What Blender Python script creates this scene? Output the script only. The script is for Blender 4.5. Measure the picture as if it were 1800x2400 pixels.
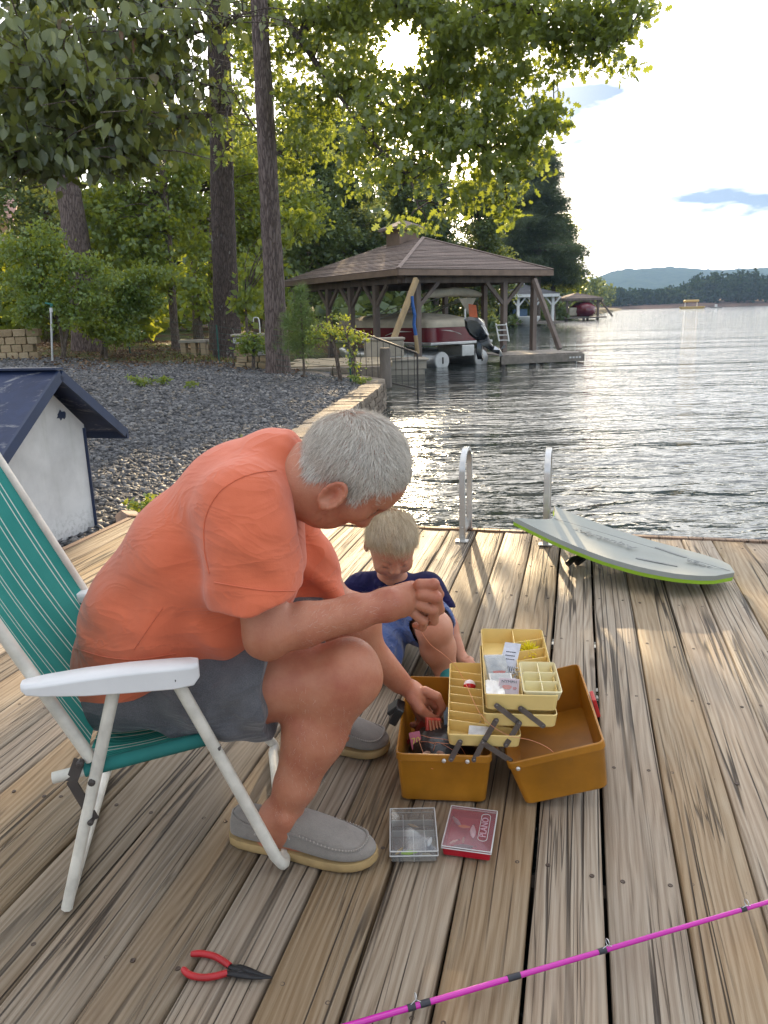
import bpy, bmesh, math, random
import numpy as np
from mathutils import Vector, Matrix
for o in list(bpy.data.objects): bpy.data.objects.remove(o)
R = math.radians
scene = bpy.context.scene
COL = scene.collection
random.seed(7)
rng = np.random.default_rng(7)

# ------------------------------------------------------------------ camera
CAM_H = 1.15
PITCH, ROLL, FPX = R(-14.5), R(1.6), 1800.0
FW = np.array([0, math.cos(PITCH), math.sin(PITCH)]); RT = np.array([1., 0, 0]); UP = np.cross(RT, FW)
CR = RT*math.cos(ROLL) - UP*math.sin(ROLL)
CU = UP*math.cos(ROLL) + RT*math.sin(ROLL)
CAMP = np.array([0, 0, CAM_H])
cam = bpy.data.objects.new('camera', bpy.data.cameras.new('camera')); COL.objects.link(cam)
cam.data.sensor_fit = 'HORIZONTAL'; cam.data.sensor_width = 36; cam.data.lens = 36
cam.data.clip_start = 0.05; cam.data.clip_end = 20000
cam.matrix_world = Matrix(((CR[0], CU[0], -FW[0], 0), (CR[1], CU[1], -FW[1], 0), (CR[2], CU[2], -FW[2], CAM_H), (0, 0, 0, 1)))
scene.camera = cam

def at(px, py, y):
    "photo pixel (1800x2400) and distance along +Y -> world point"
    d = FW*FPX + CR*(px-900) - CU*(py-1200)
    return CAMP + d*(y/d[1])
def atz(px, py, z=0.0):
    d = FW*FPX + CR*(px-900) - CU*(py-1200)
    return CAMP + d*((z-CAM_H)/d[2])
def ad(x, y, dist):   # same in 1659-wide display pixels
    return at(x*1.085, y*1.085, dist)

# ------------------------------------------------------------------ world, sun, exposure
SUN_EL, SUN_AZ = R(16.5), R(1.9)          # azimuth measured from +Y towards +X
SUN = np.array([math.sin(SUN_AZ)*math.cos(SUN_EL), math.cos(SUN_AZ)*math.cos(SUN_EL), math.sin(SUN_EL)])
world = bpy.data.worlds.new('World'); scene.world = world; world.use_nodes = True
wn, wl = world.node_tree.nodes, world.node_tree.links
wn.clear()
def W(t, **k):
    n = wn.new(t)
    for a, b in k.items(): setattr(n, a, b)
    return n
out = W('ShaderNodeOutputWorld'); bg = W('ShaderNodeBackground'); bg.inputs[1].default_value = 0.15
sky = W('ShaderNodeTexSky', sky_type='NISHITA', sun_disc=False, sun_elevation=SUN_EL, sun_rotation=SUN_AZ, air_density=1.0, dust_density=1.6, ozone_density=2.0, altitude=200)
tc = W('ShaderNodeTexCoord')
sep = W('ShaderNodeSeparateXYZ'); wl.new(tc.outputs['Generated'], sep.inputs[0])
mp = W('ShaderNodeMapping'); mp.inputs['Location'].default_value = (0.9, 2.35, 0.3); mp.inputs['Scale'].default_value = (1.5, 1.5, 5.0)
wl.new(tc.outputs['Generated'], mp.inputs[0])
nz = W('ShaderNodeTexNoise'); nz.inputs['Scale'].default_value = 1.25; nz.inputs['Detail'].default_value = 7; nz.inputs['Roughness'].default_value = 0.56; nz.inputs['Distortion'].default_value = 0.35
wl.new(mp.outputs[0], nz.inputs['Vector'])
rp = W('ShaderNodeValToRGB'); rp.color_ramp.elements[0].position = 0.36; rp.color_ramp.elements[1].position = 0.55
rp.color_ramp.elements[0].color = (0, 0, 0, 1); rp.color_ramp.elements[1].color = (1, 1, 1, 1)
wl.new(nz.outputs['Fac'], rp.inputs[0])
cloudf = W('ShaderNodeMath', operation='MULTIPLY'); wl.new(rp.outputs[0], cloudf.inputs[0]); cloudf.inputs[1].default_value = 0.9
cmix = W('ShaderNodeMix', data_type='RGBA'); wl.new(cloudf.outputs[0], cmix.inputs[0]); wl.new(sky.outputs[0], cmix.inputs[6])
# sunlit cloud: bright near-white veil, brighter towards the sun
dt = W('ShaderNodeVectorMath', operation='DOT_PRODUCT'); wl.new(tc.outputs['Generated'], dt.inputs[0]); dt.inputs[1].default_value = tuple(SUN)
mr = W('ShaderNodeMapRange'); wl.new(dt.outputs['Value'], mr.inputs[0])
for i, v in zip((1, 2, 3, 4), (-0.5, 1.0, 4.5, 11.0)): mr.inputs[i].default_value = v
csc = W('ShaderNodeVectorMath', operation='SCALE'); csc.inputs[0].default_value = (1.0, 0.975, 0.94); wl.new(mr.outputs[0], csc.inputs['Scale'])
wl.new(csc.outputs[0], cmix.inputs[7])
# grey-blue undersides of a few clouds
mp2 = W('ShaderNodeMapping'); mp2.inputs['Location'].default_value = (2.59, 6.1, 4.19); mp2.inputs['Scale'].default_value = (2.2, 2.2, 8.0); wl.new(tc.outputs['Generated'], mp2.inputs[0])
nz2 = W('ShaderNodeTexNoise'); nz2.inputs['Scale'].default_value = 1.6; nz2.inputs['Detail'].default_value = 6; nz2.inputs['Roughness'].default_value = 0.5; wl.new(mp2.outputs[0], nz2.inputs['Vector'])
rp2 = W('ShaderNodeValToRGB'); e2 = rp2.color_ramp.elements; e2[0].position = 0.53; e2[0].color = (1, 1, 1, 1); e2[1].position = 0.64; e2[1].color = (0.12, 0.165, 0.25, 1); wl.new(nz2.outputs['Fac'], rp2.inputs[0])
cdk = W('ShaderNodeMix', data_type='RGBA', blend_type='MULTIPLY'); cdk.inputs[0].default_value = 1.0; wl.new(cmix.outputs[2], cdk.inputs[6]); wl.new(rp2.outputs[0], cdk.inputs[7])
# solar aureole
def aure(power, amp, col):
    mx = W('ShaderNodeMath', operation='MAXIMUM'); wl.new(dt.outputs['Value'], mx.inputs[0]); mx.inputs[1].default_value = 0
    pw = W('ShaderNodeMath', operation='POWER'); wl.new(mx.outputs[0], pw.inputs[0]); pw.inputs[1].default_value = power
    ml = W('ShaderNodeMath', operation='MULTIPLY'); wl.new(pw.outputs[0], ml.inputs[0]); ml.inputs[1].default_value = amp
    sc = W('ShaderNodeVectorMath', operation='SCALE'); sc.inputs[0].default_value = col; wl.new(ml.outputs[0], sc.inputs['Scale'])
    return sc
a1 = aure(3200, 400, (1, .86, .60)); a2 = aure(90, 7, (1, .86, .64))
s1 = W('ShaderNodeVectorMath', operation='ADD'); wl.new(a1.outputs[0], s1.inputs[0]); wl.new(a2.outputs[0], s1.inputs[1])
s2 = W('ShaderNodeVectorMath', operation='ADD'); wl.new(s1.outputs[0], s2.inputs[0]); wl.new(cdk.outputs[2], s2.inputs[1])
wl.new(s2.outputs[0], bg.inputs[0]); wl.new(bg.outputs[0], out.inputs[0])
world.cycles.sampling_method = 'MANUAL'; world.cycles.sample_map_resolution = 1024

sun = bpy.data.objects.new('sun', bpy.data.lights.new('sun', 'SUN')); COL.objects.link(sun)
sun.data.energy = 5.0; sun.data.angle = R(0.53); sun.data.color = (1.0, 0.76, 0.46)
sun.rotation_euler = Vector(tuple(SUN)).to_track_quat('Z', 'Y').to_euler()

vs = scene.view_settings
vs.view_transform = 'Standard'; vs.look = 'None'; vs.gamma = 1.0; vs.use_curve_mapping = False
vs.exposure = 1.2
cy = scene.cycles
cy.use_denoising = True; cy.denoiser = 'OPENIMAGEDENOISE'
cy.max_bounces = 8; cy.diffuse_bounces = 3; cy.glossy_bounces = 4; cy.transmission_bounces = 6; cy.transparent_max_bounces = 8; cy.volume_bounces = 0
cy.caustics_reflective = False; cy.caustics_refractive = False
cy.sample_clamp_indirect = 6; cy.sample_clamp_direct = 30

# ------------------------------------------------------------------ materials
class NT:
    def __init__(s, name):
        s.m = bpy.data.materials.new(name); s.m.use_nodes = True
        s.t = s.m.node_tree; s.t.nodes.clear()
        s.out = s.t.nodes.new('ShaderNodeOutputMaterial')
    def n(s, typ, ins=None, **k):
        n = s.t.nodes.new('ShaderNode'+typ)
        for a, b in k.items(): setattr(n, a, b)
        for a, b in (ins or {}).items(): s.set(n.inputs[a], b)
        return n
    def set(s, sock, v):
        if isinstance(v, bpy.types.NodeSocket): s.t.links.new(v, sock)
        elif isinstance(v, bpy.types.Node): s.t.links.new(v.outputs[0], sock)
        else:
            if sock.type == 'RGBA' and len(v) == 3: v = (*v, 1)
            sock.default_value = v
    def math(s, op, a, b=0.0, c=0.0, clamp=False):
        n = s.n('Math', operation=op); n.use_clamp = clamp
        for i, v in enumerate((a, b, c)): s.set(n.inputs[i], v)
        return n.outputs[0]
    def mix(s, f, a, b, blend='MIX'):
        n = s.n('Mix', data_type='RGBA', blend_type=blend)
        s.set(n.inputs[0], f); s.set(n.inputs[6], a); s.set(n.inputs[7], b)
        return n.outputs[2]
    def ramp(s, f, *stops):
        n = s.n('ValToRGB'); e = n.color_ramp.elements
        while len(e) < len(stops): e.new(0.5)
        for i, (p, c) in enumerate(stops):
            e[i].position = p; e[i].color = (*c, 1) if not isinstance(c, (int, float)) else (c, c, c, 1)
        s.set(n.inputs[0], f); return n.outputs[0]
    def coord(s, kind='Object', scale=(1, 1, 1), loc=(0, 0, 0), rot=(0, 0, 0)):
        t = s.n('TexCoord'); m = s.n('Mapping')
        s.set(m.inputs[0], t.outputs[kind]); m.inputs['Scale'].default_value = scale
        m.inputs['Location'].default_value = loc; m.inputs['Rotation'].default_value = rot
        return m.outputs[0]
    def noise(s, vec, scale, detail=4, rough=0.55, dist=0.0):
        n = s.n('TexNoise', {'Scale': scale, 'Detail': detail, 'Roughness': rough, 'Distortion': dist})
        s.set(n.inputs['Vector'], vec); return n.outputs['Fac']
    def bump(s, h, strength=0.3, dist=0.01, normal=None):
        n = s.n('Bump', {'Strength': strength, 'Distance': dist, 'Height': h})
        if normal is not None: s.set(n.inputs['Normal'], normal)
        return n.outputs[0]
    def pbr(s, color, rough=0.6, normal=None, **k):
        n = s.n('BsdfPrincipled'); s.set(n.inputs['Base Color'], color); s.set(n.inputs['Roughness'], rough)
        if normal is not None: s.set(n.inputs['Normal'], normal)
        for a, b in k.items(): s.set(n.inputs[a.replace('_', ' ')], b)
        s.t.links.new(n.outputs[0], s.out.inputs[0]); return n
MATS = {}
def simple(name, col, rough=0.55, var=0.12, vs_=6.0, bump=0.15, bs=60.0, bd=0.002, tint=None, coord='Object', stretch=(1, 1, 1), **k):
    "plain painted / plastic / metal surface with slight tonal variation and relief"
    if name in MATS: return MATS[name]
    t = NT(name); v = t.coord(coord, stretch)
    n1 = t.noise(v, vs_, 5); n2 = t.noise(v, bs, 3)
    d = tuple(max(0, c*(1-var*1.6)) for c in col); l = tuple(min(1, c*(1+var)) for c in (tint or col))
    c = t.ramp(n1, (0.3, d), (0.7, l))
    r = t.math('ADD', rough-0.06, t.math('MULTIPLY', n1, 0.12))
    t.pbr(c, r, t.bump(n2, bump, bd), **k)
    MATS[name] = t.m; return t.m

# ------------------------------------------------------------------ mesh helpers
ORIG = {}
def worldorig(o):
    return ORIG.get(o.name, np.zeros(3)) if o is not None else np.zeros(3)
def tag(o, label=None, cat=None, group=None, kind=None):
    if label: o['label'] = label
    if cat: o['category'] = cat
    if group: o['group'] = group
    if kind: o['kind'] = kind
    return o
def thing(name, label, cat, loc=(0, 0, 0), group=None, rotz=0.0):
    o = bpy.data.objects.new(name, None); COL.objects.link(o); o.empty_display_size = 0.1
    o.location = loc; o.rotation_euler = (0, 0, rotz)
    ORIG[o.name] = np.array(loc, float)
    return tag(o, label, cat, group)
def link(name, me, mat=None, parent=None, loc=None):
    o = bpy.data.objects.new(name, me); COL.objects.link(o)
    if mat is not None and not me.materials: me.materials.append(mat)
    if parent is not None: o.parent = parent
    if loc is not None: o.location = loc
    return o
def rotm(rx=0, ry=0, rz=0):
    return np.array(Matrix.Rotation(rz, 3, 'Z') @ Matrix.Rotation(ry, 3, 'Y') @ Matrix.Rotation(rx, 3, 'X'))
def nrm(v):
    v = np.asarray(v, float); return v/max(np.linalg.norm(v), 1e-12)
class MB:
    def __init__(s): s.v = []; s.f = []; s.mi = []; s.cm = 0
    def add(s, vs, fs):
        b = len(s.v); s.v.extend([tuple(map(float, p)) for p in vs]); s.f.extend([tuple(b+i for i in f) for f in fs]); s.mi.extend([s.cm]*len(fs)); return s
    def box(s, c, size, M=None, taper=1.0):
        c = np.asarray(c, float); h = np.asarray(size, float)/2
        q = []
        for z in (-1, 1):
            k = taper if z > 0 else 1.0
            for x, y in ((-1, -1), (1, -1), (1, 1), (-1, 1)):
                p = np.array((x*h[0]*k, y*h[1]*k, z*h[2]))
                q.append(c + (p if M is None else M @ p))
        return s.add(q, [(3, 2, 1, 0), (4, 5, 6, 7), (0, 1, 5, 4), (1, 2, 6, 5), (2, 3, 7, 6), (3, 0, 4, 7)])
    def beam(s, p0, p1, w, h, up=(0, 0, 1)):
        p0, p1 = np.asarray(p0, float), np.asarray(p1, float)
        d = nrm(p1-p0); up = np.asarray(up, float)
        if abs(d @ up) > 0.98: up = np.array((0, 1., 0)) if abs(d[1]) < .9 else np.array((1., 0, 0))
        x = nrm(np.cross(up, d)); y = np.cross(d, x)
        q = []
        for p in (p0, p1):
            for a, b in ((-1, -1), (1, -1), (1, 1), (-1, 1)): q.append(p + x*a*w/2 + y*b*h/2)
        return s.add(q, [(3, 2, 1, 0), (4, 5, 6, 7), (0, 1, 5, 4), (1, 2, 6, 5), (2, 3, 7, 6), (3, 0, 4, 7)])
    def tube(s, pts, r, n=8, caps=True, flat=1.0, up=None):
        pts = [np.asarray(p, float) for p in pts]; m = len(pts)
        rr = [r]*m if np.isscalar(r) else list(r)
        t0 = nrm(pts[1]-pts[0]); ref = np.array((0, 0, 1.)) if abs(t0[2]) < .9 else np.array((1., 0, 0))
        if up is not None: ref = np.asarray(up, float)
        x = nrm(np.cross(ref, t0)); q = []
        for i, p in enumerate(pts):
            t = nrm(pts[min(i+1, m-1)]-pts[max(i-1, 0)])
            x = nrm(x - t*(x @ t)); y = np.cross(t, x)
            for k in range(n):
                a = 2*math.pi*k/n; q.append(p + x*math.cos(a)*rr[i] + y*math.sin(a)*rr[i]*flat)
        f = [(i*n+k, i*n+(k+1) % n, (i+1)*n+(k+1) % n, (i+1)*n+k) for i in range(m-1) for k in range(n)]
        if caps: f += [tuple(reversed(range(n))), tuple((m-1)*n+k for k in range(n))]
        return s.add(q, f)
    def loft(s, rings, cap0=True, cap1=True, closed=True):
        n = len(rings[0]); q = [p for r in rings for p in r]; m = len(rings)
        kk = n if closed else n-1
        f = [(i*n+k, i*n+(k+1) % n, (i+1)*n+(k+1) % n, (i+1)*n+k) for i in range(m-1) for k in range(kk)]
        if cap0: f.append(tuple(reversed(range(n))))
        if cap1: f.append(tuple((m-1)*n+k for k in range(n)))
        return s.add(q, f)
    def prism(s, poly, axis0, axis1, origin, depthv):
        "poly in (axis0, axis1) plane from origin, extruded by depthv"
        a0, a1, o, d = map(lambda v: np.asarray(v, float), (axis0, axis1, origin, depthv))
        r0 = [o + a0*p[0] + a1*p[1] for p in poly]; r1 = [p + d for p in r0]
        return s.loft([r0, r1])
    def lathe(s, c, prof, n=16, axis=(0, 0, 1)):
        a = nrm(axis); ref = np.array((1., 0, 0)) if abs(a[0]) < .9 else np.array((0, 1., 0))
        x = nrm(np.cross(ref, a)); y = np.cross(a, x); c = np.asarray(c, float)
        return s.loft([[c + a*h + (x*math.cos(2*math.pi*k/n) + y*math.sin(2*math.pi*k/n))*max(r, 1e-4) for k in range(n)] for r, h in prof])
    def build(s, name, mat, parent=None, smooth=None, bevel=0.0, local=False, sub=0, mats=None):
        o0 = np.zeros(3) if local or parent is None else worldorig(parent)
        v = np.array(s.v) - o0
        me = bpy.data.meshes.new(name); me.from_pydata(v.tolist(), [], s.f); me.update()
        bm = bmesh.new(); bm.from_mesh(me); bmesh.ops.recalc_face_normals(bm, faces=bm.faces); bm.to_mesh(me); bm.free()
        for m in ([mat] if mats is None else mats): me.materials.append(m)
        if mats is not None: me.polygons.foreach_set('material_index', s.mi)
        if smooth is not None:
            me.polygons.foreach_set('use_smooth', [True]*len(me.polygons)); me.set_sharp_from_angle(angle=R(smooth))
        o = link(name, me, None, parent)
        ORIG[o.name] = o0
        if bevel > 0:
            b = o.modifiers.new('bevel', 'BEVEL'); b.width = bevel; b.segments = 2; b.limit_method = 'ANGLE'; b.angle_limit = R(40); b.harden_normals = False
        if sub:
            b = o.modifiers.new('sub', 'SUBSURF'); b.levels = sub; b.render_levels = sub
        return o
def bigmesh(name, V, F, mat, parent=None, rnd=None, smooth=False):
    "V (n,3) F (m,k) numpy -> object, fast; rnd = per-vertex float attribute"
    me = bpy.data.meshes.new(name); V = np.asarray(V, np.float32); F = np.asarray(F, np.int32)
    o0 = worldorig(parent) if parent is not None else np.zeros(3)
    V = V - o0.astype(np.float32)
    me.vertices.add(len(V)); me.vertices.foreach_set('co', V.ravel())
    k = F.shape[1]; me.loops.add(F.size); me.loops.foreach_set('vertex_index', F.ravel())
    me.polygons.add(len(F)); me.polygons.foreach_set('loop_start', np.arange(0, F.size, k, dtype=np.int32)); 
    me.update(calc_edges=True)
    if smooth: me.polygons.foreach_set('use_smooth', np.ones(len(F), bool))
    if rnd is not None:
        a = me.attributes.new('rnd', 'FLOAT', 'POINT'); a.data.foreach_set('value', np.asarray(rnd, np.float32))
    me.materials.append(mat)
    o = link(name, me, None, parent); ORIG[o.name] = o0
    return o
def copy_tree(o, parent=None):
    c = o.copy(); COL.objects.link(c); c.parent = parent
    for ch in list(o.children): copy_tree(ch, c)
    return c
def scatter(centers, frames, sizes, TV, TF, rnd):
    "instances of a template as one vertex/face array; frames (n,3,3) columns = axes"
    n = len(centers); k = len(TV)
    V = np.einsum('nij,kj->nki', frames, TV)*sizes[:, None, None] + centers[:, None, :]
    F = TF[None] + (np.arange(n)*k)[:, None, None]
    return V.reshape(-1, 3), F.reshape(-1, TF.shape[1]), np.repeat(rnd, k)
def rand_frames(n, zdir=None, spread=1.0, g=rng):
    z = g.normal(size=(n, 3)) if zdir is None else np.asarray(zdir) + g.normal(size=(n, 3))*spread
    z /= np.linalg.norm(z, axis=1, keepdims=True)
    x = g.normal(size=(n, 3)); x -= z*np.sum(x*z, 1, keepdims=True); x /= np.linalg.norm(x, axis=1, keepdims=True)
    y = np.cross(z, x)
    return np.stack([x, y, z], axis=2)
# ================================================================== LAKE, LAND, DECK
WATER_Z = -0.55
t = NT('lake_water')
v = t.coord('Object', (0.55, 1.0, 1.0), rot=(0, 0, R(8)))
w1 = t.noise(v, 2.6, 3, 0.5, 0.6); w2 = t.noise(v, 7.0, 3, 0.55, 0.4); w3 = t.noise(v, 0.5, 2, 0.5)
h = t.math('ADD', t.math('MULTIPLY', w1, 1.0), t.math('ADD', t.math('MULTIPLY', w2, 0.34), t.math('MULTIPLY', w3, 1.4)))
v2 = t.coord('Object', (0.085, 0.40, 1.0), rot=(0, 0, R(6))); w4 = t.noise(v2, 1.0, 4, .55, .3)
v3 = t.coord('Object', (0.022, 0.12, 1.0), rot=(0, 0, R(4))); w5 = t.noise(v3, 1.0, 3, .55, .3)
h = t.math('ADD', t.math('ADD', h, t.math('MULTIPLY', w4, 3.2)), t.math('MULTIPLY', w5, 6.0))
b = t.bump(h, 1.0, 0.062)
t.pbr((0.018, 0.026, 0.026), 0.045, b, IOR=1.333, Specular_IOR_Level=0.5)
mb = MB(); mb.add([(-3000, -60, WATER_Z), (6000, -60, WATER_Z), (6000, 9000, WATER_Z), (-3000, 9000, WATER_Z)], [(0, 1, 2, 3)])
lake = mb.build('lake', t.m); tag(lake, 'rippled lake water stretching to the far shore', kind='structure')

SH_Y = np.array([-6, 4, 6.9, 9.83, 12.5, 14.3, 15.2, 15.8, 17, 20, 22, 25, 29, 34, 40, 60, 82, 117, 170, 300, 700.])
SH_X = np.array([-2.2, -1.13, -.80, -.46, -.12, .1, .08, -.35, -1.0, -1.1, -1.3, -2.5, -4.6, -2.5, 1.5, 7, 14, 28, 46, 90, 220.])
def shore_x(y): return np.interp(y, SH_Y, SH_X)
DA = R(14.3); DU = np.array([math.sin(DA), math.cos(DA), 0]); DV = np.array([math.cos(DA), -math.sin(DA), 0])
def duv(u, v, z=0.0): return DU*u + DV*v + np.array([0, 0, z])
def ground_z(x, y):
    x = np.asarray(x, float); y = np.asarray(y, float)
    d = shore_x(y) - x
    wall = np.interp(y, [15.6, 18, 24], [1, 1, 0.])
    zw = -0.13 + 0.05*np.clip(d, 0, 9) + 0.02*np.clip(d-9, 0, 200)
    zn = -0.75 + 0.28*np.clip(d, 0, 2.5) + 0.05*np.clip(d-2.5, 0, 20) + 0.10*np.clip(d-20, 0, 120)
    z = zw*wall + zn*(1-wall)
    z = z + 0.02*np.clip(y-14, 0, 12)*np.clip(d-1, 0, 3)/3
    vv = x*DV[0] + y*DV[1]; uu = x*DU[0] + y*DU[1]
    under = (vv > -2.66) & (uu < 4.06)
    z = np.where(under, np.minimum(z, -0.32), z)
    return z + 0.025*np.sin(x*1.7+y*.6)*np.sin(y*1.1-x*.5)*np.clip(d-.6, 0, 1)
ys = np.concatenate([np.arange(-6, 18, .25), np.arange(18, 40, .6), np.arange(40, 130, 4), np.arange(130, 700, 30)])
ds = np.concatenate([[.12, .12], np.arange(.3, 8, .3), np.arange(8, 20, 1.0), [22, 26, 32, 40, 60, 90, 140, 220, 400]])
Y2, D2 = np.meshgrid(ys, ds, indexing='ij'); X2 = shore_x(Y2) - D2
Z2 = ground_z(X2, Y2); Z2[:, 0] = -3
V = np.stack([X2, Y2, Z2], -1).reshape(-1, 3); nn = len(ds)
I, J = np.meshgrid(np.arange(len(ys)-1), np.arange(nn-1), indexing='ij'); a = (I*nn+J).ravel()
F = np.stack([a, a+1, a+nn+1, a+nn], 1)
t = NT('bank_soil')
v = t.coord('Object')
n1 = t.noise(v, 1.2, 6, .6); n2 = t.noise(v, 38, 4, .6); n3 = t.noise(v, 0.35, 4, .55)
gravel = t.ramp(n2, (0.35, (0.05, 0.05, 0.055)), (0.65, (0.17, 0.17, 0.18)))
litter = t.ramp(n2, (0.3, (0.035, 0.022, 0.014)), (0.6, (0.10, 0.062, 0.036)), (0.75, (0.16, 0.105, 0.065)))
grass = t.ramp(n2, (0.3, (0.04, 0.06, 0.02)), (0.7, (0.12, 0.14, 0.05)))
lg = t.mix(t.ramp(n3, (0.45, 0), (0.62, 1)), litter, grass)
sp = t.n('SeparateXYZ', {0: v})
yy = t.math('ADD', sp.outputs[1], t.math('MULTIPLY', t.math('SUBTRACT', n1, .5), 5.0))
f1 = t.math('SMOOTH_MAX', t.math('MULTIPLY', t.math('SUBTRACT', yy, 17.5), 0.5), 0.0, 0.1, clamp=True)
f2 = t.math('MULTIPLY', t.math('SUBTRACT', t.math('MULTIPLY', sp.outputs[0], -1.0), 11.5), 0.7, clamp=True)
f = t.math('MAXIMUM', f1, f2, clamp=True)
c = t.mix(f, gravel, lg)
t.pbr(c, 0.9, t.bump(n2, 0.9, 0.03), Specular_IOR_Level=0.1)
ground = bigmesh('ground', V, F, t.m, smooth=True); tag(ground, 'sloping lake bank of gravel, leaf litter and patchy grass', kind='structure')

# ---- slate chips: countless, one mass
def oct_template():
    v = np.array([(1, 0, 0), (0, .72, 0), (-1, 0.1, 0), (0, -.72, 0), (.15, .1, .42), (-.1, -.1, -.42)], float)
    f = np.array([(0, 1, 4), (1, 2, 4), (2, 3, 4), (3, 0, 4), (1, 0, 5), (2, 1, 5), (3, 2, 5), (0, 3, 5)])
    return v, f
def gravel_zone(n, y0, y1, smin, smax, dmax, power=1.0):
    y = y0 + (y1-y0)*rng.random(n)**power
    lim = np.minimum(dmax, 2.2 + y*0.62)
    d = .34 + (lim-.34)*rng.random(n)
    x = shore_x(y) - d
    vv = x*DV[0]+y*DV[1]; uu = x*DU[0]+y*DU[1]
    keep = ~((vv > -2.62) & (uu < 4.03))
    x, y = x[keep], y[keep]
    keep = (y < 17.2 + 1.0*np.sin(x*1.3) + 0.25*np.clip(-x-2, 0, 6) + rng.normal(size=len(x))*.9)
    x, y = x[keep], y[keep]
    s = smin + (smax-smin)*rng.random(len(x))**2
    z = ground_z(x, y) + s*0.18*rng.random(len(x))
    return np.stack([x, y, z], 1), s
TV, TF = oct_template()
P1, S1 = gravel_zone(30000, 4.0, 9.0, .013, .048, 8)
P2, S2 = gravel_zone(36000, 8.5, 19.5, .016, .058, 11)
P, S = np.concatenate([P1, P2]), np.concatenate([S1, S2])
fr = rand_frames(len(P), np.array([0, 0, 1.]), 0.42)
V, F, rn = scatter(P, fr, S, TV*np.array([1, 1, 1]), TF, rng.random(len(P)))
t = NT('slate_chips')
at_ = t.n('Attribute', attribute_name='rnd'); v = t.coord('Object')
c = t.ramp(at_.outputs['Fac'], (0.0, (0.075, 0.075, 0.078)), (0.45, (0.175, 0.174, 0.180)), (0.85, (0.31, 0.31, 0.315)), (0.93, (0.24, 0.20, 0.15)), (1.0, (0.40, 0.39, 0.38)))
c = t.mix(t.math('MULTIPLY', t.noise(v, 90, 3), .5), c, (.05, .05, .055), 'MULTIPLY')
t.pbr(c, 0.7, t.bump(t.noise(v, 140, 2), .3, .004), Specular_IOR_Level=0.25)
gravel_o = bigmesh('gravel', V, F, t.m, rnd=rn); tag(gravel_o, 'dark blue-grey slate chips covering the bank', kind='stuff')

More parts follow.
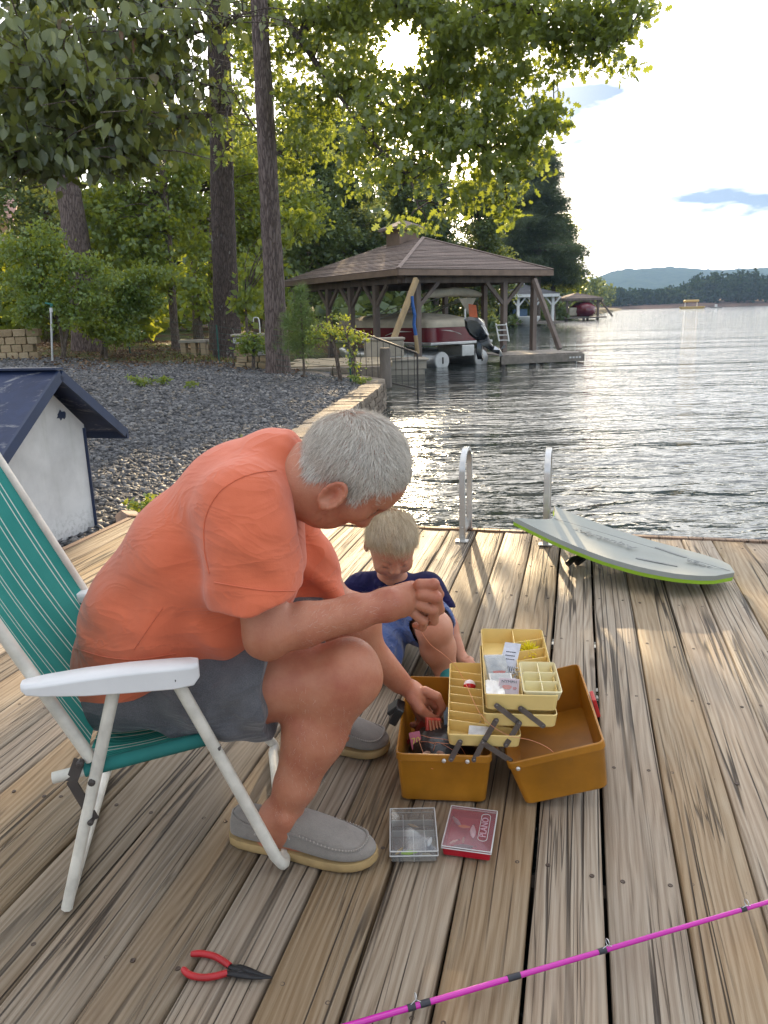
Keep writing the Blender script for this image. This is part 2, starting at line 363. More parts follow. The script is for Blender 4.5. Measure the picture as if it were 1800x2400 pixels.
# ---- weathered wood
def wood_mat(name, base, dark, pale, warm, seedoff=0.0, knots=True, grain_axis=1):
    t = NT(name)
    oi = t.n('ObjectInfo'); tcn = t.n('TexCoord')
    off = t.n('CombineXYZ', {0: t.math('MULTIPLY', oi.outputs['Random'], 37.0+seedoff), 1: t.math('MULTIPLY', oi.outputs['Random'], 91.0), 2: t.math('MULTIPLY', oi.outputs['Random'], 13.0)})
    av = t.n('VectorMath', operation='ADD'); t.set(av.inputs[0], tcn.outputs['Object']); t.set(av.inputs[1], off.outputs[0])
    def sc(x, y, z):
        m = t.n('Mapping'); t.set(m.inputs[0], av.outputs[0]); m.inputs['Scale'].default_value = (x, y, z); return m.outputs[0]
    big = t.noise(sc(5, .55, 5), 1.0, 4, .5)                       # board-scale bending of the rings
    warp = t.n('VectorMath', operation='MULTIPLY_ADD'); 
    t.set(warp.inputs[0], t.n('CombineXYZ', {0: big}).outputs[0]); warp.inputs[1].default_value = (.22, 0, 0); t.set(warp.inputs[2], sc(1, .05, 1))
    wv = t.n('TexWave', {'Scale': 19.0, 'Distortion': 1.6, 'Detail': 3.0, 'Detail Scale': 2.2, 'Detail Roughness': .6}, wave_type='BANDS', bands_direction='X')
    t.set(wv.inputs['Vector'], warp.outputs[0])
    fine = t.noise(sc(300, 3.6, 60), 1.0, 4, .68)
    mid = t.noise(sc(62, 1.0, 20), 1.0, 4, .62)
    patch = t.noise(sc(3, 1.1, 3), 1.0, 5, .6)
    g = t.math('ADD', t.math('MULTIPLY', wv.outputs['Fac'], .20), t.math('ADD', t.math('MULTIPLY', fine, .56), t.math('MULTIPLY', mid, .44)))
    col = t.ramp(g, (.30, dark), (.48, base), (.80, pale))
    col = t.mix(t.math('MULTIPLY', t.ramp(patch, (.42, 0), (.68, 1)), .55), col, warm, 'MULTIPLY')
    tone = t.math('MULTIPLY_ADD', oi.outputs['Random'], .5, .68)
    hs = t.n('HueSaturation', {'Value': tone, 'Saturation': t.math('MULTIPLY_ADD', t.n('TexWhiteNoise', {'W': oi.outputs['Random']}, noise_dimensions='1D').outputs[0], .40, .76), 'Color': col})
    col = hs.outputs[0]
    # checks: long thin cracks that follow the grain
    ck = t.noise(sc(26, .42, 9), 1.0, 2, .45, .15)
    crack = t.ramp(t.math('ABSOLUTE', t.math('SUBTRACT', ck, .5)), (.0, 1), (.014, .8), (.026, 0))
    ckm = t.ramp(t.noise(sc(6, .9, 6), 1.0, 2), (.43, 0), (.54, 1))
    crack = t.math('MULTIPLY', crack, ckm)
    ck2 = t.noise(sc(48, .8, 9), 1.0, 2, .45, .1)
    crack2 = t.math('MULTIPLY', t.ramp(t.math('ABSOLUTE', t.math('SUBTRACT', ck2, .47)), (.0, 1), (.008, .6), (.015, 0)), t.ramp(t.noise(sc(8, 1.4, 6), 1.0, 2), (.50, 0), (.62, .8)))
    crack = t.math('MAXIMUM', crack, crack2)
    hgt = t.math('SUBTRACT', t.math('MULTIPLY', g, .5), t.math('MULTIPLY', crack, .9))
    col = t.mix(t.math('MULTIPLY', crack, .9), col, (.018, .012, .009))
    if knots:
        vo = t.n('TexVoronoi', {'Scale': 1.0, 'Randomness': 1.0}, feature='F1'); t.set(vo.inputs['Vector'], sc(7.5, 2.1, .01))
        kn = t.ramp(vo.outputs['Distance'], (.0, 1), (.055, .75), (.1, 0))
        col = t.mix(t.math('MULTIPLY', kn, .7), col, (.07, .04, .022))
        ring = t.n('TexWave', {'Scale': 9.0, 'Distortion': 1.0}, wave_type='RINGS'); t.set(ring.inputs['Vector'], sc(7.5, 2.1, .01))
        hgt = t.math('SUBTRACT', hgt, t.math('MULTIPLY', kn, .3))
    stain = t.ramp(t.noise(sc(9, 3.5, 9), 1.0, 3), (.70, 0), (.76, 1))
    col = t.mix(t.math('MULTIPLY', stain, .35), col, (.09, .05, .03))
    t.pbr(col, t.math('MULTIPLY_ADD', g, .2, .52), t.bump(hgt, .85, .006), Specular_IOR_Level=0.25)
    return t.m
M_DECK = wood_mat('weathered_pine', (.262, .196, .128), (.102, .073, .046), (.392, .322, .236), (1.0, .80, .58))
M_FASCIA = wood_mat('brown_fascia', (.26, .15, .085), (.13, .07, .04), (.36, .23, .14), (1, .8, .6), 3.0, False)
t_ = NT('screw_steel'); t_.pbr((.10, .075, .06), .55, Metallic=.7); M_SCREW = t_.m
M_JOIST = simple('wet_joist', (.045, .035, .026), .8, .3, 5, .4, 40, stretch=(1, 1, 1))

deck = thing('deck', 'weathered wooden dock deck of long grey-brown planks', 'deck', (0, 0, 0))
deck['kind'] = 'thing'
PITCHW = 0.148; GAP0 = -0.0567; U0, U1 = -2.2, 3.975
gaps_w = {0: .0085, 1: .009, -1: .0055, -2: .007, -3: .008, -4: .0075, 2: .0045, -5: .0045, 3: .005}
screw_me = None
mb = MB(); mb.lathe((0, 0, 0), [(.0052, -.004), (.0052, .0006), (.0042, .0012), (.0016, .0005), (.0004, .0003)], 8)
screw0 = mb.build('screw', M_SCREW, None, smooth=40); screw_me = screw0.data; bpy.data.objects.remove(screw0)
def plank_mesh(w, L, seed):
    g = random.Random(seed); th = .036; nseg = 22
    rings = []
    e = .004
    ph = [g.uniform(0, 6) for _ in range(4)]
    for i in range(nseg+1):
        y = -L/2 + L*i/nseg
        wl_ = w/2 + .0012*math.sin(i*1.3+ph[0]) + g.uniform(-.0008, .0008)
        wr_ = w/2 + .0012*math.sin(i*1.1+ph[1]) + g.uniform(-.0008, .0008)
        zt = .0012*math.sin(i*.5+ph[2]); cup = -.0016
        rings.append([(-wl_, y, -th), (-wl_, y, zt-e), (-wl_+e, y, zt), (-wl_*.4, y, zt+cup), (wr_*.4, y, zt+cup), (wr_-e, y, zt), (wr_, y, zt-e), (wr_, y, -th)])
    m = MB(); m.loft(rings); return m
screw_rows = [0.22, 0.62, 1.02, 1.425, 1.83, 2.24, 2.64, 3.05, 3.45, 3.85]
NPL0, NPL1 = -17, 14
for k in range(NPL0, NPL1+1):
    gl = gaps_w.get(k, .005); gr = gaps_w.get(k+1, .005)
    v0 = GAP0 + k*PITCHW + gl/2; v1 = GAP0 + (k+1)*PITCHW - gr/2
    vc = (v0+v1)/2; w = v1-v0
    m = plank_mesh(w, U1-U0, k+100)
    o = m.build('plank', M_DECK, deck, smooth=50, local=True)
    p = duv((U0+U1)/2, vc, random.uniform(-.0015, .0015))
    o.location = p; o.rotation_euler = (0, random.uniform(-.004, .004), -DA)
    if -11 <= k <= 6:
        for u in screw_rows:
            for sgn in (-1, 1):
                sc = link('screw', screw_me, None, o)
                sc.location = (sgn*w*.34+random.uniform(-.008, .008), u-(U0+U1)/2+random.uniform(-.012, .012), .0006-.0012)
# fascia boards along the lake edge (butted)
for (va, vb) in ((-2.62, -.38), (-.378, 2.16)):
    mb = MB(); mb.box((0, 0, 0), (vb-va, .034, .17))
    o = mb.build('fascia', M_FASCIA, deck, bevel=.003, local=True); p = duv(4.0, (va+vb)/2, -.078); o.location = p; o.rotation_euler = (0, 0, -DA)
mb = MB(); mb.box((0, 0, 0), (.036, 6.18, .17)); o = mb.build('fascia', M_FASCIA, deck, bevel=.003, local=True); p = duv(.89, -2.595, -.085); o.location = p; o.rotation_euler = (0, 0, -DA)
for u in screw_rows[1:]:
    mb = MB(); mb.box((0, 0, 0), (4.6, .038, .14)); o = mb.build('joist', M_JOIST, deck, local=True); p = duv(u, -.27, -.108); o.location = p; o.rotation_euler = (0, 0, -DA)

# ---- stone retaining wall along the water
t = NT('wall_stone'); v = t.coord('Object'); oi = t.n('ObjectInfo')
n1 = t.noise(v, 9, 5, .6); n2 = t.noise(v, 55, 4, .6)
c = t.ramp(t.math('ADD', t.math('MULTIPLY', n1, .7), t.math('MULTIPLY', oi.outputs['Random'], .35)), (.3, (.13, .10, .075)), (.55, (.25, .20, .15)), (.8, (.36, .31, .25)))
t.pbr(c, .85, t.bump(t.math('ADD', n1, n2), .6, .02)); M_STONE = t.m
def stone_mesh(L, D, Hh, seed, j=.012):
    g = random.Random(seed); bm = bmesh.new(); bmesh.ops.create_cube(bm, size=1)
    bmesh.ops.subdivide_edges(bm, edges=bm.edges[:], cuts=1, use_grid_fill=True)
    for q in bm.verts:
        x, y, z = q.co; corner = sum(abs(abs(c_)-.5) < .01 for c_ in q.co)
        k = 1 - .06*(corner >= 2) - .05*(corner == 3)
        q.co = Vector((x*L*k+g.uniform(-j, j), y*D*k+g.uniform(-j, j), z*Hh*k+g.uniform(-j, j)*.6))
    me = bpy.data.meshes.new('stone'); bm.to_mesh(me); bm.free()
    me.materials.append(M_STONE); me.polygons.foreach_set('use_smooth', [True]*len(me.polygons)); me.set_sharp_from_angle(angle=R(32))
    return me
wall = thing('retaining_wall', 'low tan stone retaining wall between gravel and lake', 'wall', (0, 0, 0))
smeshes = [stone_mesh(1, 1, 1, i, .03) for i in range(6)]
def lay(course, y0, y1, zc, hh, dep, blk, off):
    pts = []
    y = y0
    yy_ = np.arange(y0, y1, .02); P = np.stack([shore_x(yy_), yy_], 1)
    s = np.concatenate([[0], np.cumsum(np.linalg.norm(np.diff(P, axis=0), axis=1))])
    q = off
    while q < s[-1]-.1:
        L = blk*random.uniform(.8, 1.2); q1 = min(q+L, s[-1])
        a = np.array([np.interp(q, s, P[:, i]) for i in (0, 1)]); b_ = np.array([np.interp(q1, s, P[:, i]) for i in (0, 1)])
        c_ = (a+b_)/2; d = b_-a; ang = math.atan2(d[1], d[0]); nv = np.array([-d[1], d[0]])/np.linalg.norm(d)
        o = link('stone', random.choice(smeshes), None, wall)
        o.location = (c_[0]+nv[0]*(dep/2-.02+random.uniform(-.012, .012)), c_[1]+nv[1]*(dep/2-.02), zc+random.uniform(-.006, .006))
        o.rotation_euler = (random.uniform(-.02, .02), random.uniform(-.02, .02), ang+random.uniform(-.03, .03))
        o.scale = (np.linalg.norm(d)*.985, dep, hh)
        q = q1
lay(0, 4.1, 16.4, -.135, .13, .40, .36, 0)
lay(1, 9.5, 16.4, -.265, .125, .36, .38, -.15)
lay(2, 10.5, 16.3, -.39, .125, .36, .36, -.05)
lay(3, 10.5, 16.2, -.52, .13, .38, .40, -.2)
# ================================================================== BOATHOUSES, BOAT, FAR SHORE
def sh_roof(name, c1, c2):
    t = NT(name); v = t.coord('Object'); oi = t.n('ObjectInfo')
    n = t.noise(v, 26, 4, .6); n2 = t.noise(v, 3, 3)
    br = t.n('TexBrick', {'Scale': 1.0, 'Color1': (.35, .35, .35, 1), 'Color2': (.75, .75, .75, 1), 'Mortar': (.15, .15, .15, 1), 'Mortar Size': .004, 'Brick Width': .28, 'Row Height': .12})
    t.set(br.inputs['Vector'], v)
    c = t.ramp(t.math('ADD', t.math('MULTIPLY', n, .6), t.math('MULTIPLY', oi.outputs['Random'], .4)), (.3, c1), (.75, c2))
    c = t.mix(.35, c, br.outputs['Color'], 'MULTIPLY')
    t.pbr(c, .9, t.bump(n, .5, .01)); return t.m
M_SHINGLE = sh_roof('brown_shingle', (.19, .145, .125), (.35, .27, .235))
M_SHINGLEG = sh_roof('grey_shingle', (.14, .14, .15), (.26, .26, .28))
M_POST = simple('brown_stained_timber', (.21, .165, .14), .75, .22, 4, .4, 45, .004, stretch=(1, 1, .3))
M_NEWWOOD = simple('raw_yellow_lumber', (.42, .30, .16), .7, .15, 5, .3, 60, stretch=(1, 1, .2))
M_BEIGE = simple('beige_plastic', (.42, .37, .30), .6, .08)
M_FASC2 = simple('fascia_brown', (.25, .175, .13), .7, .15, 3)
M_DOCKG = simple('grey_brown_dock_board', (.27, .235, .20), .8, .2, 6, .4, 50)
M_WHITE = simple('white_paint', (.74, .74, .72), .5, .07)
M_ALU = simple('brushed_aluminium', (.62, .63, .64), .38, .06, 9, .1, 90, Metallic=.85)
M_RED = simple('maroon_gelcoat', (.17, .018, .03), .25, .1, 3, .02, 30, Coat_Weight=.6)
M_COVER = simple('cream_canvas', (.55, .49, .38), .85, .12, 3, .5, 18, .02)
M_BLACK = simple('black_gloss_cowl', (.012, .013, .016), .22, .2, 5, .03, 30, Coat_Weight=.5)
M_DARKM = simple('dark_steel', (.06, .05, .045), .6, .2, 9)
M_BLUE = simple('blue_foam', (.035, .13, .42), .7, .15)
M_ORANGE = simple('orange_flag', (.55, .13, .05), .7, .1)

class Frame:
    def __init__(s, o, ang): s.o = np.array(o, float); s.f = np.array([math.cos(ang), math.sin(ang), 0]); s.s = np.array([-math.sin(ang), math.cos(ang), 0])
    def __call__(s, a, b, z=0.0): return s.o + s.f*a + s.s*b + np.array([0, 0, z])
def hip_roof(parent, Fr, a0, a1, b0, b1, ze, zr, mat, fasc_mat, inset=None, courses=22, fth=.17):
    "hip roof with ridge along b; every course of shingles is a piece"
    w = a1-a0; ia = w/2; ib = min(ia if inset is None else inset, (b1-b0)/2-.05); am = (a0+a1)/2
    rf = MB()
    P = dict(c00=(a0, b0), c10=(a1, b0), c11=(a1, b1), c01=(a0, b1))
    r0, r1 = Fr(am, b0+ib, zr), Fr(am, b1-ib, zr)
    und = -0.05
    e = {k: Fr(*p, ze) for k, p in P.items()}
    dn = np.array([0, 0, und])
    rf.add([e['c00'], e['c10'], e['c11'], e['c01'], r0, r1], [(0, 1, 4), (1, 2, 5, 4), (2, 3, 5), (3, 0, 4, 5), (3, 2, 1, 0)])
    roof = rf.build('roof', mat, parent)
    for (A, B, C, Dd) in ((e['c00'], e['c10'], r0, r0), (e['c01'], e['c00'], r1, r0), (e['c10'], e['c11'], r0, r1)):
        # courses from eave A-B to ridge C-D
        for k in range(courses):
            t0, t1 = k/courses, (k+1.25)/courses
            t1 = min(t1, 1.0)
            L0, R0 = A+(C-A)*t0, B+(Dd-B)*t0; L1, R1 = A+(C-A)*t1, B+(Dd-B)*t1
            nr = nrm(np.cross(B-A, (C+Dd)/2-(A+B)/2)); nr = nr if nr[2] > 0 else -nr
            lo, hi = nr*.03, nr*.006
            m = MB(); j = [random.uniform(-.006, .006) for _ in range(7)]; n = 6
            top = [L0+(R0-L0)*i/n+lo+np.array([0, 0, j[i]]) for i in range(n+1)]; bot = [L0+(R0-L0)*i/n+nr*.004 for i in range(n+1)]; up_ = [L1+(R1-L1)*i/n+hi for i in range(n+1)]
            q = top+bot+up_; N = n+1
            m.add(q, [(i, i+1, 2*N+i+1, 2*N+i) for i in range(n)] + [(N+i, N+i+1, i+1, i) for i in range(n)])
            m.build('shingle_course', mat, roof)
    for A, B in (('c00', 'c10'), ('c10', 'c11'), ('c11', 'c01'), ('c01', 'c00')):
        m = MB(); m.beam(e[A]+np.array([0, 0, -fth/2-.004]), e[B]+np.array([0, 0, -fth/2-.004]), .045, fth); m.build('fascia', fasc_mat, parent)
    for A, B in ((e['c00'], r0), (e['c10'], r0)):
        m = MB(); m.tube([A+np.array([0, 0, .03]), B+np.array([0, 0, .03])], .07, 6, flat=.4); m.build('hip_cap', mat, roof)
    return roof, r0, r1

# ---- big brown boathouse
BF = Frame((.62, 23.7, 0), R(32))
bh = thing('boathouse', 'open brown timber boathouse with hipped shingle roof and cupola', 'boathouse', tuple(BF(3, 3.6, WATER_Z)))
EZ, RZ = 2.40, 3.62
roof, r0, r1 = hip_roof(bh, BF, 0, 6.25, 0, 8.2, EZ, RZ, M_SHINGLE, M_FASC2)
cu = BF(3.1, 4.35, RZ)
m = MB(); m.box(cu+np.array([0, 0, .1]), (.85, .85, .55), rotm(rz=R(32))); cup = m.build('cupola', M_FASC2, bh)
m = MB(); M_ = rotm(rz=R(32))
b0 = [cu + M_ @ np.array((x*.64, y*.64, .36)) for x, y in ((-1, -1), (1, -1), (1, 1), (-1, 1))]; b1 = [p + np.array([0, 0, .08]) for p in b0]
m.loft([b0, b1, [cu+np.array([0, 0, .72])+M_ @ np.array((x*.02, y*.02, 0)) for x, y in ((-1, -1), (1, -1), (1, 1), (-1, 1))]]); m.build('cupola_roof', M_SHINGLE, bh)
def apx(px, b):   # a on the front line whose image column is px
    best = None
    for a in np.linspace(-.5, 7.5, 801):
        p = BF(a, b, 0); d = p-CAMP; x = 900+FPX*(d @ CR)/(d @ FW)
        if best is None or abs(x-px) < best[0]: best = (abs(x-px), a)
    return best[1]
fb = .55
fposts = [apx(980, fb), apx(1180, fb), apx(1249, fb)]
pb = EZ-.36
for i, a in enumerate(fposts):
    m = MB(); m.beam(BF(a, fb, WATER_Z-.8), BF(a, fb, pb), .17, .17, BF.f); m.build('post', M_POST, bh)
m = MB(); m.beam(BF(.3, fb, EZ-.26), BF(6.0, fb, EZ-.26), .1, .22); m.build('beam', M_POST, bh)
m = MB(); m.beam(BF(.5, .3, EZ-.265), BF(.5, 8.0, EZ-.265), .1, .22); m.build('beam', M_POST, bh)
m = MB(); m.beam(BF(5.75, .3, EZ-.265), BF(5.75, 8.0, EZ-.265), .1, .22); m.build('beam', M_POST, bh)
m = MB(); m.beam(BF(.3, 7.9, EZ-.26), BF(6.0, 7.9, EZ-.26), .1, .22); m.build('beam', M_POST, bh)
for a, s_ in ((fposts[0], 1), (fposts[1], 1), (fposts[1], -1), (fposts[2], -1)):
    if a == fposts[2]: continue
    m = MB(); m.beam(BF(a+s_*.06, fb-.02, EZ-1.05), BF(a+s_*.78, fb-.02, EZ-.36), .09, .12); m.build('brace', M_POST, bh)
for b_ in (2.1, 3.7, 5.3, 7.9):
    m = MB(); m.beam(BF(.5, b_, WATER_Z-.8), BF(.5, b_, pb), .17, .17, BF.f); m.build('post', M_POST, bh)
    m = MB(); m.beam(BF(.5, b_-.06, EZ-1.0), BF(.5, b_-.7, EZ-.37), .09, .12); m.build('brace', M_POST, bh)
    if b_ < 7.5:
        m = MB(); m.beam(BF(.5, b_+.06, EZ-1.0), BF(.5, b_+.7, EZ-.37), .09, .12); m.build('brace', M_POST, bh)
for b_ in (3.0, 5.4, 7.9):
    m = MB(); m.beam(BF(5.75, b_, WATER_Z-.8), BF(5.75, b_, pb), .17, .17, BF.f); m.build('post', M_POST, bh)
for b_ in np.arange(1.2, 8, .8):      # ceiling joists
    m = MB(); m.beam(BF(.45, b_, EZ-.12), BF(5.85, b_, EZ-.12), .05, .14); m.build('ceiling_joist', M_POST, bh)
# long slanted stays
m = MB(); m.beam(at(1252, 655, 26.1), at(1312, 818, 25.0), .12, .14); m.build('slanted_stay', M_POST, bh)
m = MB(); m.beam(at(976, 654, 23.75), at(918, 806, 22.6), .12, .15); m.build('slanted_stay', M_NEWWOOD, bh)
# side dock with boards
PF = Frame(at(1176, 834, 24.6)*np.array([1, 1, 0]), R(13))
plat = thing('side_dock', 'low grey dock platform reaching out beside the big boathouse', 'dock', tuple(PF(1.4, 1, WATER_Z)))
PZ = at(1176, 834, 24.6)[2]
m = MB(); m.box(PF(1.42, .02, PZ-.15), (2.86, .06, .24), rotm(rz=R(13))); m.build('front_rim', M_DOCKG, plat, bevel=.008)
m = MB(); m.box(PF(2.83, 1.2, PZ-.15), (.06, 2.28, .24), rotm(rz=R(13))); m.build('end_rim', M_DOCKG, plat)
mb = MB(); mb.box((0, 0, 0), (.20, 2.36, .035)); b0_ = mb.build('dock_board', M_DOCKG, plat, local=True)
for i in range(13):
    o = b0_ if i == 0 else link('dock_board', b0_.data, None, plat)
    o.location = PF(.14+i*.212, 1.2, PZ-.008) - ORIG[plat.name]; o.rotation_euler = (0, 0, R(13)+random.uniform(-.004, .004))
for a, b_ in ((.1, .1), (1.3, .5), (2.1, 1.6)):
    m = MB(); m.tube([PF(a, b_, WATER_Z-.8), PF(a, b_, PZ-.2)], .075, 8); m.build('pile', M_POST, plat)
m = MB(); m.tube([PF(2.70, .3, WATER_Z-.8), PF(2.70, .3, PZ-.2)], .04, 8); m.build('pile', M_ALU, plat)
for i in range(4):      # small white plate marks on the rim
    m = MB(); m.box(PF(2.35+i*.11, -.013, PZ-.14), (.07, .006, .055), rotm(rz=R(13))); m.build('number_plate', M_WHITE, plat)
# landing, step and chest on the shore side
LF = Frame(at(916, 845, 22.0)*np.array([1, 1, 0]), R(4)); LZ = at(916, 845, 22.0)[2]
m = MB(); m.box(LF(.5, .5, LZ-.14), (1.02, 1.0, .24), rotm(rz=R(4))); m.box(LF(.52, .50, LZ+.0), (1.12, 1.1, .05), rotm(rz=R(4))); m.box(LF(.48, .5, LZ-.42), (.96, .96, .32), rotm(rz=R(4)))
step = m.build('landing_step', M_BEIGE, None, bevel=.01); tag(step, 'beige landing step at the corner post of the big boathouse', 'step')
pa = thing('stone_patio', 'tan flagstone landing behind the low railing', 'patio', tuple(at(780, 850, 19.5)))
M_PAT = simple('tan_flagstone', (.40, .32, .21), .85, .2, 2.5, .4, 30)
g_ = random.Random(4)
pz = -.02
for i in range(4):
    for j in range(5):
        x0 = -2.35+i*.62; y0 = 18.6+j*.66
        m = MB(); m.box((x0+.3*1.0+(j % 2)*.2, y0+.32, pz-.05), (.60, .63, .1+g_.uniform(0, .012))); m.build('flagstone', M_PAT, pa, bevel=.012)
for i in range(4):
    m = MB(); m.box((-2.05+i*.62, 18.42, pz-.16), (.6, .3, .26)); m.build('edge_block', M_STONE, pa, bevel=.02)
ch = thing('deck_chest', 'beige plastic deck chest standing beside the pontoon boat', 'chest', tuple(at(905, 838, 21.9)))
CF = Frame(at(855, 838, 21.9), R(4))
m = MB(); m.box(CF(.56, .3, .22), (1.1, .55, .44), rotm(rz=R(4))); m.build('body', M_BEIGE, ch, bevel=.02)
m = MB(); m.box(CF(.56, .3, .485), (1.17, .62, .07), rotm(rz=R(4))); m.build('lid', M_BEIGE, ch, bevel=.02)
for q in (.05, .56, 1.07):
    m = MB(); m.box(CF(q, .015, .2), (.06, .02, .38), rotm(rz=R(4))); m.build('rib', M_BEIGE, ch)
nd = thing('pool_noodle', 'blue foam pool noodle leaning on the boathouse corner post', 'pool noodle', tuple(at(975, 760, 23.4)))
m = MB(); m.tube([at(965, 694, 23.4), at(967, 715, 23.4), at(972, 738, 23.4), at(970, 760, 23.4), at(975, 788, 23.4)], .05, 8); m.build('tube', M_BLUE, nd, smooth=60)
m = MB(); m.tube([at(974, 786, 23.4), at(979, 828, 23.4)], .06, 8); m.build('pole', M_NEWWOOD, nd, smooth=60)

# ---- low railing leading into the water
rl = thing('handrail', 'thin brown metal railing sloping down to the lake', 'railing', tuple(at(900, 870, 16.6)))
ra, rb = at(822, 771, 16.9), at(978, 828, 15.9)
m = MB(); m.tube([ra, rb], .022, 6); m.build('top_rail', M_DARKM, rl)
lo_a, lo_b = ra+np.array([0, 0, -.95]), rb+np.array([0, 0, -.72])
m = MB(); m.tube([lo_a, lo_b], .015, 6); m.build('bottom_rail', M_DARKM, rl)
for i in range(11):
    p = ra+(rb-ra)*(i+.5)/11; q = lo_a+(lo_b-lo_a)*(i+.5)/11
    m = MB(); m.tube([p, q], .008, 5); m.build('baluster', M_DARKM, rl)
m = MB(); m.tube([rb, rb+np.array([0, 0, -1.1])], .02, 6); m.build('post', M_DARKM, rl)
m = MB(); m.tube([ra, ra+np.array([0, 0, -1.0])], .02, 6); m.build('post', M_DARKM, rl)
M_BARKG = None
gp = thing('log_post', 'short thick grey log post at the end of the stone wall', 'post', tuple(at(902, 880, 15.7)))
m = MB(); c_ = at(904, 884, 15.7); m.tube([c_+np.array([0, 0, z]) for z in (-.2, .1, .3, .45, .58)], [.125, .115, .108, .112, .105], 12); m.build('log', simple('grey_log', (.20, .17, .145), .9, .3, 5, .9, 22, .02, stretch=(1, 1, .25)), gp, smooth=50)

# ---- pontoon boat
PB = Frame(BF(2.55, .25, 0), R(32))
PBo = PB.o.copy()
boat = thing('pontoon_boat', 'maroon pontoon boat under a cream cover in the brown boathouse', 'boat', tuple(PB(0, 3, WATER_Z)))
hw = 1.22; L = 6.6; zd = .17
for s_ in (-1, 1):
    rings = []
    for b_, r_ in ((0, .29), (.02, .30), (5.6, .30), (6.2, .22), (6.6, .05)):
        c_ = PB(s_*.80, b_, WATER_Z+.18 + (0 if b_ < 5.7 else (b_-5.6)*.2)); rings.append([c_ + PB.f*math.cos(a)*r_ + np.array([0, 0, 1])*math.sin(a)*r_ for a in np.linspace(0, 2*math.pi, 17)[:-1]])
    m = MB(); m.loft(rings); tube_o = m.build('pontoon', M_ALU, boat, smooth=40)
    m = MB(); m.lathe(PB(s_*.80, -.012, WATER_Z+.18), [(.27, 0), (.27, .02), (.10, .035), (.02, .04)], 20, -PB.s); m.build('end_cap', M_WHITE, tube_o, smooth=30)
    m = MB(); m.box(PB(s_*.80, -.05, WATER_Z+.2), (.04, .05, .2), rotm(rz=R(32))); m.build('bracket', M_DARKM, tube_o)
m = MB(); m.box(PB(0, 3.2, zd), (2*hw+.06, 6.5, .09), rotm(rz=R(32))); m.build('deck', M_ALU, boat, bevel=.02)
m = MB(); m.box(PB(.15, .5, zd-.25), (.5, 1.3, .35), rotm(rz=R(32))); m.build('motor_pod', M_ALU, boat, bevel=.02)
def rrect(a0, a1, b0, b1, r, n=5):
    pts = []
    for cx, cy_, st in ((a1-r, b1-r, 0), (a0+r, b1-r, 90), (a0+r, b0+r, 180), (a1-r, b0+r, 270)):
        for i in range(n+1):
            th = R(st+90*i/n); pts.append((cx+r*math.cos(th), cy_+r*math.sin(th)))
    return pts
rr = rrect(-hw, hw, .12, 6.2, .35)
m = MB(); m.loft([[PB(a, b_, zd+.05) for a, b_ in rr], [PB(a*1.0, b_, zd+.52) for a, b_ in rr]]); pnl = m.build('side_panel', M_RED, boat, smooth=35)
m = MB(); m.loft([[PB(a*1.008, b_, zd+.50) for a, b_ in rr], [PB(a*1.008, b_, zd+.545) for a, b_ in rr]], False, False); m.build('top_rail', M_ALU, boat, smooth=35)
# swoosh on stern + side
for pts in ([(-.75, .095, .42), (-.35, .095, .40), (.0, .095, .30), (.1, .095, .24), (-.1, .095, .33), (-.4, .095, .375)],):
    m = MB(); m.add([PB(a, b_+.018, zd+z) for a, b_, z in pts], [tuple(range(len(pts)))]); m.build('swoosh', M_WHITE, pnl)
m = MB(); sw = [(1.0, .38), (1.8, .40), (2.5, .28), (2.7, .22), (2.3, .33), (1.8, .36)]
m.add([PB(-hw-.006, b_, zd+z) for b_, z in sw], [tuple(range(len(sw)))]); m.build('swoosh', M_WHITE, pnl)
# canvas cover: domed with folds
rings = []
for k, (ins, z) in enumerate(((-.01, .50), (-.012, .60), (.03, .72), (.3, .80), (.65, .88), (1.0, .94))):
    r2_ = rrect(-hw+ins, hw-ins, .12+ins*1.6, 6.2-ins*1.6, max(.05, .35-ins*.2))
    rings.append([PB(a, b_, zd+z+.025*math.sin(b_*5+a*9)*(k > 1)-.05*(k == 3)*abs(math.sin(b_*1.5))) for a, b_ in r2_])
m = MB(); m.loft(rings, False, True); m.build('cover', M_COVER, boat, smooth=60)
# folded bimini on struts
bm_c = at(1062, 692, 26.3)
m = MB(); ax = PB.f
m.tube([bm_c+ax*q+np.array([0, 0, .10*math.cos(q*1.35)]) for q in np.linspace(-1.15, 1.15, 9)], [.10, .15, .19, .17, .2, .17, .19, .15, .09], 10, flat=.8); bim = m.build('folded_bimini', M_COVER, boat, smooth=60)
m = MB(); m.add([bm_c+ax*.2+np.array([0, -.15, -.1]), bm_c+ax*.95+np.array([0, -.15, -.1]), bm_c+ax*.62+np.array([0, -.12, -.62]), bm_c+ax*.5+np.array([0, .02, -.4])], [(0, 1, 2), (0, 2, 3), (1, 3, 2), (0, 3, 1)]); m.build('loose_flap', M_COVER, boat)
for q, w_ in ((-1.0, -1.2), (-1.0, -.4), (1.0, .6), (1.0, 1.2), (-.3, -1.0), (.5, 1.15)):
    m = MB(); m.tube([bm_c+ax*q, PB(w_, 3.0+abs(q), zd+.8)], .015, 5); m.build('strut', M_ALU, boat)
m = MB(); fp = at(1098, 712, 26.0); m.add([fp, fp+ax*.32+np.array([0, 0, -.05]), fp+ax*.42+np.array([0, 0, -.62]), fp+ax*.05+np.array([0, 0, -.55]), fp+np.array([0, .04, 0]), fp+ax*.32+np.array([0, .04, -.05]), fp+ax*.42+np.array([0, .04, -.62]), fp+ax*.05+np.array([0, .04, -.55])], [(0, 1, 2, 3), (7, 6, 5, 4), (0, 4, 5, 1), (1, 5, 6, 2), (2, 6, 7, 3), (3, 7, 4, 0)]); m.build('orange_flag', M_ORANGE, boat)
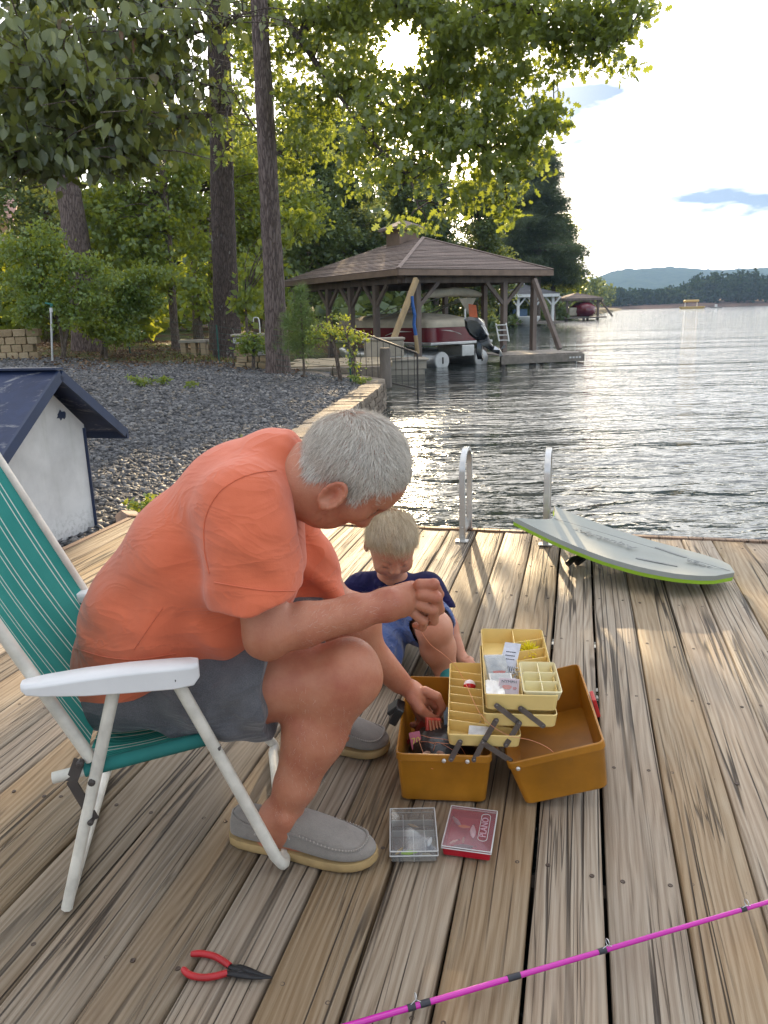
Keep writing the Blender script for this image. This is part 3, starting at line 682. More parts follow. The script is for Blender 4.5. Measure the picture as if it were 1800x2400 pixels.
# white fender poles
for px in (940, 1090): m = MB(); q = at(px, 750, 25.2); m.tube([q, q+np.array([0, 0, .35])], .035, 6); m.build('white_pole', M_WHITE, boat)
# outboard motor tilted out
om = thing('outboard_motor', 'black outboard motor tilted at the stern of the pontoon boat', 'motor', tuple(at(1120, 800, 24.2)))
def op(px, py, d=24.15): return at(px, py, d)
w_ = PB.f*.19
side = np.array([.25, .95, 0])
def hull(pts, th0, th1, name, mat, par):
    # pts outline (px,py) -> thick rounded slab facing the viewer
    c = np.mean([op(*p) for p in pts], axis=0); ring = [op(*p) for p in pts]
    rings = [[c+(p-c)*.72-side*th1 for p in ring], [p-side*th0 for p in ring], [p+side*th0 for p in ring], [c+(p-c)*.72+side*th1 for p in ring]]
    m = MB(); m.loft(rings); return m.build(name, mat, par, smooth=35)
cowl = hull([(1090, 748), (1100, 742), (1122, 745), (1133, 757), (1145, 785), (1138, 795), (1118, 797), (1102, 785), (1092, 768)], .15, .24, 'cowl', M_BLACK, om)
hull([(1118, 795), (1144, 788), (1152, 806), (1160, 815), (1150, 822), (1135, 812), (1126, 812)], .08, .12, 'midsection', M_BLACK, om)
hull([(1148, 806), (1170, 816), (1176, 826), (1168, 830), (1152, 824)], .05, .08, 'gearcase', M_BLACK, om)
hull([(1118, 797), (1132, 800), (1130, 828), (1134, 842), (1120, 842), (1116, 826)], .08, .12, 'bracket', M_BLACK, om)
m = MB(); pc = op(1172, 820, 24.05)
for k in range(3):
    a = k*2.09+.4; m.add([pc, pc+np.array([math.cos(a), 0, math.sin(a)])*.2+np.array([0, .03, 0]), pc+np.array([math.cos(a+.6), 0, math.sin(a+.6)])*.2-np.array([0, .03, 0])], [(0, 1, 2)])
m.build('propeller', M_ALU, om)
m = MB(); 
a_, b_ = op(1128, 762, 23.9), op(1144, 786, 23.9); m.beam(a_, b_, .02, .10, side); m.build('cowl_badge', M_ALU, om)
# boarding ladder
bl = thing('boarding_ladder', 'small white folding ladder hooked on the pontoon boat stern', 'ladder', tuple(at(1175, 795, 24.4)))
for (x0, y0, x1, y1) in ((1162, 758, 1170, 800), (1186, 757, 1193, 800)):
    m = MB(); m.tube([at(x0, y0, 24.5), at(x1, y1, 24.3)], .022, 6); m.build('rail', M_WHITE, bl)
for k in range(4):
    m = MB(); f_ = .1+.28*k; m.tube([at(1162+8*f_, 758+42*f_, 24.45), at(1186+7*f_, 757+43*f_, 24.45)], .02, 6); m.build('rung', M_WHITE, bl)

# ---- white boathouse further down the shore
def far_boathouse(name, label, Fr, W_, L_, ze, zr, pmat, rmat, fmat, cup, posts, deckm):
    o = thing(name, label, 'boathouse', tuple(Fr(W_/2, L_/2, WATER_Z)))
    roof, r0, r1 = hip_roof(o, Fr, 0, W_, 0, L_, ze, zr, rmat, fmat, courses=9, fth=.3)
    for a, b_ in posts:
        m = MB(); m.beam(Fr(a, b_, WATER_Z-.5), Fr(a, b_, ze-.1), .28, .28, Fr.f); m.build('post', pmat, o)
        for s_ in (-1, 1):
            m = MB(); m.beam(Fr(a+s_*.1, b_, ze-1.1), Fr(a+s_*.85, b_, ze-.3), .15, .15); m.build('brace', pmat, o)
    m = MB(); m.box(Fr(W_/2, L_*.3, WATER_Z+.35), (W_+1.0, L_*.7, .22), rotm(rz=math.atan2(Fr.f[1], Fr.f[0]))); m.build('dock', deckm, o)
    if cup:
        c = (r0+r1)/2; M_ = rotm(rz=math.atan2(Fr.f[1], Fr.f[0]))
        m = MB(); m.box(c+np.array([0, 0, .25]), (1.3, 1.3, 1.1), M_); m.build('cupola', pmat, o)
        m = MB(); b0 = [c + M_ @ np.array((x*.9, y*.9, .75)) for x, y in ((-1, -1), (1, -1), (1, 1), (-1, 1))]
        m.loft([b0, [c+np.array([0, 0, 1.5])+M_ @ np.array((x*.03, y*.03, 0)) for x, y in ((-1, -1), (1, -1), (1, 1), (-1, 1))]]); m.build('cupola_roof', rmat, o)
    return o
wz = lambda py, D, px: at(px, py, D)[2]
WF = Frame(at(1168, 700, 80)*np.array([1, 1, 0]), R(12))
wbh = far_boathouse('boathouse', 'white boathouse with grey roof beyond the brown boathouse', WF, 6.6, 7, wz(690, 80, 1200), wz(662, 82, 1225), M_WHITE, M_SHINGLEG, M_WHITE, True, [(.5, .5), (2.3, .5), (4.2, .5), (6.1, .5), (.5, 6), (6.1, 6)], M_DOCKG)
wb = thing('white_boat', 'white boat moored inside the white boathouse', 'boat', tuple(WF(3, 1, WATER_Z)))
m = MB(); m.loft([[WF(3.2+math.cos(a)*1.6*k, 1.5+math.sin(a)*2.6*k, z) for a in np.linspace(0, 2*math.pi, 17)[:-1]] for k, z in ((.7, WATER_Z), (1, WATER_Z+.7), (1.02, WATER_Z+1.0), (.8, WATER_Z+1.02))]); m.build('hull', M_WHITE, wb, smooth=40)
m = MB(); m.box(WF(3.2, 2.2, WATER_Z+1.35), (1.6, .4, .8), rotm(rz=R(12))); m.build('windscreen', simple('blue_grey_canvas', (.12, .2, .32), .6), wb, bevel=.1)
KF = Frame(at(1325, 700, 112)*np.array([1, 1, 0]), R(8))
kbh = far_boathouse('boathouse', 'small dark brown boathouse farthest along the shore', KF, 5.6, 6.5, wz(699, 112, 1360), wz(686, 114, 1365), M_POST, M_SHINGLE, M_POST, False, [(.5, .5), (3.6, .5), (5.1, .5), (.5, 5.5), (5.1, 5.5)], M_DOCKG)
m = MB(); m.beam(KF(5.3, .4, wz(702, 112, 1390)), KF(7.2, .2, WATER_Z+.4), .22, .22); m.build('slanted_stay', M_POST, kbh)
kb = thing('maroon_boat', 'covered maroon boat under the farthest boathouse', 'boat', tuple(KF(3, 1, WATER_Z)))
m = MB(); m.loft([[KF(3.3+math.cos(a)*1.7*k, 1.6+math.sin(a)*2.6*k, z) for a in np.linspace(0, 2*math.pi, 17)[:-1]] for k, z in ((.8, WATER_Z+.5), (1, WATER_Z+1.1), (.95, WATER_Z+1.9), (.5, WATER_Z+2.5))]); m.build('cover', M_RED, kb, smooth=60)
m = MB(); m.box(KF(1.4, .6, WATER_Z+1.2), (1.2, .4, 1.1), rotm(rz=R(8))); m.build('seat', M_COVER, kb, bevel=.1)
# speck of boats far out
for px, py, D, lab, c, sz in ((1359, 720, 330, 'tiny yellow pontoon boat far out on the lake', (.7, .45, .12), 1.0), (1416+262, 722, 360, 'tiny dark fishing boat far out on the lake', (.3, .28, .25), .5)):
    if sz == 1.0: px = 1622
    if sz == .5: px = 1678
    p = at(px, py, D); p[2] = WATER_Z
    o = thing('far_boat', lab, 'boat', tuple(p))
    m = MB(); m.loft([[p+np.array((math.cos(a)*5.5*sz*k, math.sin(a)*1.5*sz*k, z)) for a in np.linspace(0, 2*math.pi, 13)[:-1]] for k, z in ((.9, 0), (1, .8*sz), (.98, 1.0*sz))]); m.build('hull', simple('far_boat_%d' % int(sz*10), c, .5), o)
    if sz == 1.0:
        m = MB(); m.box(p+np.array((-.5, 0, 3.2)), (6, 2.4, 1.0)); m.build('canopy', simple('far_boat_10', c, .5), o, bevel=.4)
        for q in (-3, 2): m = MB(); m.box(p+np.array((q, 0, 1.8)), (.25, .25, 2.2)); m.build('post', M_WHITE, o)
    else:
        m = MB(); m.box(p+np.array((0, 0, 1.0)), (1.0, .6, 1.2)); m.build('console', M_WHITE, o, bevel=.1)

# ---- far shore wood and hill
t = NT('far_forest'); a_ = t.n('Attribute', attribute_name='rnd')
t.pbr(t.ramp(a_.outputs['Fac'], (0, (.018, .038, .014)), (.6, (.045, .075, .026)), (1, (.09, .11, .04))), .9, Specular_IOR_Level=0.0); M_FAR = t.m
def clump_trees(centers, hts, wid, ntri, tri, name, label, mat=None):
    C, S, Rn = [], [], []
    for c, h_, w_ in zip(centers, hts, wid):
        n = ntri; u = rng.normal(size=(n, 3)); u /= np.linalg.norm(u, axis=1, keepdims=True); u *= (rng.random((n, 1))**.4)
        q = c + u*np.array([w_/2, w_/2, h_*.45]) + np.array([0, 0, h_*.55])
        C.append(q); S.append(np.full(n, tri)*(.6+.8*rng.random(n))); Rn.append(np.clip(.15+.5*rng.random(n)+.35*u[:, 2]*0+rng.random()*.3, 0, 1))
    C, S, Rn = np.concatenate(C), np.concatenate(S), np.concatenate(Rn)
    TV_ = np.array([(-.5, -.4, 0), (.5, -.4, .1), (.35, .5, 0), (-.4, .45, .15)], float); TF_ = np.array([(0, 1, 2, 3)])
    V, F, r_ = scatter(C, rand_frames(len(C)), S, TV_, TF_, Rn)
    o = bigmesh(name, V, F, mat or M_FAR, rnd=r_); tag(o, label, kind='stuff'); return o
n = 620
xs_ = rng.uniform(120, 640, n); ysd = 520 + rng.uniform(0, 60, n) + 60*np.sin(xs_*.01)*0
prof = 15 + 4*np.sin(xs_*.031) + 3*np.sin(xs_*.083+1) + 3*np.clip((xs_-180)/150, 0, 1)
clump_trees(np.stack([xs_, ysd, np.full(n, -.5)], 1), prof*rng.uniform(.8, 1.15, n), rng.uniform(7, 13, n), 170, 1.5, 'far_wood', 'hazy wooded shore across the lake')
gx = np.linspace(60, 760, 80); gy = np.array([505, 515, 540, 620, 900.])
GX, GY = np.meshgrid(gx, gy, indexing='ij'); GZ = np.interp(GY, gy, [-1.5, 1.2, 3, 6, 8]) + .6*np.sin(GX*.07)
V = np.stack([GX, GY, GZ], -1).reshape(-1, 3); I, J = np.meshgrid(np.arange(len(gx)-1), np.arange(len(gy)-1), indexing='ij'); a = (I*len(gy)+J).ravel()
F = np.stack([a, a+len(gy), a+len(gy)+1, a+1], 1)
fs = bigmesh('far_shore_bank', V, F, simple('red_clay_bank', (.20, .12, .08), .95, .35, .06, .3, 2), smooth=True); tag(fs, 'low reddish clay bank of the far shore', kind='structure')
gx = np.linspace(350, 3400, 260); gy = np.linspace(1700, 2900, 40)
GX, GY = np.meshgrid(gx, gy, indexing='ij')
ang = GX/GY
crest = np.interp(ang, [.10, .20, .245, .30, .36, .42, .5, .6, 1.2], [10, 34, 58, 96, 101, 90, 92, 100, 110])*GY/2200*1.0
crest = crest*np.sin(np.clip((GY-1700)/700, 0, 1)*math.pi/2)
GZ = crest + 4*np.sin(GX*.021+GY*.013)*np.sin(GX*.011) + rng.normal(size=GX.shape)*2.2 - 2
V = np.stack([GX, GY, GZ], -1).reshape(-1, 3); I, J = np.meshgrid(np.arange(len(gx)-1), np.arange(len(gy)-1), indexing='ij'); a = (I*len(gy)+J).ravel()
F = np.stack([a, a+len(gy), a+len(gy)+1, a+1], 1)
t = NT('hill_forest'); v = t.coord('Object'); t.pbr(t.ramp(t.noise(v, .05, 5, .7), (.35, (.018, .036, .014)), (.65, (.05, .08, .03))), .95, Specular_IOR_Level=0.0)
hill = bigmesh('hills', V, F, t.m); tag(hill, 'long wooded hill on the horizon fading into haze', kind='structure')
# air
mb = MB(); mb.box((1400, 1500, 74), (5600, 3200, 151)); t = NT('haze_air')
pv = t.n('VolumePrincipled', {'Color': (.40, .62, 1.0), 'Density': .0002, 'Anisotropy': .0}); t.t.links.new(pv.outputs[0], t.out.inputs['Volume'])
haze = mb.build('haze', t.m); tag(haze, 'thin bluish haze over the lake', kind='stuff')
# ================================================================== TREES AND SHRUBS
def leaf_mat(name, dark, mid, pale, trans, odd=None, gloss=.05, tf=.5, grough=.35):
    t = NT(name); a_ = t.n('Attribute', attribute_name='rnd')
    st = [(0, dark), (.55, mid), (.93, pale)] + ([(.97, odd)] if odd else [])
    c = t.ramp(a_.outputs['Fac'], *st)
    d = t.n('BsdfDiffuse', {'Color': t.ramp(a_.outputs['Fac'], *[(p_, tuple(min(.6, x/(1-tf)) for x in q_)) for p_, q_ in st])})
    tc_ = t.mix(.25, trans, c)
    tr = t.n('BsdfTranslucent', {'Color': tc_})
    mx = t.n('MixShader', {0: tf}); t.set(mx.inputs[1], d); t.set(mx.inputs[2], tr)
    g = t.n('BsdfGlossy', {'Roughness': grough, 'Color': (.9, .95, 1, 1)})
    m2 = t.n('MixShader', {0: gloss}); t.set(m2.inputs[1], mx); t.set(m2.inputs[2], g)
    t.t.links.new(m2.outputs[0], t.out.inputs[0]); return t.m
L_DOG = leaf_mat('dogwood_leaf', (.04, .055, .018), (.072, .092, .031), (.105, .125, .045), (.30, .32, .05), (.14, .05, .03), .055, .45)
L_OAK = leaf_mat('oak_leaf', (.05, .07, .018), (.088, .112, .028), (.13, .155, .04), (.36, .42, .04), None, .05, .55)
L_UND = leaf_mat('understory_leaf', (.04, .07, .016), (.075, .115, .026), (.12, .165, .04), (.44, .46, .03), None, .04, .55)
L_DARK = leaf_mat('shade_leaf', (.042, .066, .025), (.075, .108, .04), (.11, .14, .052), (.22, .26, .05), None, .04, .35)
L_BUSH = leaf_mat('shrub_leaf', (.05, .085, .018), (.085, .14, .03), (.13, .19, .045), (.42, .44, .03), None, .05, .45)
L_PINE = leaf_mat('pine_needle', (.04, .062, .03), (.07, .098, .046), (.10, .13, .06), (.16, .2, .05), None, .04, .3)
L_YPINE = leaf_mat('young_pine_needle', (.05, .09, .025), (.09, .14, .04), (.15, .20, .06), (.22, .28, .05), None, .05, .4)
def bark_mat(name, c1, c2, c3, sc=1.0, lich=.0):
    t = NT(name); v = t.coord('Object', (sc*1.5, sc*1.5, sc*.26))
    vo = t.n('TexVoronoi', {'Scale': 14.0, 'Randomness': 1.0}, feature='DISTANCE_TO_EDGE'); 
    nw = t.noise(v, 6, 4, .6); wv = t.n('VectorMath', operation='MULTIPLY_ADD'); t.set(wv.inputs[0], t.n('CombineXYZ', {0: nw, 1: nw, 2: nw}).outputs[0]); wv.inputs[1].default_value = (.25, .25, .25); t.set(wv.inputs[2], v)
    t.set(vo.inputs['Vector'], wv.outputs[0])
    n = t.noise(v, 30, 5, .65)
    f = t.math('ADD', t.math('MULTIPLY', t.ramp(vo.outputs[0], (0, .05), (.20, 1)), .46), t.math('MULTIPLY', n, .66))
    c = t.ramp(f, (.2, c1), (.6, c2), (.95, c3))
    if lich > 0:
        v2 = t.coord('Object', (3, 3, 1.4)); c = t.mix(t.math('MULTIPLY', t.ramp(t.noise(v2, 2.2, 5, .7), (.62, 0), (.68, 1)), lich), c, (.42, .43, .40))
    t.pbr(c, .92, t.bump(f, 1.0, .035)); return t.m
B_OAK = bark_mat('dark_oak_bark', (.028, .02, .018), (.085, .062, .054), (.15, .115, .10), 1.2, .6)
B_PINE = bark_mat('pine_bark', (.05, .036, .032), (.15, .11, .098), (.26, .205, .185), .9, .15)
B_GREY = bark_mat('grey_bark', (.06, .045, .035), (.16, .12, .095), (.30, .25, .20), 1.6, .5)
def seg(pts, n):
    "Catmull-Rom resample"
    P = [np.asarray(p, float) for p in pts]; P = [2*P[0]-P[1]] + P + [2*P[-1]-P[-2]]; o = []
    m = len(P)-3
    for k in range(n+1):
        s = k/n*m; i = min(int(s), m-1); t_ = s-i; a, b, c, d = P[i:i+4]
        o.append(.5*((2*b)+(-a+c)*t_+(2*a-5*b+4*c-d)*t_*t_+(-a+3*b-3*c+d)*t_**3))
    return o
def trunk_mesh(pts, r0, r1, n=40, flare=.35, sides=16, seed=0):
    P = seg(pts, n); g = np.random.default_rng(seed); ph = g.random(6)*6; m = MB(); rings = []
    for i, p in enumerate(P):
        f = i/n; r = r0+(r1-r0)*f + r0*flare*math.exp(-f*n*.45)
        t_ = nrm(P[min(i+1, n)]-P[max(i-1, 0)]); x = nrm(np.cross(t_, (0, 1., 0.01))); y = np.cross(t_, x); ring = []
        for k in range(sides):
            a = 2*math.pi*k/sides; q = r*(1+.05*math.sin(3*a+ph[0]+f*5)+.035*math.sin(7*a+ph[1]-f*9)+.03*g.normal()+.16*math.exp(-f*n*.5)*max(0, math.sin(5*a+ph[2])))
            ring.append(p+x*math.cos(a)*q+y*math.sin(a)*q)
        rings.append(ring)
    m.loft(rings); return m
# leaf shapes
def ovate():
    v = np.array([(0, 0, 0), (.26, .22, .05), (.33, .45, .03), (.2, .75, -.03), (0, 1.0, -.14), (-.2, .75, -.03), (-.33, .45, .03), (-.26, .22, .05), (0, .4, -.05), (0, .72, -.07)])
    f = np.array([(0, 1, 8), (1, 2, 8), (2, 9, 8), (2, 3, 9), (3, 4, 9), (4, 5, 9), (5, 6, 9), (6, 8, 9), (6, 7, 8), (7, 0, 8)])
    return v, f
def lobed():
    o = [(0, 0), (.10, .2), (.38, .24), (.17, .40), (.46, .56), (.18, .62), (.27, .86), (0, 1.02), (-.27, .86), (-.18, .62), (-.46, .56), (-.17, .40), (-.38, .24), (-.10, .2)]
    v = [(x, y, -.10*abs(x)-.12*y*y) for x, y in o] + [(0, .45, .04)]
    n = len(o); return np.array(v), np.array([(i, (i+1) % n, n) for i in range(n)])
def diamond():
    return np.array([(0, 0, 0), (.32, .5, .06), (0, 1, -.08), (-.32, .5, .06)], float), np.array([(0, 1, 2, 3)])
def tuft(n=9, seed=1):
    g = np.random.default_rng(seed); V, F = [], []
    for i in range(n):
        d = nrm(g.normal(size=3)*np.array([.8, .8, .8])+np.array([0, .9, .25])); s_ = nrm(np.cross(d, g.normal(size=3)))*.03
        b = len(V); V += [-s_, s_, d*(.8+.4*g.random())]; F.append((b, b+1, b+2))
    return np.array(V), np.array(F)
T_OV, T_LO, T_DI, T_TU = ovate(), lobed(), diamond(), tuft()
LIT = []        # (x0,x1,y0,y1,z,keep): places on deck and lake that the low sun reaches through the crowns
LIT += [(-.55, .90, 2.75, 4.3, 0, .03), (-.15, 1.7, 4.2, 13.0, WATER_Z, .28), (-.45, .15, 1.2, 2.1, .85, .25), (.70, 1.35, 2.0, 2.65, 0, .04), (.85, 1.3, 1.3, 1.85, 0, .10), (.45, .75, 1.7, 2.0, 0, .25)]
def sunlit(P, g=rng):
    keep = np.ones(len(P), bool)
    for x0, x1, y0, y1, z, k in LIT:
        q = P - SUN[None]*((P[:, 2:3]-z)/SUN[2])
        e = .12
        ins = np.clip(np.minimum(np.minimum(q[:, 0]-x0, x1-q[:, 0]), np.minimum(q[:, 1]-y0, y1-q[:, 1]))/e+.5, 0, 1)
        keep &= g.random(len(P)) > ins*(1-k)
    return keep
def leaves(name, parent, P, size, tmpl, mat, droop=0.0, spread=1.0, carve=True, jit=.35):
    P = np.asarray(P)
    if carve: P = P[sunlit(P)]
    n = len(P)
    if droop > 0:
        d = np.array([0, 0, -1.])*droop + rng.normal(size=(n, 3))*(1-droop*.75)      # leaf tip direction
        d /= np.linalg.norm(d, axis=1, keepdims=True)
        nz_ = rng.normal(size=(n, 3)); nz_ -= d*np.sum(nz_*d, 1, keepdims=True); nz_ /= np.linalg.norm(nz_, axis=1, keepdims=True)
        fr = np.stack([np.cross(d, nz_), d, nz_], axis=2)
    else: fr = rand_frames(n, np.array([0, 0, 1.]), spread)
    S = size*(1-jit+2*jit*rng.random(n))
    # colour drifts from clump to clump
    dr = .5+.5*np.sin(P[:, 0]*1.9+P[:, 2]*2.3+1)*np.sin(P[:, 1]*1.3+P[:, 2]*1.1)
    V, F, r_ = scatter(P, fr, S, tmpl[0], tmpl[1], np.clip(.7*rng.random(n)+.3*dr, 0, .999))
    return bigmesh(name, V, F, mat, parent, r_)
def cluster(centers, radii, n_sub, n_leaf, sub_r, g=rng):
    "centers of big clumps -> sub-clumps -> leaves"
    out_, subs = [], []
    w = np.array([max(r)**2 if not np.isscalar(r) else r*r for r in radii], float); w /= w.sum()
    for c, r, k in zip(centers, radii, w):
        r = np.array(r if not np.isscalar(r) else (r, r, r*.75), float)
        m = max(3, int(n_sub*k)); u = g.normal(size=(m, 3)); u /= np.linalg.norm(u, axis=1, keepdims=True); u *= g.random((m, 1))**.38
        s_ = np.asarray(c)+u*r; subs.append(s_)
        nl = max(4, int(n_leaf*k/m))
        q = s_[:, None, :] + np.clip(g.normal(size=(m, nl, 3)), -2.2, 2.2)*np.array([sub_r, sub_r, sub_r*.55])
        out_.append(q.reshape(-1, 3))
    return np.concatenate(out_), np.concatenate(subs)
def limbs(parent, mat, start_pts, ends, r0, r1=.012, sag=.1, name='branch', seed=3, sides=6):
    g = np.random.default_rng(seed)
    m = MB()
    for e in ends:
        e = np.asarray(e); s_ = min(start_pts, key=lambda p: np.linalg.norm(p-e)+.8*max(0, p[2]-e[2]))
        mid = (s_+e)/2+g.normal(size=3)*.08*np.linalg.norm(e-s_)+np.array([0, 0, sag*np.linalg.norm(e-s_)])
        P = seg([s_, mid, e], 6); m.tube(P, list(np.linspace(r0, r1, 7)), sides, caps=False)
    o = m.build(name, mat, parent, smooth=60); o['kind'] = 'stuff'; return o

# ---------- trunk A: big dark oak whose limbs spread over the water
def tree(name, label, base, pts, r0, r1, bark, group=None, seed=0, n=40, flare=.35):
    b = np.asarray(base, float)
    o = thing(name, label, 'tree', tuple(b), group)
    trunk_mesh([b-np.array([0, 0, .3])]+[np.asarray(p) for p in pts], r0, r1, n, flare, 16, seed).build('trunk', bark, o, smooth=70)
    return o
def snap(p): p = np.array(p, float); p[2] = ground_z(p[0], p[1]); return p
GT = 'trees on the wooded bank'
bA = snap(ad(492, 757, 21.3)); 
tA = [ad(484, 560, 21.3), ad(479, 380, 21.3), ad(476, 180, 21.2), ad(470, -40, 21), ad(468, -260, 21)]
oak = tree('oak_tree', 'broad dark-barked oak whose leafy limbs reach over the lake in front of the sun', bA, tA, .34, .24, B_OAK, GT, 1, 46)
# limbs: main visible one runs from the pine-side down to the right
lim = [[ad(475, -60, 20.6), ad(590, 20, 18.5), ad(655, 95, 17.5), ad(700, 160, 17), ad(760, 215, 16.6), ad(850, 250, 16)],
       [ad(640, 80, 17.7), ad(760, -10, 16.5), ad(900, 30, 15.5), ad(1010, 60, 15), ad(1130, 110, 14.2)],
       [ad(700, 160, 17), ad(850, 235, 15.5), ad(980, 270, 14.5), ad(1100, 285, 14), ad(1200, 270, 13.6)],
       [ad(700, 160, 17), ad(800, 300, 15), ad(880, 380, 13.5), ad(905, 450, 12.8)],
       [ad(470, -200, 20), ad(800, -120, 16.5), ad(1060, -20, 14.2), ad(1230, 60, 13.2), ad(1330, 90, 12.8), ad(1385, 20, 12.6)],
       [ad(980, 270, 14.5), ad(1040, 320, 13.8), ad(1090, 400, 13.2)],
       [ad(476, 100, 21), ad(560, 170, 20), ad(640, 260, 19)], [ad(476, 150, 21), ad(540, 260, 20.2), ad(600, 330, 19.8)]]
twig_pts = []
for i, l in enumerate(lim):
    r = [.10, .065, .05, .035, .07, .02, .04, .04][i]
    P = seg(l, 14); m = MB(); m.tube(P, list(np.linspace(r, .012, 15)), 8, caps=False); m.build('limb', B_OAK, oak, smooth=60); twig_pts += P[3:]
# clumps given as (x, y, depth, rx, rz) in view of the photo
oc = [(560, 40, 19, .9, .6), (600, 130, 18.5, .9, .7), (660, 30, 17.5, 1.0, .6), (720, 90, 17, .7, .5), (760, 20, 16.5, .9, .5), (800, 160, 16.2, .8, .4), (700, 230, 17, .9, .5),
      (960, 40, 15, 1.0, .55), (1000, 130, 14.6, .9, .55), (900, 180, 15, .7, .45), (1060, 80, 14.3, .9, .6), (1090, 150, 14, .55, .4), (850, 250, 15, .9, .4), (930, 290, 14.6, .9, .4),
      (1150, 30, 13.6, .7, .4), (1240, 60, 13.2, .7, .45), (1310, 30, 12.9, .6, .4), (1360, 10, 12.7, .45, .3), (1250, 130, 13.2, .35, .3), (1320, 140, 12.8, .35, .28), (1180, 130, 13.5, .3, .25),
      (1030, 250, 14, .8, .35), (1120, 270, 13.7, .7, .3), (1190, 260, 13.5, .35, .25), (1150, 310, 13.5, .45, .22), (980, 330, 13.8, .8, .35), (1060, 370, 13.4, .6, .35), (1090, 430, 13.2, .35, .3), (1120, 340, 13.4, .35, .25),
      (780, 330, 14.8, .55, .35), (830, 400, 13.8, .4, .3), (890, 440, 13.2, .42, .32), (940, 430, 13, .35, .28), (900, 480, 12.8, .26, .2), (860, 350, 14, .5, .3), (800, 400, 13.8, .35, .3), (1000, 420, 13.3, .5, .3), (650, 300, 19, .8, .5), (600, 380, 19.5, .6, .5), (1090, -10, 14, .8, .4), (860, -30, 15.5, 1.2, .5), (520, 300, 20.5, .5, .6), (530, 200, 20.6, .5, .5)]
cs = [ad(x, y, d) for x, y, d, _, _ in oc]; rs = [(a, a*1.2, b) for *_, a, b in oc]
P, subs = cluster(cs, rs, 520, 20000, .17)
# an opening round the sun
dvs = P-CAMP; cosang = (dvs @ SUN)/np.linalg.norm(dvs, axis=1)
hole = np.degrees(np.arccos(np.clip(cosang, -1, 1)))
P = P[rng.random(len(P)) < np.clip((hole-1.0)/.9, .0, 1)]
nr_ = 900; th_ = rng.random(nr_)*6.283; rad_ = np.radians(1.25+3.0*rng.random(nr_)**.8); sx = nrm(np.cross(SUN, (0, 0, 1))); sy = np.cross(sx, SUN)
dd = SUN[None]+np.tan(rad_)[:, None]*(np.cos(th_)[:, None]*sx+np.sin(th_)[:, None]*sy); P = np.concatenate([P, CAMP+dd*(15.6+1.2*rng.random((nr_, 1)))])      # spray of leaves round the low sun
leaves('crown', oak, P, .135, T_LO, L_OAK, droop=.45)
g_ = np.random.default_rng(5); sel = subs[g_.choice(len(subs), 240, replace=False)]
limbs(oak, B_OAK, [np.asarray(p) for p in twig_pts], sel, .016, .004, .04)

# ---------- trunk B: tall straight pine
bB = snap(ad(600, 778, 17.2))
pineB = tree('pine_tree', 'tall straight reddish-grey pine trunk just left of the brown boathouse', bB, [ad(592, 600, 17.2), ad(580, 400, 17.2), ad(568, 180, 17.2), ad(558, -20, 17.2), ad(545, -330, 17.3), ad(540, -520, 17.3)], .235, .13, B_PINE, GT, 2, 50, .3)
P, subs = cluster([ad(540, -480, 17.3), ad(620, -430, 17), ad(470, -420, 17.6)], [(1.6, 1.6, .8)]*3, 90, 3500, .3); leaves('crown', pineB, P, .26, T_TU, L_PINE, carve=False)
limbs(pineB, B_PINE, [ad(545, -330, 17.3), ad(542, -450, 17.3)], subs[:30], .05, .015)
# ---------- T3 thin leaning tree
b3 = snap(ad(380, 752, 23.8))
t3 = tree('thin_tree', 'slim patchy-barked tree between the shrubs and the big oak', b3, [ad(372, 640, 23.8), ad(362, 500, 23.8), ad(354, 400, 23.8), ad(349, 300, 23.8), ad(344, 160, 23.8)], .125, .075, B_GREY, GT, 3, 36, .25)
oc = [(300, 420, 24, 1.0, .6), (260, 480, 23.6, .9, .5), (330, 480, 23.2, .8, .5), (240, 550, 23.4, .9, .5), (310, 560, 23, .9, .5), (400, 460, 24.4, .7, .5), (420, 530, 24.6, .6, .5), (200, 440, 24, .8, .5), (380, 380, 24.5, .8, .5), (280, 350, 24.5, 1, .6), (420, 330, 25, .9, .6), (330, 600, 23, .8, .4)]
P, subs = cluster([ad(*q[:3]) for q in oc], [(a, a*1.3, b) for *_, a, b in oc], 230, 9500, .22); leaves('crown', t3, P, .15, T_LO, L_UND, droop=.3)
limbs(t3, B_GREY, seg(tA[:0]+[ad(372, 640, 23.8), ad(362, 500, 23.8), ad(354, 400, 23.8), ad(349, 300, 23.8)], 12), subs[:60], .03, .006)
# ---------- T4 left thick pine
b4 = snap(ad(188, 737, 22.3))
t4 = tree('pine_tree', 'thick leaning pine with scaly bark at the left behind the shrubs', b4, [ad(172, 560, 22.3), ad(150, 420, 22.3), ad(130, 330, 22.3), ad(100, 150, 22.4), ad(70, -60, 22.5)], .36, .26, B_PINE, GT, 4, 44, .3)
P, subs = cluster([ad(60, -100, 22.5), ad(150, -60, 22)], [(1.8, 1.8, .8)]*2, 70, 2500, .3); leaves('crown', t4, P, .26, T_TU, L_PINE, carve=False)
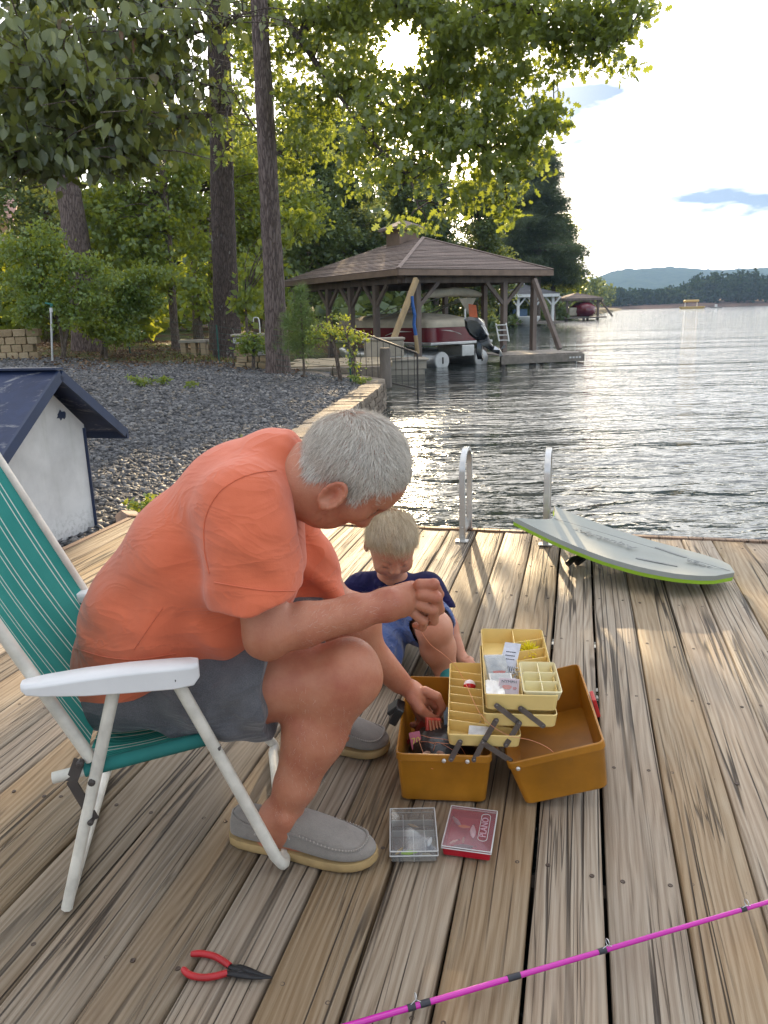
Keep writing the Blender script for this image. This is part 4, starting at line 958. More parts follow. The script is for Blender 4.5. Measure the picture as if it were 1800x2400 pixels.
# ---------- other stems of the wood behind
def bg_tree(label, x0, y0, D, tops, r0, clumps, nleaf, size, lm, bark=B_GREY, seed=0, sub_r=.35, nsub=120, tm=T_DI, droop=0.0):
    b = snap(ad(x0, y0, D)); 
    o = tree('wood_tree', label, b, [ad(x, y, D) for x, y in tops], r0, r0*.5, bark, GT, seed, 24, .25)
    P, subs = cluster([ad(x, y, d) for x, y, d, *_ in clumps], [(q[3], q[3]*1.2, q[4]) for q in clumps], nsub, nleaf, sub_r)
    leaves('crown', o, P, size, tm, lm, droop=droop)
    tp = [ad(x, y, D) for x, y in tops]; limbs(o, bark, seg(tp, 10) if len(tp) > 2 else [tp[0]*(1-k)+tp[-1]*k for k in np.linspace(0, 1, 8)], subs[::max(1, len(subs)//40)], r0*.3, .012)
    return o
bg_tree('slender pale trunk at the far left above the house roof', 104, 640, 30, [(101, 500), (98, 330), (96, 150)], .12, [(60, 300, 30, 2, 1.2), (150, 260, 31, 2, 1), (20, 400, 30, 1.6, 1), (60, 460, 29, 1.4, .8), (130, 520, 30, 1.2, .8)], 7000, .20, L_DARK, B_GREY, 11)
bg_tree('dark wood tree standing behind the thin patchy tree', 428, 715, 33, [(420, 600), (414, 450), (408, 250)], .19, [(420, 330, 33, 2, 1.2), (480, 400, 33, 1.5, 1.2), (350, 300, 34, 2, 1.2), (440, 480, 33, 1.3, 1), (520, 470, 34, 1.2, 1), (560, 400, 34, 1.5, 1), (500, 290, 35, 2, 1.2)], 12000, .20, L_UND, B_GREY, 12)
bg_tree('thin stem close behind the big oak', 452, 700, 29, [(454, 600), (456, 480), (458, 300)], .09, [(520, 520, 28, .9, .7), (540, 450, 28, 1, .8), (530, 380, 28, 1, .8), (550, 580, 27, .7, .5), (430, 600, 28, .6, .5), (630, 480, 30, 1, .7), (660, 440, 31, 1, .7)], 7500, .17, L_UND, B_GREY, 13, .25)
bg_tree('pair of distant stems seen between oak and pine', 538, 690, 44, [(536, 600), (535, 500), (534, 330)], .12, [(540, 480, 44, 2, 1.5), (600, 430, 45, 2.4, 1.6), (660, 400, 45, 2.4, 1.6), (690, 500, 44, 2, 1.3), (650, 560, 43, 1.5, 1)], 9000, .26, L_DARK, B_GREY, 14, .4)
bg_tree('straight distant stem beside the pine trunk', 560, 690, 46, [(558, 600), (556, 500), (555, 330)], .11, [(570, 340, 46, 2.6, 1.6), (640, 320, 46, 2.6, 1.5), (500, 340, 47, 2.6, 1.6)], 6000, .28, L_DARK, B_GREY, 15, .4)
# dark mass of trees behind the boathouse, each on its own stem
for i, (x0, D, h_, lab) in enumerate([(660, 47, 13.5, 'dense dark tree behind the left eave of the brown boathouse'), (745, 49, 13, 'dense dark tree behind the boathouse cupola'), (850, 52, 10.5, 'tall dark tree straight behind the boathouse ridge'), (940, 55, 11, 'dark tree right of the boathouse cupola'), (1030, 57, 11.5, 'dark green tree above the right slope of the boathouse roof'), (1110, 90, 13, 'rounded tree between the brown boathouse and the lakeside pine')]):
    zb = ground_z(*ad(x0, 600, D)[:2]); k = D/1719
    cl = []
    for j in range(9):
        zz = 1.5 + (h_-2)*((j+.5)/9); w = 2.4*(1-abs(zz/h_-.5))
        cl.append((x0+random.uniform(-1, 1)*w/k*.6, 668-(zb+zz-1.15)/k, D+random.uniform(-2, 2), 1.9*random.uniform(.7, 1.1), 1.1))
    bg_tree(lab, x0, 668-(zb-1.15)/k, D, [(x0+random.uniform(-8, 8), 668-(zb+h_*f-1.15)/k) for f in (.3, .6, .9)], .22, cl, 9000, .30, L_DARK, B_GREY, 20+i, .42, 110)
# lakeside pine at the right of the boathouse, tiered
Dp = 88; kp = Dp/1719; lp_b = np.array(ad(1158, 660, Dp)); lp_b[2] = -.4
lp = thing('pine_tree', 'dark tiered pine against the white sky at the right of the boathouse', 'tree', tuple(lp_b), GT)
trunk_mesh([lp_b, ad(1163, 520, Dp), ad(1158, 400, Dp), ad(1160, 325, Dp)], .42, .09, 24, .2, 10, 31).build('trunk', B_GREY, lp, smooth=60)
Ps = []; m = MB(); g_ = np.random.default_rng(9)
for y in np.arange(335, 620, 15):
    f = (y-330)/290; wmax = 20+80*min(1, f*1.25)*(1-.25*max(0, f-.7))
    for s_ in (-1, 1, 1, -1, 0):
        x1 = 1160+s_*wmax*g_.uniform(.55, 1.0)+g_.normal()*6; st = ad(1161, y-4, Dp); e = ad(x1, y+g_.uniform(-6, 12), Dp+g_.normal()*3.2)
        m.tube(seg([st, (st+e)/2+np.array([0, 0, .15]), e], 5), list(np.linspace(.09, .025, 6)), 5, caps=False)
        for q in np.linspace(.3, 1, 5):
            c = st+(e-st)*q; Ps.append(c+g_.normal(size=(40, 3))*np.array([.68, .68, .22]))
m.build('branch', B_GREY, lp, smooth=60)
leaves('crown', lp, np.concatenate(Ps), .55, T_TU, L_PINE, carve=False)
# broad trees at the waterline beneath it
for i, (x0, y0, D, cl, lab) in enumerate([(1195, 655, 94, [(1200, 520, 94, 2.7, 2), (1225, 560, 94, 2, 1.7), (1170, 560, 93, 2.7, 2), (1215, 600, 93, 2, 1.4), (1150, 600, 92, 2.4, 1.5), (1240, 610, 95, 1.1, .6), (1190, 480, 94, 2, 1.4)], 'rounded green tree leaning over the water by the white boathouse'),
                                         (1090, 655, 96, [(1090, 560, 96, 3.2, 2.2), (1120, 510, 96, 3, 2.2), (1060, 500, 96, 3.2, 2.2), (1110, 450, 96, 3, 2), (1080, 600, 95, 3, 1.5), (1090, 400, 96, 3, 2)], 'shaded broadleaf tree behind the right end of the boathouse roof')]):
    bg_tree(lab, x0, y0, D, [(x0, 590), (x0-4, 540), (x0-6, 500)], .28, cl, 12000, .38, L_UND if i == 0 else L_DARK, B_GREY, 40+i, .58, 130)
# deep wood farther back, read as one mass
n = 330; xx = rng.uniform(-62, 2, n); yy_ = rng.uniform(60, 100, n); hh = rng.uniform(7, 11.5, n)
Cc = np.stack([xx, yy_, ground_z(xx, yy_)], 1)
clump_trees(Cc, hh, rng.uniform(4, 7, n), 130, .75, 'deep_wood', 'deep shaded wood behind the bank trees', L_DARK)
n = 90; yy_ = rng.uniform(85, 330, n); xx = shore_x(yy_)-rng.uniform(3, 26, n); Cc = np.stack([xx, yy_, ground_z(xx, yy_)], 1)
clump_trees(Cc, rng.uniform(7, 11, n), rng.uniform(4.5, 7, n), 160, .8, 'shore_wood', 'wooded lake shore running on behind the far boathouses', L_DARK)

# ---------- shrubs on the bank
def shrub(label, stems, clumps, nleaf, size, lm, seed, sub_r=.16, nsub=90, tm=T_OV, droop=.1, name='shrub'):
    b = snap(ad(*stems[0][0])); o = thing(name, label, 'shrub', tuple(b), 'shrubs along the wood edge')
    P, subs = cluster([ad(*q[:3]) for q in clumps], [(q[3], q[3], q[4]) for q in clumps], nsub, nleaf, sub_r)
    leaves('foliage', o, P, size, tm, lm, droop=droop, carve=False)
    m = MB()
    for s_ in stems:
        p = [ad(*q) for q in s_]; p[0] = snap(p[0])-np.array([0, 0, .05]); m.tube(seg(p, 6), list(np.linspace(.05, .02, 7)), 6, caps=False)
    m.build('stem', B_GREY, o, smooth=60)
    limbs(o, B_GREY, [ad(*q) for s_ in stems for q in s_[1:]], subs[::4], .014, .004)
    return o
shrub('wide yellow-green shrub on twin stems behind the sprinkler post', [[(132, 768, 18.5), (150, 690, 18.5), (170, 620, 18.4)], [(138, 766, 18.5), (128, 700, 18.5), (100, 630, 18.6)]],
      [(60, 600, 18.6, .55, .35), (110, 560, 18.6, .5, .32), (170, 580, 18.4, .55, .35), (120, 640, 18.3, .6, .32), (40, 540, 18.8, .5, .3), (200, 640, 18.3, .45, .3), (70, 680, 18.4, .5, .25), (170, 680, 18.2, .45, .25), (20, 620, 18.6, .4, .35), (230, 600, 18.4, .3, .25), (90, 510, 18.8, .4, .25)], 7500, .085, L_BUSH, 1)
shrub('rounded mid-green shrub in front of the thick pine', [[(215, 748, 20.3), (235, 700, 20.3), (260, 640, 20.3)]],
      [(250, 620, 20.4, .6, .4), (300, 600, 20.5, .5, .35), (280, 660, 20.2, .55, .35), (230, 680, 20, .5, .35), (320, 650, 20.4, .4, .3), (250, 715, 19.8, .45, .2), (210, 640, 20.3, .4, .3), (340, 590, 20.8, .3, .3)], 6500, .085, L_BUSH, 2)
shrub('low leafy shrub at the foot of the leaning pine', [[(225, 745, 19.3), (228, 715, 19.3), (232, 700, 19.3)]], [(225, 715, 19.3, .32, .2), (255, 728, 19.3, .25, .15), (195, 700, 19.4, .3, .2)], 1500, .09, L_UND, 3)
shrub('thin shrub with large pale leaves beside the big oak', [[(432, 735, 22.5), (430, 690, 22.5), (425, 640, 22.5)]], [(430, 640, 22.5, .3, .25), (418, 615, 22.6, .25, .2), (440, 670, 22.4, .22, .15)], 420, .15, L_UND, 4)
shrub('drooping broadleaf sapling between oak and pine trunks', [[(536, 745, 20), (532, 690, 20), (530, 640, 20)]], [(535, 640, 20, .3, .22), (548, 590, 20.2, .35, .3), (530, 660, 20, .25, .15), (600, 520, 19.4, .3, .2), (640, 470, 19.4, .3, .2)], 700, .16, L_UND, 5, droop=.6)
# undergrowth thickening the wood edge and the far bank, no plant of it can be told apart
n = 95; yy_ = rng.uniform(27, 44, n); xx = np.minimum(shore_x(yy_)-2.5-rng.random(n)*20, -4.5-rng.random(n)*18); Cc = np.stack([xx, yy_, ground_z(xx, yy_)-.2], 1)
clump_trees(Cc, rng.uniform(1.6, 4.2, n), rng.uniform(1.8, 3.6, n), 170, .30, 'undergrowth', 'tangled green undergrowth among the tree stems', L_UND)
n = 70; yy_ = rng.uniform(36, 125, n); xx = shore_x(yy_)-.3-rng.random(n)*4; Cc = np.stack([xx, yy_, ground_z(xx, yy_)-.4], 1)
clump_trees(Cc, rng.uniform(1.5, 3.5, n), rng.uniform(2, 4, n), 130, .45, 'bank_undergrowth', 'dark bushes lining the far bank', L_DARK)
shrub('pale leafy weeds growing in front of the stone counter', [[(545, 765, 17.9), (548, 740, 17.9), (552, 720, 17.9)]], [(540, 735, 17.9, .28, .16), (562, 745, 17.9, .22, .14), (530, 755, 17.8, .2, .1)], 900, .07, L_BUSH, 7, sub_r=.09)
# leaf litter and grass under the trees, countless
n = 15000; yy_ = 14.6+rng.random(n)**1.3*17; xx = shore_x(yy_)-.8-rng.random(n)*13
P = np.stack([xx, yy_, ground_z(xx, yy_)+.012+.02*rng.random(n)], 1)
keep = yy_ > 17.6+1.0*np.sin(xx*1.3)+rng.normal(size=n)*.8; P = P[keep]
L_LIT = leaf_mat('dry_leaf', (.06, .03, .018), (.15, .085, .045), (.27, .18, .10), (.2, .1, .04), None, .03, .15)
V, F, r_ = scatter(P, rand_frames(len(P), np.array([0, 0, 1.]), .5), .05+.05*rng.random(len(P)), T_DI[0], T_DI[1], rng.random(len(P)))
o = bigmesh('leaf_litter', V, F, L_LIT, None, r_); tag(o, 'dry brown leaf litter under the trees', kind='stuff')
n = 16000; yy_ = 19+rng.random(n)*16; xx = shore_x(yy_)-1.5-rng.random(n)*16; m_ = np.sin(xx*.8+2)*np.sin(yy_*.55)+.4*np.sin(xx*2.1) > .05; xx, yy_ = xx[m_], yy_[m_]
P = np.stack([xx, yy_, ground_z(xx, yy_)], 1); L_GR = leaf_mat('grass_blade', (.05, .08, .02), (.09, .13, .03), (.15, .19, .05), (.3, .34, .04), None, .04, .4)
TG = (np.array([(-.06, 0, 0), (.06, 0, 0), (.02, .25, 1.0)]), np.array([(0, 1, 2)]))
V, F, r_ = scatter(P, rand_frames(len(P), np.array([0, 0, 1.]), .3), .06+.09*rng.random(len(P)), TG[0], TG[1], rng.random(len(P)))
o = bigmesh('grass', V, F, L_GR, None, r_); tag(o, 'thin grass growing under the trees', kind='stuff')
# young pine and sapling by the railing
yp_b = snap(ad(655, 772, 15.7)); yp = thing('young_pine', 'soft bright young pine beside the tall pine trunk', 'tree', tuple(yp_b))
m = MB(); m.tube(seg([yp_b, ad(652, 700, 15.7), ad(648, 620, 15.7)], 6), list(np.linspace(.03, .008, 7)), 6); m.build('trunk', B_GREY, yp, smooth=60)
Ps = []; g_ = np.random.default_rng(11)
for x, y, r in [(648, 630, 10), (645, 650, 16), (655, 670, 22), (640, 690, 26), (668, 700, 26), (640, 720, 30), (670, 735, 30), (650, 750, 28), (632, 740, 22), (625, 700, 14), (682, 720, 18)]:
    Ps.append(np.array([ad(x+a*r*.6, y+b*r*.45, 15.7+c*.15) for a, b, c in g_.normal(size=(60, 3))]))
leaves('crown', yp, np.concatenate(Ps), .15, T_TU, L_YPINE, carve=False)
shrub('thin sapling with small round leaves trailing over the railing', [[(770, 812, 14.6), (760, 760, 14.6), (745, 715, 14.6)], [(735, 800, 14.9), (720, 740, 14.9), (690, 700, 15)]],
      [(700, 715, 15, .25, .12), (735, 720, 14.8, .25, .1), (765, 735, 14.6, .2, .08), (745, 690, 14.7, .12, .08), (770, 790, 14.5, .1, .12), (765, 760, 14.6, .1, .1), (790, 722, 14.5, .1, .05), (680, 735, 15.1, .2, .08), (725, 680, 14.7, .1, .06)], 900, .055, L_BUSH, 6, sub_r=.07)
# ---------- near tree with big hanging leaves, trunk outside the picture
nt_b = snap((-6.2, 6.6, 0)); nt = tree('dogwood_tree', 'near tree with large drooping leaves hanging in from the upper left', nt_b, [(-6.1, 6.6, 1.5), (-5.9, 6.5, 3.0), (-5.5, 6.4, 4.4)], .14, .07, B_GREY, GT, 51, 20)
bp = [[(-5.9, 6.5, 3.0), ad(-160, 250, 6.4), ad(60, 300, 6.3), ad(200, 320, 6.2), ad(320, 325, 6.2)],
      [(-5.8, 6.5, 3.4), ad(-150, 200, 6.7), ad(100, 225, 6.6), ad(300, 240, 6.6), ad(430, 255, 6.7), ad(500, 225, 6.8)],
      [(-5.7, 6.5, 3.8), ad(-150, 130, 7), ad(150, 150, 7), ad(350, 160, 7), ad(470, 190, 7)],
      [(-5.6, 6.4, 4.1), ad(-100, 50, 6.4), ad(150, 60, 6.3), ad(330, 80, 6.3), ad(470, 60, 6.4), ad(525, 30, 6.5)],
      [(-5.5, 6.4, 4.4), ad(-100, -40, 7.2), ad(150, -20, 7.2), ad(350, 10, 7.2), ad(500, -10, 7.2)],
      [(-5.9, 6.5, 2.8), ad(-120, 300, 5.8), ad(0, 310, 5.7), ad(80, 330, 5.7), ad(130, 345, 5.7)],
      [(-5.7, 6.5, 3.5), ad(-50, 120, 5.8), ad(80, 150, 5.7), ad(180, 200, 5.7), ad(250, 230, 5.8)],
      [(-5.6, 6.4, 3.9), ad(-50, 90, 8), ad(120, 110, 8), ad(300, 110, 8), ad(430, 130, 8)],
      [(-5.6, 6.4, 3.9), ad(-50, 190, 8), ad(120, 190, 8), ad(260, 290, 8), ad(380, 300, 8)]]
LP = []; m = MB(); g_ = np.random.default_rng(21)
for l in bp:
    P = seg(l, 24); m.tube(P, list(np.linspace(.03, .006, 25)), 6, caps=False)
    for p in P[4:]:
        for k in range(4):
            e = p + g_.normal(size=3)*np.array([.22, .35, .10]) + np.array([0, 0, -.02]); m.tube([p, (p+e)/2+np.array([0, 0, .03]), e], [.006, .004, .003], 4, caps=False)
            for q in range(15): LP.append(p+(e-p)*g_.random()+g_.normal(size=3)*np.array([.10, .12, .05]))
m.build('limb', B_GREY, nt, smooth=60)
LP = np.array(LP); dv_ = LP-CAMP; xd = (900+FPX*(dv_ @ CR)/(dv_ @ FW))/1.085; yd = (1200-FPX*(dv_ @ CU)/(dv_ @ FW))/1.085
LP = LP[(rng.random(len(LP)) < np.clip((500-xd)/190, .10, 1)) & (rng.random(len(LP)) < np.clip((400-yd)/50, .05, 1))]     # the crown thins out towards its tip
leaves('crown', nt, LP, .088, T_OV, L_DOG, droop=.72, carve=True, jit=.3)
# ================================================================== THINGS ON THE BANK
def block_wall(name, label, cat, o, ang, n, courses, L, Hh, dep, mat, stagger=.5, taper=.02):
    th = thing(name, label, cat, tuple(o)); Fr = Frame(np.array(o)*np.array([1, 1, 0]), ang)
    for c in range(courses):
        a = -stagger*L*(c % 2)
        for i in range(n):
            l = L*random.uniform(.82, 1.15); m = MB(); 
            ob = link('block', random.choice(smeshes), None, th); p = Fr(a+l/2, dep/2+taper*c, o[2]+Hh*(c+.5)); ob.location = p-np.array(o); ob.scale = (l*.97, dep, Hh*.97); ob.rotation_euler = (0, 0, ang+random.uniform(-.02, .02))
            ob.material_slots[0].link = 'OBJECT'; ob.material_slots[0].material = mat
            a += l
    return th
t = NT('tan_wall_block'); v = t.coord('Object'); oi = t.n('ObjectInfo'); n1 = t.noise(v, 3, 5, .6)
c = t.ramp(oi.outputs['Random'], (0, (.36, .27, .16)), (.5, (.48, .36, .22)), (.9, (.52, .42, .28)), (.95, (.66, .66, .66)))
t.pbr(t.mix(t.math('MULTIPLY', n1, .4), c, (.5, .45, .4), 'MULTIPLY'), .9, t.bump(n1, .6, .05)); M_TAN = t.m
o_ = snap(ad(-60, 782, 18.6)); o_[2] -= .08
block_wall('garden_wall', 'stacked tan stone garden wall at the left edge of the gravel', 'wall', o_, R(6), 6, 4, .27, .178, .3, M_TAN)
M_GALV = simple('galvanised_pipe', (.55, .57, .58), .4, .08, 8, Metallic=.8)
M_TEALP = simple('green_plastic', (.03, .20, .16), .45, .1)
M_GPOST = simple('green_fence_steel', (.012, .085, .065), .55, .2)
sp = thing('sprinkler_post', 'slim pipe post with a small green sprinkler head on top', 'sprinkler', tuple(snap(ad(112, 780, 17.6))))
b_ = snap(ad(112, 780, 17.6)); tp = ad(110, 668, 17.6)
m = MB(); m.tube([b_-np.array([0, 0, .1]), tp], .024, 8); m.build('pipe', M_GALV, sp, smooth=60)
m = MB(); m.tube([tp-np.array([0, 0, .06]), tp+np.array([0, 0, .03])], .034, 10); m.build('collar', M_WHITE, sp, smooth=40)
m = MB(); m.tube([tp, tp+np.array([0, 0, .09])], .012, 6); m.box(tp+np.array([-.03, 0, .12]), (.16, .05, .035), rotm(ry=.2)); m.box(tp+np.array([.02, 0, .085]), (.05, .04, .05)); m.build('head', M_TEALP, sp, bevel=.008)
fence_pts = []
for i, (x, y0, y1, D, lab) in enumerate([(280, 752, 668, 21, 'green steel fence post left of the thin tree'), (473, 772, 690, 19, 'green steel fence post in front of the big oak'), (757, 806, 722, 14.8, 'green steel fence post beside the railing')]):
    b_ = snap(ad(x, y0, D)); h_ = (y0-y1)*D/1719
    o = thing('fence_post', lab, 'fence post', tuple(b_), 'green wire fence posts')
    m = MB(); m.beam(b_-np.array([0, 0, .2]), b_+np.array([0, 0, h_]), .035, .012); m.beam(b_+np.array([0, .012, -.2]), b_+np.array([0, .012, h_-.01]), .010, .03); m.build('post', M_GPOST, o)
    m = MB()
    for z in np.arange(.1, h_, .12): m.box(b_+np.array([0, -.012, z]), (.02, .012, .015))
    m.build('stud', M_GPOST, o); fence_pts.append((b_, h_))
wf = thing('wire_fence', 'fine wire mesh fence strung between the green posts', 'fence', tuple(fence_pts[0][0]))
for (a, ha), (b_, hb) in zip(fence_pts[:-1], fence_pts[1:]):
    for f in (.05, .2, .35, .5, .65, .8, .97):
        m = MB(); m.tube(seg([a+np.array([0, 0, ha*f]), (a+b_)/2+np.array([0, 0, (ha+hb)/2*f-.03]), b_+np.array([0, 0, hb*f])], 6), .003, 4); m.build('wire', M_GPOST, wf)
# masonry counter with sink and tap
co = snap(ad(549, 752, 18.4)); cn = thing('masonry_counter', 'tan stone garden counter with pale top between the two big trunks', 'counter', tuple(co))
for c in range(5):
    for i in range(3):
        ob = link('block', random.choice(smeshes), None, cn); ob.location = (-.36+i*.27+(c % 2)*.05, .2, .07+c*.145); ob.scale = (.26, .4, .142); ob.material_slots[0].link = 'OBJECT'; ob.material_slots[0].material = M_TAN
m = MB(); m.box(co+np.array([-.05, .2, .77]), (.95, .5, .05)); m.build('top', M_BEIGE, cn, bevel=.01)
tpp = co+np.array([.13, .2, .79]); m = MB(); m.tube(seg([tpp, tpp+np.array([0, 0, .25]), tpp+np.array([-.03, 0, .36]), tpp+np.array([-.12, 0, .36]), tpp+np.array([-.14, 0, .28])], 14), .014, 8); m.build('tap', M_ALU, cn, smooth=60)
bo = snap(ad(420, 750, 21.5)); bn = thing('stone_bench', 'small pale stone block bench under the trees', 'bench', tuple(bo))
m = MB(); m.box(bo+np.array([0, 0, .40]), (.75, .4, .08)); m.build('seat', M_BEIGE, bn, bevel=.01)
for s_ in (-.27, 0, .27): m = MB(); m.box(bo+np.array([s_, 0, .18]), (.14, .34, .4)); m.build('leg', M_TAN, bn, bevel=.01)
# house behind the shrubs
hs = thing('house', 'pale clapboard house corner hidden behind the shrubs at the far left', 'house', tuple(snap(ad(20, 700, 33))))
M_SID = simple('cream_siding', (.55, .52, .45), .7, .08); M_ROOFR = simple('faded_red_roof', (.42, .24, .20), .85, .15)
h0 = ad(-90, 690, 33); h1 = ad(46, 690, 33); zt = ad(0, 480, 33)[2]; zb = h0[2]-.5
for k in range(22):
    z0 = zb+(zt-zb)*k/22; m = MB(); m.box(((h0[0]+h1[0])/2, 33.1-.004*(k % 2), z0+(zt-zb)/44), (h1[0]-h0[0], .2, (zt-zb)/22*.96), rotm(rx=-.02)); m.build('siding_board', M_SID, hs)
m = MB(); m.add([(h0[0], 32.4, zt), (h1[0]+.5, 32.4, zt), (h1[0]-.6, 36, zt+1.6), (h0[0], 36, zt+1.6), (h0[0], 32.4, zt-.15), (h1[0]+.5, 32.4, zt-.15)], [(0, 1, 2, 3), (4, 5, 1, 0), (1, 5, 2)]); m.build('roof', M_ROOFR, hs)
for x in (8, 36):
    w0 = ad(x, 600, 32.9); m = MB(); m.box(w0, (.5, .08, 1.7)); f_ = m.build('window', M_BLACK, hs); m = MB(); m.box(w0+np.array([.31, 0, 0]), (.1, .1, 1.8)); m.build('frame', M_WHITE, f_)
    m = MB(); m.box(w0+np.array([-.31, 0, 0]), (.1, .1, 1.8)); m.build('frame', M_WHITE, f_)
rf = thing('porch_rail', 'dark porch railing in front of the pale house', 'railing', tuple(ad(20, 680, 31)))
for z in (640, 690): m = MB(); m.tube([ad(-60, z, 31), ad(60, z, 31)], .02, 5); m.build('rail', M_DARKM, rf)
for x in range(-55, 60, 6): m = MB(); m.tube([ad(x, 640, 31), ad(x, 690, 31)], .01, 4); m.build('baluster', M_DARKM, rf)

# ---- small pump shed at the deck's left edge
M_SHEDW = None
t = NT('shed_wall_paint'); v = t.coord('Object'); n1 = t.noise(v, 3.2, 6, .62); n2 = t.noise(t.coord('Object', (14, 14, 1.6)), 1, 5, .65)
sp_ = t.n('SeparateXYZ', {0: v}); low = t.math('SUBTRACT', 1.0, t.math('MULTIPLY', t.math('ADD', sp_.outputs[2], .10), 3.2), clamp=True)
c = t.ramp(n1, (.3, (.46, .47, .47)), (.6, (.62, .63, .625)), (.8, (.68, .685, .68)))
c = t.mix(t.math('MULTIPLY', t.ramp(n2, (.55, 0), (.75, 1)), .35), c, (.33, .36, .31))
mould = t.math('MULTIPLY', t.ramp(t.noise(v, 42, 5, .7), (.48, 0), (.62, 1)), low)
c = t.mix(mould, c, (.16, .17, .15)); t.pbr(c, .7, t.bump(n2, .15, .01)); M_SHEDW = t.m
t = NT('shed_roof_blue'); v = t.coord('Object'); nw = t.noise(t.coord('Object', (2.2, 6, 6), rot=(0, 0, .5)), 2.2, 6, .72, .6)
c = t.mix(t.ramp(nw, (.54, 0), (.70, .75)), t.ramp(t.noise(v, 7, 4), (.3, (.008, .016, .05)), (.7, (.018, .035, .10))), (.36, .36, .36))
t.pbr(c, .55, t.bump(nw, .25, .006)); M_SHEDR = t.m
M_SHEDB = simple('blue_trim', (.014, .028, .075), .45, .15)
SC = np.array([-1.80, 4.64, 0]); sU = -DU; sV = -DV     # along wall (towards viewer), and away to the left
def SP(tt, d, z): return SC + sU*tt + sV*d + np.array([0, 0, z])
shed = thing('pump_shed', 'small white shed with a peeling dark blue gabled roof beside the deck', 'shed', tuple(SP(.35, .5, -.13)))
sw, ap, ev = .70, .90, .50
zw = .58
m = MB(); poly = [(0, -.14), (sw, -.14), (sw, zw-.03), (sw/2, ap-.06), (0, zw-.03)]
m.loft([[SP(a, 0, z) for a, z in poly], [SP(a, .95, z) for a, z in poly]]); m.build('wall', M_SHEDW, shed)
tr = MB()
for s_ in (-1, 1):
    e_t = sw/2 + s_*.56; m = MB()
    q = [SP(sw/2, -.13, ap), SP(e_t, -.13, ev-.005), SP(e_t, 1.1, ev-.005), SP(sw/2, 1.1, ap)]
    q2 = [p-np.array([0, 0, .022]) for p in q]; m.add(q+q2, [(0, 1, 2, 3), (7, 6, 5, 4), (0, 4, 5, 1), (1, 5, 6, 2), (2, 6, 7, 3), (3, 7, 4, 0)]); m.build('roof_panel', M_SHEDR, shed)
    m = MB(); m.beam(SP(sw/2, -.142, ap-.028), SP(e_t, -.142, ev-.033), .018, .055); m.build('rake_trim', M_SHEDB, shed)
    m = MB(); m.beam(SP(e_t+s_*.012, -.15, ev-.04), SP(e_t+s_*.012, 1.1, ev-.04), .018, .06); m.build('eave_trim', M_SHEDB, shed)
m = MB(); m.beam(SP(sw/2, -.14, ap+.006), SP(sw/2, 1.1, ap+.006), .07, .012); m.build('ridge_cap', M_SHEDB, shed)
m = MB(); m.beam(SP(.012, -.006, -.1), SP(.012, -.006, zw-.05), .02, .008); m.build('corner_strip', M_SHEDB, shed)
g_ = random.Random(3); m = MB(); cp = SP(.2, -.004, .63)
ring = [cp + sU*(.045*math.cos(a)*g_.uniform(.5, 1.1)) + np.array([0, 0, .035*math.sin(a)*g_.uniform(.4, 1.1)]) for a in np.linspace(0, 6.283, 15)[:-1]]
m.loft([ring, [p+sV*.003 for p in ring]]); m.build('blue_patch', M_SHEDB, shed)
# rock, ferns, weeds
rk = link('rock', stone_mesh(.12, .1, .09, 55, .012), None); rk.location = snap((-1.62, 4.72, 0))+np.array([0, 0, .03]); rk.rotation_euler = (.2, .3, .8); tag(rk, 'pinkish fist-sized rock lying beside the shed corner', 'rock')
rk.material_slots[0].link = 'OBJECT'; rk.material_slots[0].material = simple('pink_rock', (.42, .30, .24), .85, .2, 9, .5, 40)
def fern(p, label, n, L, seed, mat=L_BUSH):
    g = np.random.default_rng(seed); p = snap(p); o = thing('fern', label, 'fern', tuple(p), 'ferns in the gravel'); C = []; m = MB()
    for i in range(n):
        a = g.random()*6.28; d = np.array([math.cos(a), math.sin(a), 0]); el = g.uniform(.7, 1.3)
        pts = [p+d*L*f*math.cos(el*(1-f*.5))+np.array([0, 0, L*(math.sin(el)*f-.35*f*f)]) for f in np.linspace(0, 1, 9)]
        m.tube(pts, .003, 4, caps=False)
        for f, q in zip(np.linspace(0, 1, 9), pts):
            if f > .15: C += [q+g.normal(size=3)*.012*(1.3-f)*3 for _ in range(5)]
    m.build('frond_stem', L_BUSH, o); leaves('foliage', o, np.array(C), .045, T_DI, mat, carve=False); return o
fern(ad(305, 798, 13.2), 'larger bright green fern growing in the gravel', 9, .30, 1); fern(ad(348, 790, 13.6), 'smaller fern right of the large one', 6, .24, 2)
fern(ad(402, 800, 13), 'single pale fern sprig in the gravel', 3, .18, 3); fern(ad(520, 937, 7.6), 'tiny green weed in the gravel above the orange shirt', 3, .09, 4); fern(ad(668, 972, 6.6), 'small green sprout close to the stone wall', 4, .08, 5)
fern((-1.55, 5.0, 0), 'leafy weed behind the man beside the shed', 6, .16, 6); fern(ad(775, 815, 14.3), 'green sprout at the foot of the railing', 7, .28, 7)

